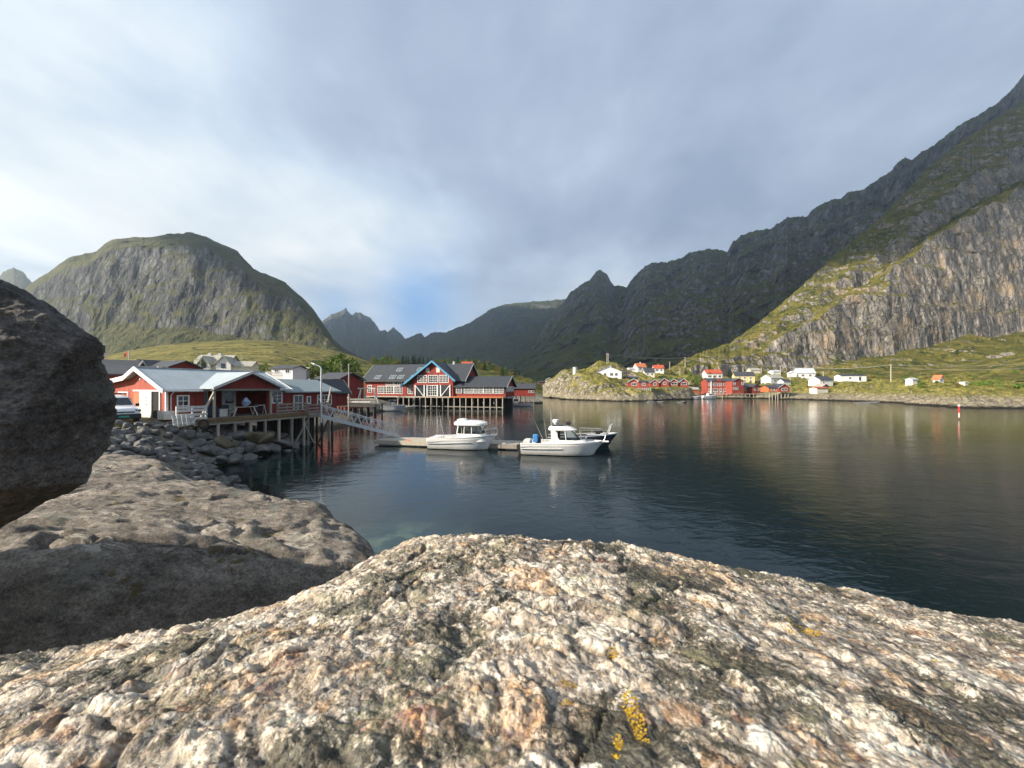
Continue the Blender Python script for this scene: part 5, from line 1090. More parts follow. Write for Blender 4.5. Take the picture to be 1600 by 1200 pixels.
b1 = empty('motorboat', (-7.30, 34.6, 0), R(-11), 'white motorboat with glass walled pilothouse and broad white roof, moored left on the pontoon', 'boat')
st = hull(6.1, 2.3, .98, 1.32)
hull_mesh(st).build('hull', M['gelcoat'], b1, True)
mb = MB()
for s in (-1, 1):
    q = [(x, s * (hb * .985 + .012), sh - .30 + .22 * min(1, x / 2.2) ** 2) for x, _, hb, sh, _, _ in st if x < 5.9]
    for a, b in zip(q[:-1], q[1:]): mb.bar(a, b, .03, .035)
mb.build('rubbing_strake', M['gel_grey'], b1)
deck_mesh(st, -.04, 4.1).build('foredeck', M['gelcoat'], b1, True); deck_mesh(st, -.45, 0, 4.2).build('cockpit_floor', M['gel_grey'], b1)
gunwale(st).build('gunwale', M['gelcoat'], b1)
shell([(.75, 2.55, 5.35, .85), (1.25, 2.6, 5.2, .84), (1.42, 2.65, 5.0, .82)]).build('cabin_base', M['gelcoat'], b1, True)
shell([(1.43, 2.66, 5.0, .82), (2.10, 2.75, 4.75, .76)], 28, 3.4).build('cabin_glass', M['clear'], b1, True)
mb = MB()
for s in (-1, 1):
    for xa, xb in ((2.72, 2.82), (3.35, 3.38), (4.05, 4.02), (4.86, 4.62)): mb.bar((xa, s * (.80 - .25 * (xa > 4.5)), 1.40), (xb, s * (.75 - .25 * (xa > 4.5)), 2.12), .09 if xa < 3 else .05)
mb.build('window_post', M['gelcoat'], b1)
shell([(2.10, 2.45, 5.05, .86), (2.16, 2.30, 5.2, .95), (2.34, 2.28, 5.18, .96), (2.46, 2.42, 4.95, .86), (2.53, 2.75, 4.4, .6)], 32, 3.2).build('roof', M['gelcoat'], b1, True)
shell([(2.46, 2.5, 3.5, .55), (2.62, 2.55, 3.4, .5), (2.68, 2.75, 3.2, .35)], 20, 2.6).build('roof_hatch', M['gelcoat'], b1, True)
mb = MB(); mb.tube([(4.9, -.85, 1.3), (4.9, -.85, 1.78), (5.7, -.5, 1.85), (6.12, 0, 1.88), (5.7, .5, 1.85), (4.9, .85, 1.78), (4.9, .85, 1.3)], .022, 6); mb.tube([(5.75, -.42, 1.3), (5.75, -.42, 1.84)], .02, 6); mb.tube([(5.75, .42, 1.3), (5.75, .42, 1.84)], .02, 6); mb.tube([(6.1, 0, 1.3), (6.12, 0, 1.88)], .02, 6); mb.build('bow_rail', M['chrome'], b1)
mb = MB(); mb.box(3.0, 3.5, -.5, -.1, 1.0, 1.6); mb.box(3.0, 3.1, -.5, -.1, 1.6, 2.0); mb.build('seat', M['cream'], b1, False, .04)
mb = MB(); mb.tube([(1.0, .6, .9), (.5, .65, 3.2)], [.03, .008], 5); mb.build('fishing_rod', M['wire'], b1)
mb = MB(); mb.box(-.28, -.005, -.2, .2, -.4, .35); mb.box(-.38, -.02, -.17, .17, .35, .85); mb.build('outboard_motor', M['car_black'], b1, False, .05)
shell([(.93, .1, .9, .9), (1.02, .1, .9, .9)], 16, 6).build('stern_bench', M['gelcoat'], b1, True)

def extras(b, st, xs, tie):
    for x in xs:
        i = min(range(len(st)), key=lambda k: abs(st[k][0] - x)); _, _, hb, sh, _, _ = st[i]
        f = MB(); f.tube([(x, -hb - .09, sh - .05), (x, -hb - .10, sh - .12), (x, -hb - .10, sh - .52), (x, -hb - .09, sh - .58)], [.03, .09, .09, .03], 9); f.tube([(x, -hb - .09, sh - .05), (x, -hb, sh + .05)], .012, 5); f.build('fender', M['navy'], b, True)
    for p, q in tie:
        p, q = Vector(p), Vector(q); MB().tube([p.lerp(q, i / 8) - Vector((0, 0, .25 * 4 * (i / 8) * (1 - i / 8))) for i in range(9)], .02, 5).build('mooring_rope', M['white_old'], b)
extras(b1, st, (), [((.2, 1.0, 1.0), (-.6, 1.9, .5)), ((5.7, .4, 1.3), (7.0, 1.7, .5))])
b2 = empty('motorboat', (0.85, 31.7, 0), R(-10), 'white cabin boat with raked windscreen, radar dome and whip aerials, moored right on the pontoon', 'boat')
st = hull(6.6, 2.35, .95, 1.15)
hull_mesh(st).build('hull', M['gelcoat'], b2, True)
deck_mesh(st, -.03, 3.4).build('foredeck', M['gelcoat'], b2, True); deck_mesh(st, -.42, 0, 3.5).build('cockpit_floor', M['gel_grey'], b2); gunwale(st, .10, .09).build('gunwale', M['gelcoat'], b2)
mb = MB()
for s in (-1, 1):
    q = [(x, s * (hb * .985 + .012), sh - .26 + .10 * min(1, x / 1.2)) for x, _, hb, sh, _, _ in st if x < 6.4]
    for a, b in zip(q[:-1], q[1:]): mb.bar(a, b, .03, .03)
mb.build('rubbing_strake', M['gel_grey'], b2)
MB().box(6.3, 6.95, -.16, .16, 1.08, 1.20).build('bow_platform', M['gelcoat'], b2, False, .05)
shell([(.7, 2.2, 5.6, .88), (1.12, 2.3, 5.3, .86), (1.26, 2.35, 4.9, .83)], 30, 3.0).build('cabin_base', M['gelcoat'], b2, True)
# raked cabin: windscreen slopes forward-down
shell([(1.27, 2.9, 4.75, .82), (1.55, 2.9, 4.5, .80), (1.98, 2.85, 4.05, .74)], 30, 3.6).build('cabin_glass', M['clear'], b2, True)
for s in (-1, 1):
    mb = MB(); mb.extr([(2.45, 1.2), (3.15, 1.2), (2.75, 1.75), (2.75, 2.0), (2.4, 2.0)], s * .78 - .03, s * .78 + .03, 'y'); mb.build('cabin_side', M['gelcoat'], b2)
    MB().bar((4.72, s * .35, 1.25), (4.02, s * .35, 2.0), .05).build('window_post', M['gelcoat'], b2); MB().bar((3.6, s * .8, 1.25), (3.5, s * .74, 2.0), .05).build('window_post', M['gelcoat'], b2)
shell([(1.98, 2.2, 4.35, .80), (2.05, 2.15, 4.45, .86), (2.22, 2.2, 4.1, .82), (2.34, 2.35, 3.7, .66), (2.38, 2.6, 3.3, .4)], 30, 3.0).build('roof', M['gelcoat'], b2, True)
mb = MB(); mb.tube([(2.75, 0, 2.36), (2.75, 0, 2.55)], .14, 12); mb.tube([(2.75, 0, 2.55), (2.75, 0, 2.6), (2.75, 0, 2.80), (2.75, 0, 2.84)], [.20, .26, .26, .2], 16); mb.build('radar_dome', M['gelcoat'], b2, True)
mb = MB(); mb.box(2.3, 3.4, -.7, .7, 2.44, 2.48); 
for x in (2.35, 3.3):
    for s in (-.6, .6): mb.bar((x, s, 2.2), (x, s, 2.44), .04)
mb.build('roof_rack', M['chrome'], b2)
mb = MB(); mb.tube([(2.35, .5, 2.3), (2.30, .5, 3.6)], [.02, .008], 5); mb.build('aerial', M['gelcoat'], b2)
mb = MB(); mb.tube([(1.9, -.6, 1.0), (1.0, -.62, 2.9)], [.025, .006], 5); mb.tube([(2.0, .3, 1.0), (1.75, .3, 3.0)], [.025, .006], 5); mb.build('fishing_rod', M['wire'], b2)
mb = MB(); mb.tube([(3.75, .3, 2.3), (3.75, .3, 2.45)], .05, 8); mb.box(3.55, 3.95, .12, .5, 2.4, 2.62); mb.build('search_light', M['car_black'], b2, False, .05)
mb = MB(); mb.tube([(4.9, -.8, 1.15), (5.2, -.74, 1.55), (6.1, -.35, 1.62), (6.75, 0, 1.62), (6.1, .35, 1.62), (5.2, .74, 1.55), (4.9, .8, 1.15)], .02, 6); mb.tube([(6.5, -.2, 1.1), (6.7, -.05, 1.62)], .018, 6); mb.build('bow_rail', M['chrome'], b2)
mb = MB(); mb.box(-.30, -.005, -.22, .22, -.5, .3); mb.box(-.45, -.03, -.2, .2, .3, .72); mb.bar((-.2, -.5, .95), (-.2, .5, .95), .04); mb.bar((-.2, -.5, .95), (0, -.5, .4), .04); mb.build('outboard_motor', M['car_black'], b2, False, .05)
MB().box(.2, .75, -.8, .6, .6, 1.18).build('stern_bench', M['white_old'], b2, False, .06)
mb = MB(); mb.box(1.15, 1.55, -.3, .1, .7, 1.45); mb.build('motor_cover', M['navy'], b2, False, .08); mb = MB(); mb.box(.95, 1.35, -.7, -.35, 1.0, 1.65); mb.build('jerrycan', M['blue'], b2, False, .07)

extras(b2, st, (), [((.15, 1.0, .95), (-.8, 2.1, .5)), ((6.2, .3, 1.1), (5.4, 2.2, .5))])
b3 = empty('motorboat', (3.4, 36.2, 0), R(-7), 'dark hulled aluminium workboat with hooped bow rail, behind the right white boat', 'boat')
st = hull(6.4, 2.2, .85, 1.2, full=.8)
hull_mesh(st).build('hull', M['dark_panel'], b3, True); deck_mesh(st, -.03, 4.2).build('foredeck', M['alu'], b3); deck_mesh(st, -.4, 0, 4.4).build('cockpit_floor', M['gel_grey'], b3); gunwale(st, .12, .10).build('gunwale', M['alu'], b3)
mb = MB(); mb.tube([(3.0, -.95, 1.0), (3.0, -.95, 1.55), (5.0, -.7, 1.55)], .025, 6); mb.tube([(3.0, .95, 1.0), (3.0, .95, 1.55), (5.0, .7, 1.55)], .025, 6); mb.tube([(4.0, -.85, 1.0), (4.0, -.85, 1.55)], .02, 6); mb.tube([(5.5, -.4, 1.1), (5.75, -.35, 1.9), (5.9, 0, 2.05), (5.75, .35, 1.9), (5.5, .4, 1.1)], .04, 8); mb.build('bow_rail', M['alu'], b3)
mb = MB(); mb.box(4.4, 4.8, -.3, .3, 1.1, 1.4); mb.tube([(4.9, -.2, 1.35), (4.9, .2, 1.35)], .15, 10); mb.build('anchor_winch', M['car_black'], b3)
mb = MB(); mb.box(1.6, 2.5, -.4, .4, .5, 1.35); mb.build('console', M['gel_grey'], b3, False, .05)

# moored craft by the lodge
q = W(614, 640, 88); b4 = empty('workboat', (q.x - 2.6, q.y, 0), R(4), 'small grey aluminium workboat with an open frame, moored under the red lodge', 'boat')
st = hull(5.6, 2.1, 1.15, 1.3, full=.85); hull_mesh(st).build('hull', M['gel_grey'], b4, True); gunwale(st, .12, .1).build('gunwale', M['alu'], b4); deck_mesh(st, -.3).build('cockpit_floor', M['steel'], b4)
mb = MB()
for s in (-.8, .8): mb.bar((1.2, s, 1.1), (1.7, s, 2.5), .08); mb.bar((3.3, s, 1.1), (2.9, s, 2.5), .08); mb.bar((1.7, s, 2.5), (3.6, s, 2.5), .07); mb.bar((3.6, s, 2.5), (4.1, s, 3.6), .06)
mb.bar((1.7, -.8, 2.5), (1.7, .8, 2.5), .07); mb.bar((2.9, -.8, 2.5), (2.9, .8, 2.5), .07); mb.build('arch', M['alu'], b4)
MB().box(2.0, 2.9, -.4, .4, .9, 2.0).build('console', M['gel_grey'], b4, False, .05); MB().box(-.4, -.01, -.25, .25, -.3, 1.1).build('outboard_motor', M['car_black'], b4, False, .05)
q = W(640, 634, 98); b5 = empty('dinghy', (q.x - 1.6, q.y - 1.0, 0), R(0), 'small pale wooden dinghy floating under the lodge gable', 'dinghy')
st = hull(3.6, 1.4, .5, .7); hull_mesh(st).build('hull', M['timber_pale'], b5, True); gunwale(st, .08, .06).build('gunwale', M['white_old'], b5)
mb = MB(); mb.box(1.0, 1.3, -.6, .6, .35, .4); mb.box(2.2, 2.5, -.5, .5, .38, .43); mb.build('thwart', M['timber_pale'], b5)
q = W(805, 629, 112); b6 = empty('fishing_boat', (q.x - 1.0, q.y - 1.0, 0), R(-3), 'small white fishing boat with a wheelhouse, moored at the red boathouse', 'boat')
st = hull(6.6, 2.1, .7, 1.0); hull_mesh(st).build('hull', M['gelcoat'], b6, True); gunwale(st, .1, .08).build('gunwale', M['orange_far'], b6); deck_mesh(st, -.2).build('deck', M['timber_pale'], b6)
MB().box(.6, 1.9, -.65, .65, .6, 2.2).build('wheelhouse', M['gelcoat'], b6, False, .08); w_ = MB(); w_.box(.7, 1.8, -.66, -.651, 1.5, 2.0); w_.box(1.901, 1.91, -.5, .5, 1.5, 2.0); w_.build('window', M['glass'], b6); MB().tube([(1.2, 0, 2.2), (1.2, 0, 3.9)], .04, 6).build('mast', M['alu'], b6)

# ---------------------------------------------------------------- the white van by the shed
vp = W(180, 660, 26.0); vz = NZ(vp.x, vp.y)
van = empty('van', (vp.x - .5, vp.y + .3, 3.06), math.atan2(-vp.y, -vp.x) + R(14), 'white delivery van with dark bumper and green number plate, parked by the red gable', 'van')
# local: +x forward (towards camera)
def van_sec(x):
    # (x, half width bottom, half width top, z low, z high)
    pass
secs = [(2.15, .70, .60, .42, .78), (2.08, .84, .74, .36, .92), (1.85, .90, .80, .34, 1.02), (1.35, .92, .82, .34, 1.10), (1.20, .92, .80, .34, 1.16), (.62, .92, .70, .34, 1.66), (.40, .92, .69, .34, 1.76), (0, .92, .69, .34, 1.83), (-1.2, .92, .69, .34, 1.85), (-2.05, .92, .68, .34, 1.83), (-2.2, .88, .66, .40, 1.70)]
V = []; Fv = []; m_ = 14
for x, wb, wt, zl, zh in secs:
    zmid = min(zh - .03, 1.02)
    pts = [(wb * .95, zl), (wb, zl + .12), (wb * 1.0, zl + (zmid - zl) * .55), (wb * .98, zmid), (wt + (wb - wt) * .35, zmid + (zh - zmid) * .55), (wt, zh - .05), (wt * .8, zh)]
    V += [(x, y, z) for y, z in pts] + [(x, -y, z) for y, z in reversed(pts)]
for i in range(len(secs) - 1):
    for j in range(m_): a = i * m_ + j; b = i * m_ + (j + 1) % m_; Fv.append((a, b, b + m_, a + m_))
Fv += [tuple(range(m_)), tuple(reversed([(len(secs) - 1) * m_ + j for j in range(m_)]))]
mb = MB(); mb.v = V; mb.f = Fv; mb.build('body', M['car_white'], van, True)
mb = MB(); mb.add([(1.19, -.70, 1.185), (1.19, .70, 1.185), (.66, .62, 1.655), (.66, -.62, 1.655)], [(0, 1, 2, 3)]); 
mb.v = [(a + .022, b, c + .024) for a, b, c in mb.v]; mb.build('windscreen', M['glass'], van)
for s in (-1, 1):
    mb = MB(); mb.add([(.95, s * .84, 1.10), (.0, s * .86, 1.10), (0, s * .745, 1.68), (.50, s * .745, 1.62)], [(0, 1, 2, 3)]); mb.v = [(a, b + s * .035, c) for a, b, c in mb.v]; mb.build('side_window', M['glass'], van)
    mb = MB(); mb.box(2.0, 2.13, s * .72 - .16, s * .72 + .16, .74, .90); mb.build('headlight', M['glass_sky'], van, False, .04)
    mb = MB(); mb.box(.85, .98, s * 1.02 - .1, s * 1.02 + .1, 1.08, 1.28); mb.build('mirror', M['car_black'], van, False, .04)
    for xw in (1.35, -1.35):
        mb = MB(); mb.tube([(xw, s * .72, .32), (xw, s * .93, .32)], .32, 20); o = mb.build('wheel', M['rubber'], van); mb = MB(); mb.tube([(xw, s * .931, .32), (xw, s * .945, .32)], .2, 14); mb.build('rim', M['steel'], o)
mb = MB(); mb.box(2.02, 2.24, -.86, .86, .30, .62); mb.box(2.1, 2.20, -.55, .55, .70, .78); mb.build('bumper', M['car_black'], van, False, .05)
MB().tube([(2.17, 0, .80), (2.19, 0, .80)], .07, 14).build('badge', M['chrome'], van)
MB().box(2.242, 2.25, -.26, .26, .40, .51).build('number_plate', M['green_plate'], van)
mb = MB(); mb.bar((.1, -.65, 1.93), (.1, .65, 1.93), .06); mb.bar((-1.0, -.65, 1.95), (-1.0, .65, 1.95), .06); mb.build('roof_bar', M['car_black'], van)
# ---------------------------------------------------------------- houses across the water
def fh(label, px, py, Y, L, Wd, H, Rh, wall, roof, rz=0, ridge='x', wins=(), name='house', base=1.6, **k):
    p = W(px, py, Y); return house(name, label, p, R(rz), L, Wd, H, Rh, wall, roof, ridge, wins, base=base, fw=.14, **k)
GF = 'houses across the harbour'
fh('large white house with a broad low gable on the rocky headland', 952, 590, 186, 11.2, 9, 2.7, 2.3, 'white', 'roof_white', -14, 'y', [('f', 1.0, .8, 1.3, 1.2, 2, 1), ('f', 3.2, .8, 1.1, 1.2, 2, 1), ('f', -2.0, .8, 1.1, 1.2, 2, 1)], group=GF, chim=[(0.6, 2, .8, 'white_old')])
tk = W(898.5, 584.5, 188); tank = empty('water_tank', tk, 0, 'white upright cylindrical tank on the headland crest', 'tank'); MB().tube([(0, 0, -1.5), (0, 0, 3.3)], 1.08, 20).build('body', M['white_old'], tank, True); MB().tube([(0, 0, 3.3), (0, 0, 3.38), (0, 0, 3.5)], [1.14, 1.14, .3], 20).build('lid', M['gel_grey'], tank)
fh('white house with an orange roof, high on the slope left of the red roofed one', 999.5, 580.5, 232, 5.6, 6, 2.7, 2.2, 'white', 'roof_orange', 6, 'x', [('f', -1.0, .9, 1.2, 1.1, 2, 1), ('f', 1.3, .9, 1.0, 1.1, 2, 1)], group=GF, chim=[(.4, 0, .8, 'white_old')])
fh('small low white annex left of the orange roofed house', 986, 579.5, 233, 4.0, 4, 1.2, .6, 'white', 'roof_white', 6, 'x', name='annex', cat='annex', group=GF)
fh('white house with a red tile roof, high on the slope', 1028, 582.5, 232, 5.6, 6.4, 2.6, 2.0, 'white', 'roof_red', -10, 'x', [('f', -1.2, 1.0, 1.6, 1.0, 3, 1), ('f', 1.3, 1.0, 1.0, 1.0, 2, 1)], group=GF, chim=[(0, 0, .8, 'roof_orange')])
fh('cream cottage with a dark roof below the red roofed white house', 1013.5, 588.5, 216, 5.2, 5.2, 2.6, 2.1, 'cream', 'roof_far', -6, 'x', [('f', -1.2, .9, .9, 1.0, 2, 1), ('f', 1.2, .9, .9, 1.0, 2, 1)], group=GF)
fh('low grey shed roof behind the red cabins on the headland', 985, 593.5, 190, 6.0, 4, .9, .7, 'timber', 'roof_far', 4, 'x', name='shed', cat='shed', group=GF)
cb = fh('red cabin with a white trimmed gable and side wing on the headland rocks', 989, 604.5, 168, 5.0, 5.5, 2.0, 1.5, 'red_far', 'roof_far', -10, 'y', [('f', 0.2, .6, 1.9, 1.1, 3, 1)], name='cabin', cat='cabin', group='red cabins by the water', trim='white')
fh('red side wing on white posts, right of the largest headland cabin', 1003.5, 605.5, 166, 3.9, 5, 2.4, .5, 'red_far', 'roof_far', -6, 'x', [('f', 0, .9, 1.1, 1.0, 2, 1)], name='cabin', cat='cabin', group='red cabins by the water', trim='white')
qp = W(1003, 606, 165); qq = empty('timber_quay', (qp.x, qp.y - 3.2, qp.z), 0, 'white timber posts of the quay under the red cabin wing', 'quay')
MB().box(-3.0, 2.6, -.6, .8, -.2, -.05).build('deck', M['white_old'], qq)
for i in range(7): MB().box(-2.6 + i * .8, -2.25 + i * .8, -.5, -.35, -2.6, -.21).build('post', M['white_old'], qq)
for px, py, hz, lab, wl_, wn in [(1021, 603.5, 1, 'first red cabin of the row of four, from the left', 'red_far', 1.1), (1036, 602.5, 1.25, 'second red cabin of the row of four, with the steepest gable', 'red_far', 1.1), (1050.5, 603, 1.1, 'third red cabin of the row of four, with a wide pale window', 'orange_far', 2.4), (1065.5, 603, 1.25, 'fourth red cabin, right end of the row of four, wide pale window', 'red_far', 2.2)]:
    fh(lab, px, py, 180, 3.9, 5.2, 1.75, 1.3 * hz, 'red_far', 'roof_far', -8, 'y', [('f', .1, .55, wn, 1.0, 2, 1)], name='cabin', cat='cabin', group='red cabins by the water', trim='white')
fh('white two storey house with a bright red roof above the red warehouse', 1112.5, 596, 226, 8.6, 7, 4.6, 2.3, 'white', 'roof_red', -6, 'x', [('f', -2.6, 2.4, 1.8, 1.1, 3, 1), ('f', .2, 2.4, 1.8, 1.1, 3, 1), ('f', 2.9, 2.4, 1.4, 1.1, 2, 1), ('f', -1.5, .5, 3.5, 1.0, 4, 1)], group=GF)
wbh = fh('large red waterfront warehouse with two storeys of white windows', 1117, 615.5, 196, 10.6, 8, 6.4, 1.5, 'red_far', 'roof_far', -4, 'x', [('f', u, z, w_, 1.35, 3, 2) for z in (1.4, 4.1) for u, w_ in ((-4.2, 1.0), (-1.6, 1.9), (.9, 1.1), (3.5, 1.9))] + [('f', u, .1, .9, 1.0, 2, 1) for u in (-4.5, -2.4, -.9, 1.2, 3.0, 4.4)], name='warehouse', cat='warehouse', group='red harbour buildings')
wg = W(1101.5, 615, 191); gm = MB(); gm.extr([(3.5, 6.2), (6.2, 6.2), (4.85, 8.1)], -4.3, -4.0, 'y'); gm.build('dormer', M['red_far'], wbh).location = (-4.5, -.02, 0)
MB().box(-3.9, -3.4, -4.3, -4.01, 0, 6.6).build('white_column', M['white'], wbh)
fh('tall red gable end of the waterfront warehouse, right half', 1143, 615.5, 192, 6.2, 9, 6.5, 1.2, 'red_far', 'roof_far', 8, 'y', [('f', -1.9, 4.5, 1.0, 1.3, 2, 2), ('f', 2.4, 4.5, .9, 1.3, 2, 2), ('f', -2.0, 2.2, .9, 1.1, 2, 2), ('f', -.5, 2.2, .9, 1.1, 2, 2)], name='warehouse', cat='warehouse', group='red harbour buildings', trim='white_old')
fh('low red shed with an orange boarded front beside the warehouse', 1158.5, 614, 196, 6.6, 6, 3.3, 1.5, 'orange_far', 'roof_far', 0, 'x', [('f', u, 1.5, 1.2, 1.2, 3, 1) for u in (-2.2, -.7, .8, 2.3)], name='shed', cat='shed', group='red harbour buildings')
fh('dark red gabled shed end right of the orange boarded front', 1173, 613.5, 194, 4.6, 7, 2.9, 1.4, 'red_far', 'roof_far', 14, 'y', [('f', -1.0, 1.2, 1.0, 1.2, 2, 2), ('f', 1.3, 1.2, .6, 1.2, 1, 2)], name='shed', cat='shed', group='red harbour buildings')
fh('yellow house with a dark roof above the red sheds', 1161, 597.5, 226, 10.0, 6.5, 3.9, 2.3, 'yellow', 'roof_far', -16, 'x', [('f', u, 2.0, 1.0, 1.1, 2, 2) for u in (-2.6, 0, 3.0)] + [('f', u, .2, .9, 1.1, 2, 1) for u in (-2.6, 0, 3.0)], group=GF, corner='white')
fh('white house with a grey roof behind the red boathouse', 1206, 600.5, 221, 8.4, 7, 3.6, 1.8, 'white', 'roof_pale', 12, 'x', [('f', -1.5, 1.5, 1.4, 1.0, 2, 1), ('f', 2.0, 1.5, 1.2, 1.0, 2, 1)], group=GF)
fh('small white outbuilding with a dark lean roof right of the red boathouse gable', 1225, 600, 212, 4.6, 4, 1.5, 1.2, 'white', 'roof_far', 10, 'x', name='outbuilding', cat='outbuilding', group=GF)
fh('white farmhouse with a pale steep roof and chimney on the middle slope', 1256, 590.5, 231, 9.0, 7, 2.9, 2.9, 'white', 'roof_white', -14, 'x', [('f', -2.0, .9, 1.2, 1.1, 2, 1), ('f', 1.8, .9, 1.2, 1.1, 2, 1)], group=GF, chim=[(.4, 0, .9, 'roof_pale')])
fh('small white wing left of the pale roofed farmhouse', 1237.5, 587.5, 231, 3.6, 4, 1.6, 1.2, 'white', 'white', -14, 'y', name='annex', cat='annex', group=GF)
bhs = fh('orange red boathouse with a white trimmed gable, on pale stilts over the water', 1217, 612.5, 176, 4.9, 7, 2.1, 1.7, 'red_far', 'roof_far', 0, 'y', [('f', 0, .7, 2.4, 1.0, 4, 1)], name='boathouse', cat='boathouse', group='red harbour buildings', trim='white', base=0.0)
bhw = fh('orange red side wing of the stilted boathouse', 1201.5, 612.5, 176.5, 4.2, 6, 2.0, 1.1, 'orange_far', 'roof_far', 0, 'x', [('f', -.6, .7, .6, .9, 1, 1), ('f', .9, .7, .6, .9, 1, 1)], name='boathouse', cat='boathouse', group='red harbour buildings', base=0.0)
for b_, xs in ((bhs, (-2.3, -.8, .9, 2.3)), (bhw, (-1.6, -.3, 1.2))):
    for x in xs: MB().tube([(x, -2.7, -.01), (x, -2.7, -4.6)], .16, 7).build('stilt', M['timber_pale'], b_)
fh('white house with a dark roof and broad verge, above the small red cottage', 1282, 602.5, 194, 7.4, 6.4, 2.9, 1.8, 'white', 'roof_far', 8, 'x', [('f', -1.6, 1.0, 1.0, 1.1, 2, 1)], group=GF, trim='white')
fh('small red cottage with white gable trim in front of the dark roofed white house', 1283, 608.5, 178, 3.4, 4, 1.5, 1.1, 'red_far', 'roof_pale', 10, 'y', [('f', 0, .5, .9, .8, 2, 1)], name='cottage', cat='cottage', group=GF, trim='white')
fh('red plinth shed with a pale door at the foot of the slope', 1279, 613, 172, 5.4, 4, 1.9, .4, 'cream', 'roof_red', 6, 'x', name='shed', cat='shed', group=GF)
fh('long low white building with a thin dark roof on the right slope', 1328, 596, 201, 11.2, 6, 3.0, .8, 'white', 'roof_far', -12, 'x', [('f', -1.6, 1.3, .9, .8, 1, 1), ('f', 2.8, .4, 1.0, 2.0, 1, 1)], group=GF)
fh('tiny white shed on the road bank, left of the red roofed kiosk', 1424, 596.5, 158, 2.6, 2.4, 1.0, .5, 'white', 'roof_white', 10, 'x', name='shed', cat='shed')
fh('small white kiosk with a red pointed roof on the right shore', 1466, 598.5, 152, 2.0, 2.2, 1.7, 1.4, 'white', 'roof_orange', 10, 'y', name='kiosk', cat='kiosk')
fh('low white box shed by the shore road at the right', 1505.5, 600.5, 150, 1.7, 1.8, .8, .1, 'white', 'white', 10, 'x', name='shed', cat='shed')
fh('pale orange roofed house far behind the utility poles on the slope', 1177, 582, 262, 6.5, 5, 1.5, 1.4, 'cream', 'roof_pale', 0, 'x', group=GF)
fh('low white house half hidden in the bushes right of the tall pole', 1210, 583.5, 255, 5.2, 5, 1.1, 1.0, 'white', 'roof_white', 0, 'x', group=GF)
fh('red boat shed under a pale awning by the quay', 1084, 612.5, 193, 3.4, 3, 1.4, .9, 'orange_far', 'roof_pale', 0, 'x', name='shed', cat='shed', group='red harbour buildings')
fh('brown brick building behind the left tip of the headland', 855, 611.5, 228, 11, 6, 5.5, .5, 'brown', 'roof_far', 0, 'x', group=GF)
fh('pale roof peeping over the left tip of the headland', 858, 595.5, 212, 3.6, 4, .6, 1.3, 'white', 'roof_pale', 0, 'y', name='hut', cat='hut')
# quay and craft at the far harbour edge
qk = W(1160, 616, 188); qy = empty('timber_quay', (qk.x, qk.y, 0), 0, 'long pale timber quay on thin posts below the red warehouses', 'quay')
MB().box(-11, 12.5, -1.5, 1.5, 2.0, 2.25).build('deck', M['timber_pale'], qy)
for i in range(13): MB().tube([(-10.6 + i * 1.9, -1.4, 2.0), (-10.6 + i * 1.9, -1.4, -2)], .13, 6).build('post', M['timber_pale'], qy)
for i, (px, py, Y, s, lab) in enumerate([(1068, 623.5, 176, 1.25, 'white cruiser at the left end of the far quay'), (1087, 623.5, 176, 1.0, 'white open boat in the middle of the far quay, with a red stripe'), (1110, 623, 178, 1.3, 'broad white boat moored under the red warehouse')]):
    p = W(px, py, Y); t = empty('motorboat', (p.x - 3 * s, p.y, 0), R(-4 + 5 * i), lab, 'boat', 'white boats at the far quay'); t.scale = (s, s, s)
    st = hull(6.0, 2.2, 1.2, 1.45); hull_mesh(st).build('hull', M['gelcoat'], t, True); deck_mesh(st).build('deck', M['white_old'], t)
    if i != 1: shell([(1.0, 1.6, 4.0, .8), (1.9, 1.9, 3.5, .7)], 16, 3.2).build('cabin', M['gelcoat'], t, True); w_ = MB(); w_.box(2.0, 3.4, -.80, -.77, 1.4, 1.75); w_.build('window', M['glass'], t)
    else: MB().box(.3, 5.2, -1.11, -1.06, .9, 1.0).build('stripe', M['red_plain'], t)
for px, py, Y, s, lab in [(1016, 630, 139, 1.3, 'low dark skerry in front of the headland'), (1030, 629, 143, 1.0, 'small dark skerry with a pale top beside the headland'), (1062, 630, 140, 1.6, 'flat dark skerry to the right of the headland'), (1347, 629.8, 132, 1.8, 'flat wet rock off the grassy shore')]:
    p = W(px, py, Y); o = protos[int(s * 10) % 8].copy(); C.objects.link(o); o.location = (p.x, p.y, -.1); o.scale = (2.2 * s, 1.4 * s, .55); tag(o, lab, 'rock', 'skerries off the far shore')
sk = W(1025, 623, 160)
# beacon
bq = W(1498.5, 655.5, 64.6); be = empty('channel_marker', (bq.x, bq.y, 0), 0, 'red and white channel marker pole standing in the water', 'marker')
MB().tube([(0, 0, -3), (.0, 0, 1.15)], .09, 12).build('pole', M['white_old'], be, True); MB().tube([(0, 0, 1.15), (0, 0, 2.25)], .125, 14).build('red_band', M['red_plain'], be, True); MB().tube([(0, 0, 2.25), (0, 0, 2.45), (0, 0, 2.5)], [.15, .15, .08], 14).build('cap', M['white'], be, True)
MB().tube([(0, 0, -.2), (0, 0, .35)], .10, 12).build('waterline_stain', M['brown'], be, True)

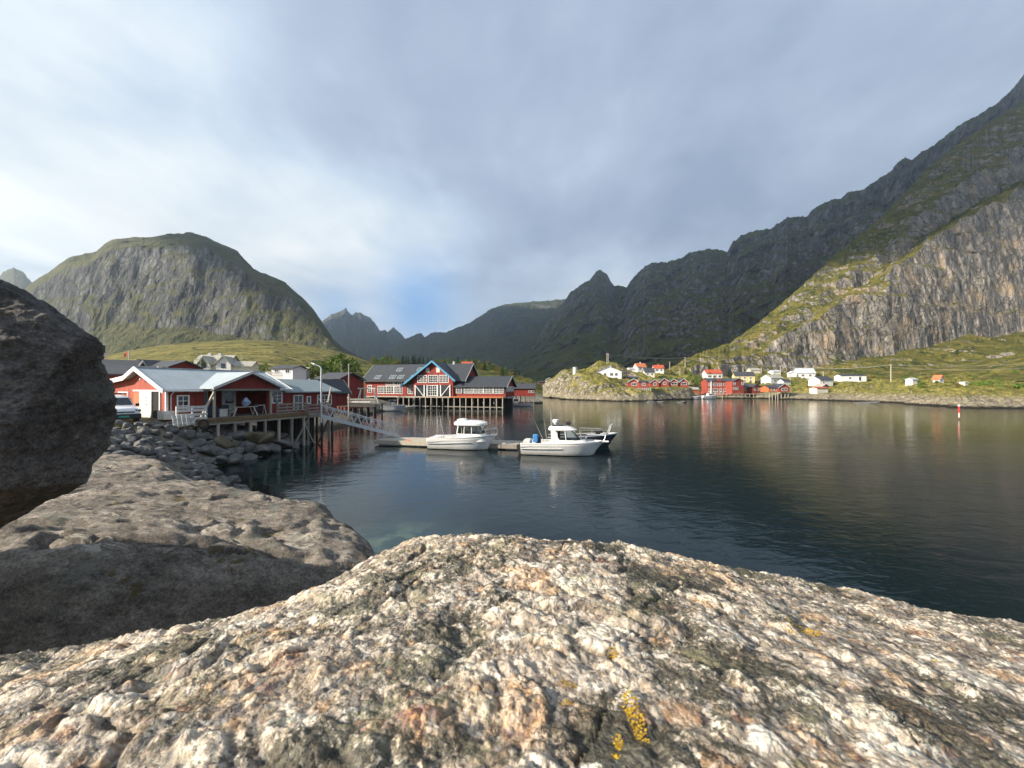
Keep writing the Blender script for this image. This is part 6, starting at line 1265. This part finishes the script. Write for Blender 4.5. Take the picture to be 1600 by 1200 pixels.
# ---------------------------------------------------------------- houses, poles and plants behind the near sheds
def nh(label, px, py, Y, L, Wd, H, Rh, wall, roof, rz=0, ridge='x', wins=(), name='house', **k):
    return house(name, label, W(px, py, Y), R(rz), L, Wd, H, Rh, wall, roof, ridge, wins, base=2.5, fw=.10, **k)
vh = nh('large pale villa with a tan roof and twin gables behind the shed roofs', 341, 578.5, 84, 6.4, 5.5, 1.3, 1.9, 'cream', 'roof_pale', 8, 'x', [('f', -2.2, .2, .5, .8, 1, 1)], chim=[(-1.6, 0, .5, 'white_old'), (.4, 0, .5, 'white_old')])
for u, w_ in ((-.7, 2.2), (3.0, 2.8)):
    gb_ = MB(); gb_.extr([(u - w_ / 2, -.5), (u + w_ / 2, -.5), (u + w_ / 2, 1.2), (u, 2.7), (u - w_ / 2, 1.2)], -3.6, -.2, 'y'); gb_.build('gable', M['white'], vh)
    k_ = 1.5 / (w_ / 2); gr_ = MB(); gr_.extr([(u - w_ / 2 - .25, 1.2 - .25 * k_ + .02), (u, 2.72), (u + w_ / 2 + .25, 1.2 - .25 * k_ + .02), (u + w_ / 2 + .25, 1.34 - .25 * k_), (u, 2.9), (u - w_ / 2 - .25, 1.34 - .25 * k_)], -3.9, -.1, 'y'); gr_.build('gable_roof', M['roof_pale'], vh)
    wn = MB(); wn.box(u - .4, u + .4, -3.66, -3.605, .3, 1.3); wn.build('window', M['glass'], vh)
nh('low pale cottage right of the tan roofed villa', 384, 579, 84, 3.6, 4, .9, 1.0, 'cream', 'roof_pale', 12, 'x')
nh('white house with a flat dark hipped roof before the bushes', 452, 586.5, 78, 4.6, 4, 1.35, .55, 'white', 'roof_far', -8, 'x', [('f', -1.2, .45, .8, .6, 2, 1), ('f', 1.2, .45, .8, .6, 2, 1)])
nh('small grey roof behind the white flat roofed house', 470, 587, 84, 3.4, 4, .8, .9, 'white_old', 'roof_pale', 0, 'x')
nh('dark red gabled house half hidden behind the shed roof', 247, 579.5, 52, 2.6, 4, .5, .8, 'red_near', 'roof_far', -16, 'y', trim='roof_far')
nh('low dark grey roof right of the half hidden red gable', 266, 579, 52, 4.6, 4, .4, .8, 'red_near', 'roof_far', -10, 'x')
nh('dark slate roofed house left of the flagpole', 160, 586, 40, 5.5, 4.5, .45, 1.05, 'red_near', 'roof_far', 30, 'x', trim='white_old')
nh('long dark roofed building behind the van', 176, 592, 36, 5.6, 4.5, .4, .75, 'red_near', 'roof_far', 32, 'x', trim='white')
tw = W(145, 570, 46); two = empty('lookout_house', tw, 0.4, 'narrow red house with a black loft on top, peeping out beside the dark boulder', 'house')
MB().box(-.7, .7, -.7, .7, -3, 1.1).build('wall', M['red_near'], two); MB().box(-.95, .85, -.8, .8, 1.102, 1.5).build('balcony', M['white'], two); MB().extr([(-.8, 1.502), (.8, 1.502), (.8, 2.4), (0, 2.75), (-.8, 2.4)], -.75, .75, 'y').build('loft', M['dark_panel'], two)
nh('red house with a dark roof and white windows beside the lodge', 531, 606, 63, 4.2, 5, 1.5, .9, 'red_lodge', 'roof_far', -16, 'x', [('f', .2, .4, .8, .9, 2, 2)], trim='roof_far')
nh('red gabled house with tall white windows left of the lodge', 541, 618, 72, 3.8, 5, 3.0, 1.1, 'red_lodge', 'roof_far', -18, 'y', [('f', -.9, 1.4, .5, 1.1, 2, 2), ('f', .9, 1.4, .5, 1.1, 2, 2)], trim='roof_far')
nh('small orange red house with a pale chimney post on the wooded rise', 730, 576, 150, 3.6, 4, 1.4, 1.2, 'orange_far', 'roof_red', 0, 'x')
nh('grey concrete shed by the rocks right of the lodge roof', 731, 587, 146, 4.4, 4, 2.6, .3, 'timber', 'roof_far', 0, 'x', name='shed', cat='shed')
fl = W(201, 580, 48); fg = empty('flagpole', fl, 0, 'white flagpole with a limp red and white flag behind the shed', 'flagpole')
MB().tube([(0, 0, -2), (0, 0, 2.6)], [.05, .03], 8).build('pole', M['white'], fg)
mb = MB(); mb.add([(-.02, 0, 2.55), (-.35, .05, 2.28), (-.6, .02, 2.05), (-.72, .06, 1.85), (-.66, .02, 1.75), (-.4, .08, 1.95), (-.15, .03, 2.2), (-.02, 0, 2.35), (-.02, .02, 2.55), (-.35, .07, 2.28), (-.6, .04, 2.05), (-.72, .08, 1.85), (-.66, .04, 1.75), (-.4, .10, 1.95), (-.15, .05, 2.2), (-.02, .02, 2.35)], [(0, 1, 6, 7), (1, 2, 5, 6), (2, 3, 4, 5), (8, 15, 14, 9), (9, 14, 13, 10), (10, 13, 12, 11)]); mb.build('flag', M['red_plain'], fg)
f2 = W(163, 572, 50); f2o = empty('flagpole', f2, 0, 'tall bare grey flagpole left of the flag', 'flagpole'); MB().tube([(0, 0, -2), (0, 0, 3.6)], [.05, .03], 8).build('pole', M['steel'], f2o); MB().tube([(0, 0, 3.6), (0, 0, 3.72)], .05, 8).build('finial', M['white'], f2o)
for px, py, Y, h, lab in [(313, 578, 70, 2.4, 'thin grey mast left of the villa'), (378, 585, 70, 3.4, 'thin grey mast right of the villa'), (403, 582, 70, 1.8, 'short thin mast before the white flat roofed house'), (533, 596, 80, 3.6, 'thin mast at the left gable of the lodge')]:
    p = W(px, py, Y); t = empty('mast', p, 0, lab, 'mast'); MB().tube([(0, 0, -2), (0, 0, h)], .035, 6).build('shaft', M['steel'], t); MB().tube([(0, 0, h), (0, 0, h + .1)], .06, 6).build('tip', M['steel'], t)
pk = empty('picket_fence', W(428, 588, 74), 0, 'pale picket fence left of the white flat roofed house', 'fence')
mb = MB()
for i in range(14): mb.box(-1.6 + i * .24, -1.48 + i * .24, -.02, .02, -.8, .9 + .1 * (i % 2))
mb.build('picket', M['white_old'], pk); mb = MB(); mb.box(-1.6, 1.7, .021, .06, .1, .2); mb.box(-1.6, 1.7, .021, .06, .6, .7); mb.build('rail', M['timber_pale'], pk)

# ---------------------------------------------------------------- utility poles and lines on the far slope
poles = []
for px, py0, py1, Y, lab, two_ in [(948.5, 552, 568, 205, 'twin wooden power pole on the headland knoll', True), (1070.5, 558, 574, 245, 'wooden power pole at the foot of the cliff spur', False), (1046.5, 565, 577, 250, 'wooden pole left of the power pole at the spur', False), (1062.5, 576, 590, 232, 'wooden pole beside the dark spruce', False), (1219.5, 571, 589, 240, 'tall wooden power pole above the white houses', False), (1161, 573, 583, 262, 'short pole behind the yellow house, left one', False), (1165.5, 574, 584, 263, 'short pole behind the yellow house, right one', False), (1189.5, 575, 586, 258, 'leaning pole with a lamp left of the tall power pole', False), (1200, 576, 586, 250, 'small pole left of the tall power pole', False), (1234.5, 582, 598, 215, 'pale pole between the white houses on the middle slope', False), (1286.5, 581, 590, 212, 'short pole above the dark roofed white house', False), (1392, 569, 588, 185, 'pale power pole on the road bank right of the long white building', False), (989, 582, 590, 215, 'short pole below the orange roofed house', False)]:
    a, b_ = W(px, py1, Y), W(px, py0, Y); t = empty('utility_pole', a, 0, lab, 'utility pole', 'utility poles across the harbour'); h = (b_ - a).length
    MB().tube([(0, 0, -3), (0, 0, h)], [.24, .19], 7).build('shaft', M['timber_pale'], t)
    if two_: MB().tube([(.7, 0, -3), (.7, 0, h)], [.17, .13], 7).build('shaft', M['timber_pale'], t)
    MB().box(-.7, 1.2 if two_ else .7, -.06, .06, h - .55, h - .4).build('crossarm', M['timber_pale'], t)
    if py1 - py0 > 13:
        for u in (-.6, .6): MB().tube([(u, 0, h - .4), (u, 0, h - .15)], .06, 6).build('insulator', M['white_old'], t)
    poles.append(b_)
def wire(a, b_, sag, lab, r=.07):
    pts = [a.lerp(b_, i / 16) - Vector((0, 0, sag * 4 * (i / 16) * (1 - i / 16))) for i in range(17)]; tag(MB().tube(pts, r, 5).build('power_line', M['wire']), lab, 'power line', 'power lines across the harbour')
e_ = Vector((0, 0, .4))
wire(poles[0] - e_, poles[1] - e_, 1.2, 'power line from the twin pole on the headland to the cliff spur'); wire(poles[1] - e_, poles[4] - e_, 2.0, 'power line from the cliff spur to the tall pole above the white houses')
wire(poles[4] - e_, poles[11] - e_, 1.8, 'power line from the tall pole to the pale pole on the road bank'); wire(poles[11] - e_, W(1700, 562, 175), 1.5, 'upper power line running off to the right from the road bank pole'); wire(poles[11] - Vector((0, 0, 1.5)), W(1700, 566, 172), 2.2, 'lower power line running off to the right from the road bank pole')

# level the ground under every house across the water so none is buried or left hanging
me = far.data; co = np.empty(len(me.vertices) * 3, np.float32); me.vertices.foreach_get('co', co); co = co.reshape(-1, 3)
for o in list(C.objects):
    if o.parent is None and o.get('group') in (GF, 'red cabins by the water', 'red harbour buildings') and o.location.y > 140 and o.type == 'EMPTY' and not o.name.startswith('timber_quay'):
        wl2 = next((c for c in o.children if c.name.startswith('wall')), None)
        if not wl2: continue
        r0 = max(wl2.dimensions[:2]) * 0.62 + .5; d_2 = np.hypot(co[:, 0] - o.location.x, co[:, 1] - o.location.y); k2 = 1 - sstep(r0, r0 * 1.7, d_2)
        low2 = -9 if o.name.startswith('boathouse') else o.location.z - .7
        co[:, 2] += (np.clip(co[:, 2], low2, o.location.z - .12) - co[:, 2]) * k2
me.vertices.foreach_set('co', co.ravel()); me.update()

# ---------------------------------------------------------------- trees
def leaf_tree(seed, mat, h=5.0, wd=2.6, n=900, ls=.30):
    """tapered trunk with limbs, and a crown of many small leaf clumps in uneven lobes with gaps"""
    r = random.Random(seed); t = empty('birch_tree')
    tk = MB(); tk.tube([(0, 0, -.6), (.05, .03, h * .3), (-.05, .05, h * .6), (.05, 0, h * .85)], [.13, .10, .06, .02], 7)
    lobes = []
    for i in range(9):
        a = i * 2.4 + r.uniform(-.4, .4); z = h * (.30 + .62 * i / 9) ; rad = wd * .5 * (1 - .55 * max(0, (z / h - .5) / .5)) * r.uniform(.45, .9)
        c = Vector((math.cos(a) * rad, math.sin(a) * rad, z)); lobes.append((c, r.uniform(.45, .8) * wd * .34)); tk.tube([(0, 0, z * .7), c * .6 + Vector((0, 0, z * .36)), c], [.05, .035, .012], 5)
    lobes.append((Vector((0, 0, h * .88)), wd * .22))
    tk.build('trunk', M['bark'], t)
    V = np.zeros((n, 4, 3))
    for i in range(n):
        c, rd = lobes[r.randrange(len(lobes))]
        d = Vector((r.gauss(0, 1), r.gauss(0, 1), r.gauss(0, .8))).normalized() * rd * (r.random() ** .4) * r.uniform(.8, 1.25)
        p = c + d; nn = (d.normalized() * .7 + Vector((r.gauss(0, .6), r.gauss(0, .6), r.gauss(.3, .6)))).normalized(); u = nn.orthogonal().normalized(); v = nn.cross(u); a = r.random() * 6.28
        u, v = u * math.cos(a) + v * math.sin(a), v * math.cos(a) - u * math.sin(a); s = ls * r.uniform(.45, 1.0)
        for k, (x, y) in enumerate(((-1, -.2), (0, -.7), (1, .1), (.1, .75))): V[i, k] = p + u * (x * s * .6) + v * (y * s * .6)
    from_arrays('crown', V.reshape(-1, 3), np.arange(n * 4).reshape(n, 4), mat, t, False); return t
def spruce(seed, h=6.0, wd=2.6, n=900):
    r = random.Random(seed); t = empty('spruce_tree'); MB().tube([(0, 0, -.6), (0, 0, h * .97)], [.16, .015], 7).build('trunk', M['bark'], t)
    V = np.zeros((n, 4, 3))
    for i in range(n):
        f = r.random() ** 1.35; z = h * (.06 + .92 * f); tier = .78 + .22 * math.sin(z * 9 / h * 6.28 * .9 + seed); rad = wd * .5 * (1 - f) ** .85 * tier * r.uniform(.25, 1.06) + .04
        a = r.random() * 6.28; o_ = Vector((math.cos(a), math.sin(a), 0)); p = o_ * rad + Vector((0, 0, z - rad * .30)); s = .30 * r.uniform(.5, 1.1) * (.55 + .6 * (1 - f))
        out = (o_ + Vector((0, 0, -.45 + r.uniform(-.25, .25)))).normalized(); side = out.cross(Vector((0, 0, 1))).normalized(); side = (side + Vector((0, 0, r.uniform(-.7, .7)))).normalized()
        for k, (x, y) in enumerate(((-.5, -.4), (.2, -.5), (1.1, 0), (.2, .5))): V[i, k] = p + out * (x * s) + side * (y * s)
    from_arrays('crown', V.reshape(-1, 3), np.arange(n * 4).reshape(n, 4), M['needle'], t, False); return t
def bush(seed, mat, n=420, wd=2.4, h=1.5):
    r = random.Random(seed); t = empty('bush'); V = np.zeros((n, 4, 3)); st = MB(); lobes = [(Vector((r.uniform(-.5, .5) * wd * .7, r.uniform(-.4, .4) * wd * .6, h * r.uniform(.25, .65))), h * r.uniform(.28, .48)) for _ in range(7)]
    for c, rd in lobes: st.tube([(c.x * .2, c.y * .2, -.4), tuple(c)], [.05, .015], 5)
    st.build('stem', M['bark'], t)
    for i in range(n):
        c, rd = lobes[r.randrange(7)]; d = Vector((r.gauss(0, 1), r.gauss(0, 1), r.gauss(0, .8))).normalized() * rd * (r.random() ** .4) * r.uniform(.8, 1.3); p = c + d; p.z = max(p.z, 0)
        nn = (d.normalized() * .7 + Vector((r.gauss(0, .6), r.gauss(0, .6), r.gauss(.3, .6)))).normalized(); u = nn.orthogonal().normalized(); v = nn.cross(u); s = .28 * r.uniform(.5, 1)
        for k, (x, y) in enumerate(((-1, -.2), (0, -.7), (1, .1), (.1, .75))): V[i, k] = p + u * (x * s * .6) + v * (y * s * .6)
    from_arrays('crown', V.reshape(-1, 3), np.arange(n * 4).reshape(n, 4), mat, t, False); return t
TP = {'g': [leaf_tree(i, M['leaf'], 5.0, 3.2) for i in (1, 2, 3)], 'y': [leaf_tree(i, M['leaf_yel'], 4.2, 2.8, 800) for i in (11, 12)], 's': [spruce(i) for i in (5, 6)], 'b': [bush(i, M['leaf']) for i in (21, 22)], 'c': [bush(31, M['leaf_yel'])]}
first = set(); rt = random.Random(77)
def plant(kind, x, y, z, s, label, group, cat=None):
    src = rt.choice(TP[kind])
    if src in first: o = copy_tree(src)
    else: o = src; first.add(src)
    o.location = (x, y, z); o.scale = (s * rt.uniform(.88, 1.15), s * rt.uniform(.88, 1.15), s * rt.uniform(.9, 1.1)); o.rotation_euler = (0, 0, rt.uniform(0, 6.28))
    return tag(o, label, cat or {'s': 'spruce', 'b': 'bush', 'c': 'bush'}.get(kind, 'tree'), group)
def pp(kind, px, py, Y, s, label, group): p = W(px, py, Y); return plant(kind, p.x, p.y, p.z, s, label, group)
# bright green trees left of the lodge
for px, py, Y, s in [(490, 590, 86, .62), (500, 592, 84, .7), (508, 591, 88, .75), (518, 592, 92, .8), (526, 593, 86, .85), (534, 594, 84, .9), (541, 594, 86, .85), (548, 593, 90, .8), (555, 590, 98, .7)]:
    pp('g', px, py + 6, Y, s * 1.45, 'bright green leafy tree in the clump between the sheds and the lodge', 'green trees left of the lodge')
for px, py, Y, s in [(408, 586, 82, .45), (416, 586, 84, .5), (480, 589, 90, .6), (300, 577, 80, .4), (308, 578, 82, .5), (316, 578, 80, .45), (474, 586, 95, .5), (402, 582, 90, .4)]:
    pp('g', px, py, Y, s, 'dark green garden tree behind the shed roofs by the white houses', 'garden trees behind the sheds')
# wooded rise behind the lodge: the surface height is read off the hill itself
dg = bpy.context.evaluated_depsgraph_get()
def ground(x, y):
    ok, loc, *_ = scene.ray_cast(dg, Vector((x, y, 400)), Vector((0, 0, -1)))
    return loc.z if ok else 0
bpy.context.view_layer.update(); dg = bpy.context.evaluated_depsgraph_get()
for i in range(96):
    px = 582 + i * 2.5 + rt.uniform(-2, 2); Y = rt.uniform(160, 186); x = (px - 800) / FPX * Y; z = ground(x, Y)
    k = 's' if 625 < px < 672 or rt.random() < .12 else ('y' if rt.random() < .45 else 'g'); s = {'s': .95, 'y': .98, 'g': .85}[k] * rt.uniform(.75, 1.1) * (1 - .35 * max(0, (px - 760) / 70))
    if px > 815: continue
    plant(k, x, Y, z - .1, s, {'s': 'dark spruce in the wood behind the lodge roof', 'y': 'yellowing birch on the rise behind the lodge roof', 'g': 'green birch on the rise behind the lodge roof'}[k], 'trees on the rise behind the lodge')
for px, py, Y, s in [(800, 594, 150, .5), (812, 597, 150, .5), (824, 599, 148, .4), (832, 601, 150, .35)]: pp('y', px, py, Y, s, 'low birch on the slope down to the red boathouse', 'birches above the boathouse')
# far slope
for px, py, Y, s, lab in [(1071, 588, 236, 1.05, 'dark spruce beside the wooden pole, left of the red roofed white house'), (1108, 578, 250, .95, 'dark spruce behind the bright red roof'), (1141, 590, 240, 1.15, 'tall dark spruce left of the yellow house'), (1138, 588, 246, .7, 'slim dark spruce behind the tall one by the yellow house')]:
    pp('s', px, py, Y, s, lab, 'spruces across the harbour')
for px, py, Y, s in [(1066, 600, 205, .9), (1074, 602, 203, 1.0), (1082, 605, 204, 1.05), (1090, 604, 206, 1.05), (1096, 601, 210, 1.0), (1086, 598, 214, .95), (1078, 595, 218, .9), (1094, 611, 200, .7)]:
    pp('g', px, py, Y, s * .85, 'green leafy tree in the thicket left of the red warehouse', 'thicket beside the red warehouse')
for i in range(150):
    px = rt.uniform(1040, 1590); Y = rt.uniform(150, 262) if px < 1380 else rt.uniform(122, 215); x = (px - 800) / FPX * Y; z = ground(x, Y)
    if z < 4.5: continue
    k = rt.choice('bbcbcgy'); s = rt.uniform(.55, 1.15) if k in 'bc' else rt.uniform(.35, .6)
    plant(k, x, Y, z - .1, s, {'b': 'green bush scattered on the slope across the harbour', 'c': 'yellowing bush scattered on the slope across the harbour', 'g': 'small birch scattered on the slope across the harbour', 'y': 'small yellow birch scattered on the slope across the harbour'}[k], 'scrub on the far slope')
for px, py, Y, s in [(1536, 606, 140, 1.7), (1552, 605, 142, 1.8), (1562, 608, 138, 1.3), (1588, 610, 132, 1.6), (1602, 610, 131, 1.6), (1522, 604, 146, 1.2)]:
    pp('b', px, py, Y, s, 'broad green bush by the road at the right edge', 'bushes by the right hand road')
for px, py, Y, s in [(1246, 602, 208, 1.3), (1258, 601, 210, 1.2), (1240, 604, 202, 1.0), (1193, 592, 235, 1.0), (1186, 590, 236, 1.0), (1228, 596, 225, .9)]:
    pp('b', px, py, Y, s, 'round green bush between the white houses on the middle slope', 'bushes between the white houses')
for px, py, Y, s in [(925, 596, 172, .8), (932, 594, 175, .9), (880, 589, 190, .5), (914, 580, 196, .6), (905, 582, 195, .5), (1000, 586, 215, .8), (976, 584, 212, .7), (1048, 592, 215, .8), (1056, 594, 214, .9)]:
    pp('b', px, py, Y, s, 'low green bush on the rocky headland', 'bushes on the headland')
for px, py, Y in [(186, 663, 24), (176, 661, 24.5), (197, 664, 24.6), (207, 667, 25), (170, 664, 23)]:
    x = (px - 800) / FPX * Y; plant('c', x, Y, NZ(x, Y), .16, 'small yellow grass tuft in front of the white van', 'tufts by the van', 'grass tuft')

# ---------------------------------------------------------------- air
hz = MB().box(-2240, 1640, -130, 3540, -9, 770).build('haze', bpy.data.materials.new('haze_air')); tag(hz, 'thin bright air between the mountains', None, None, 'stuff')
hm = hz.data.materials[0]; hm.use_nodes = True; nt = hm.node_tree; nt.nodes.remove(nt.nodes['Principled BSDF'])
pv = nt.nodes.new('ShaderNodeVolumePrincipled'); pv.inputs['Density'].default_value = 0.00021; pv.inputs['Color'].default_value = (0.76, 0.88, 1.0, 1); pv.inputs['Anisotropy'].default_value = 0.72
nt.links.new(pv.outputs[0], nt.nodes['Material Output'].inputs['Volume'])
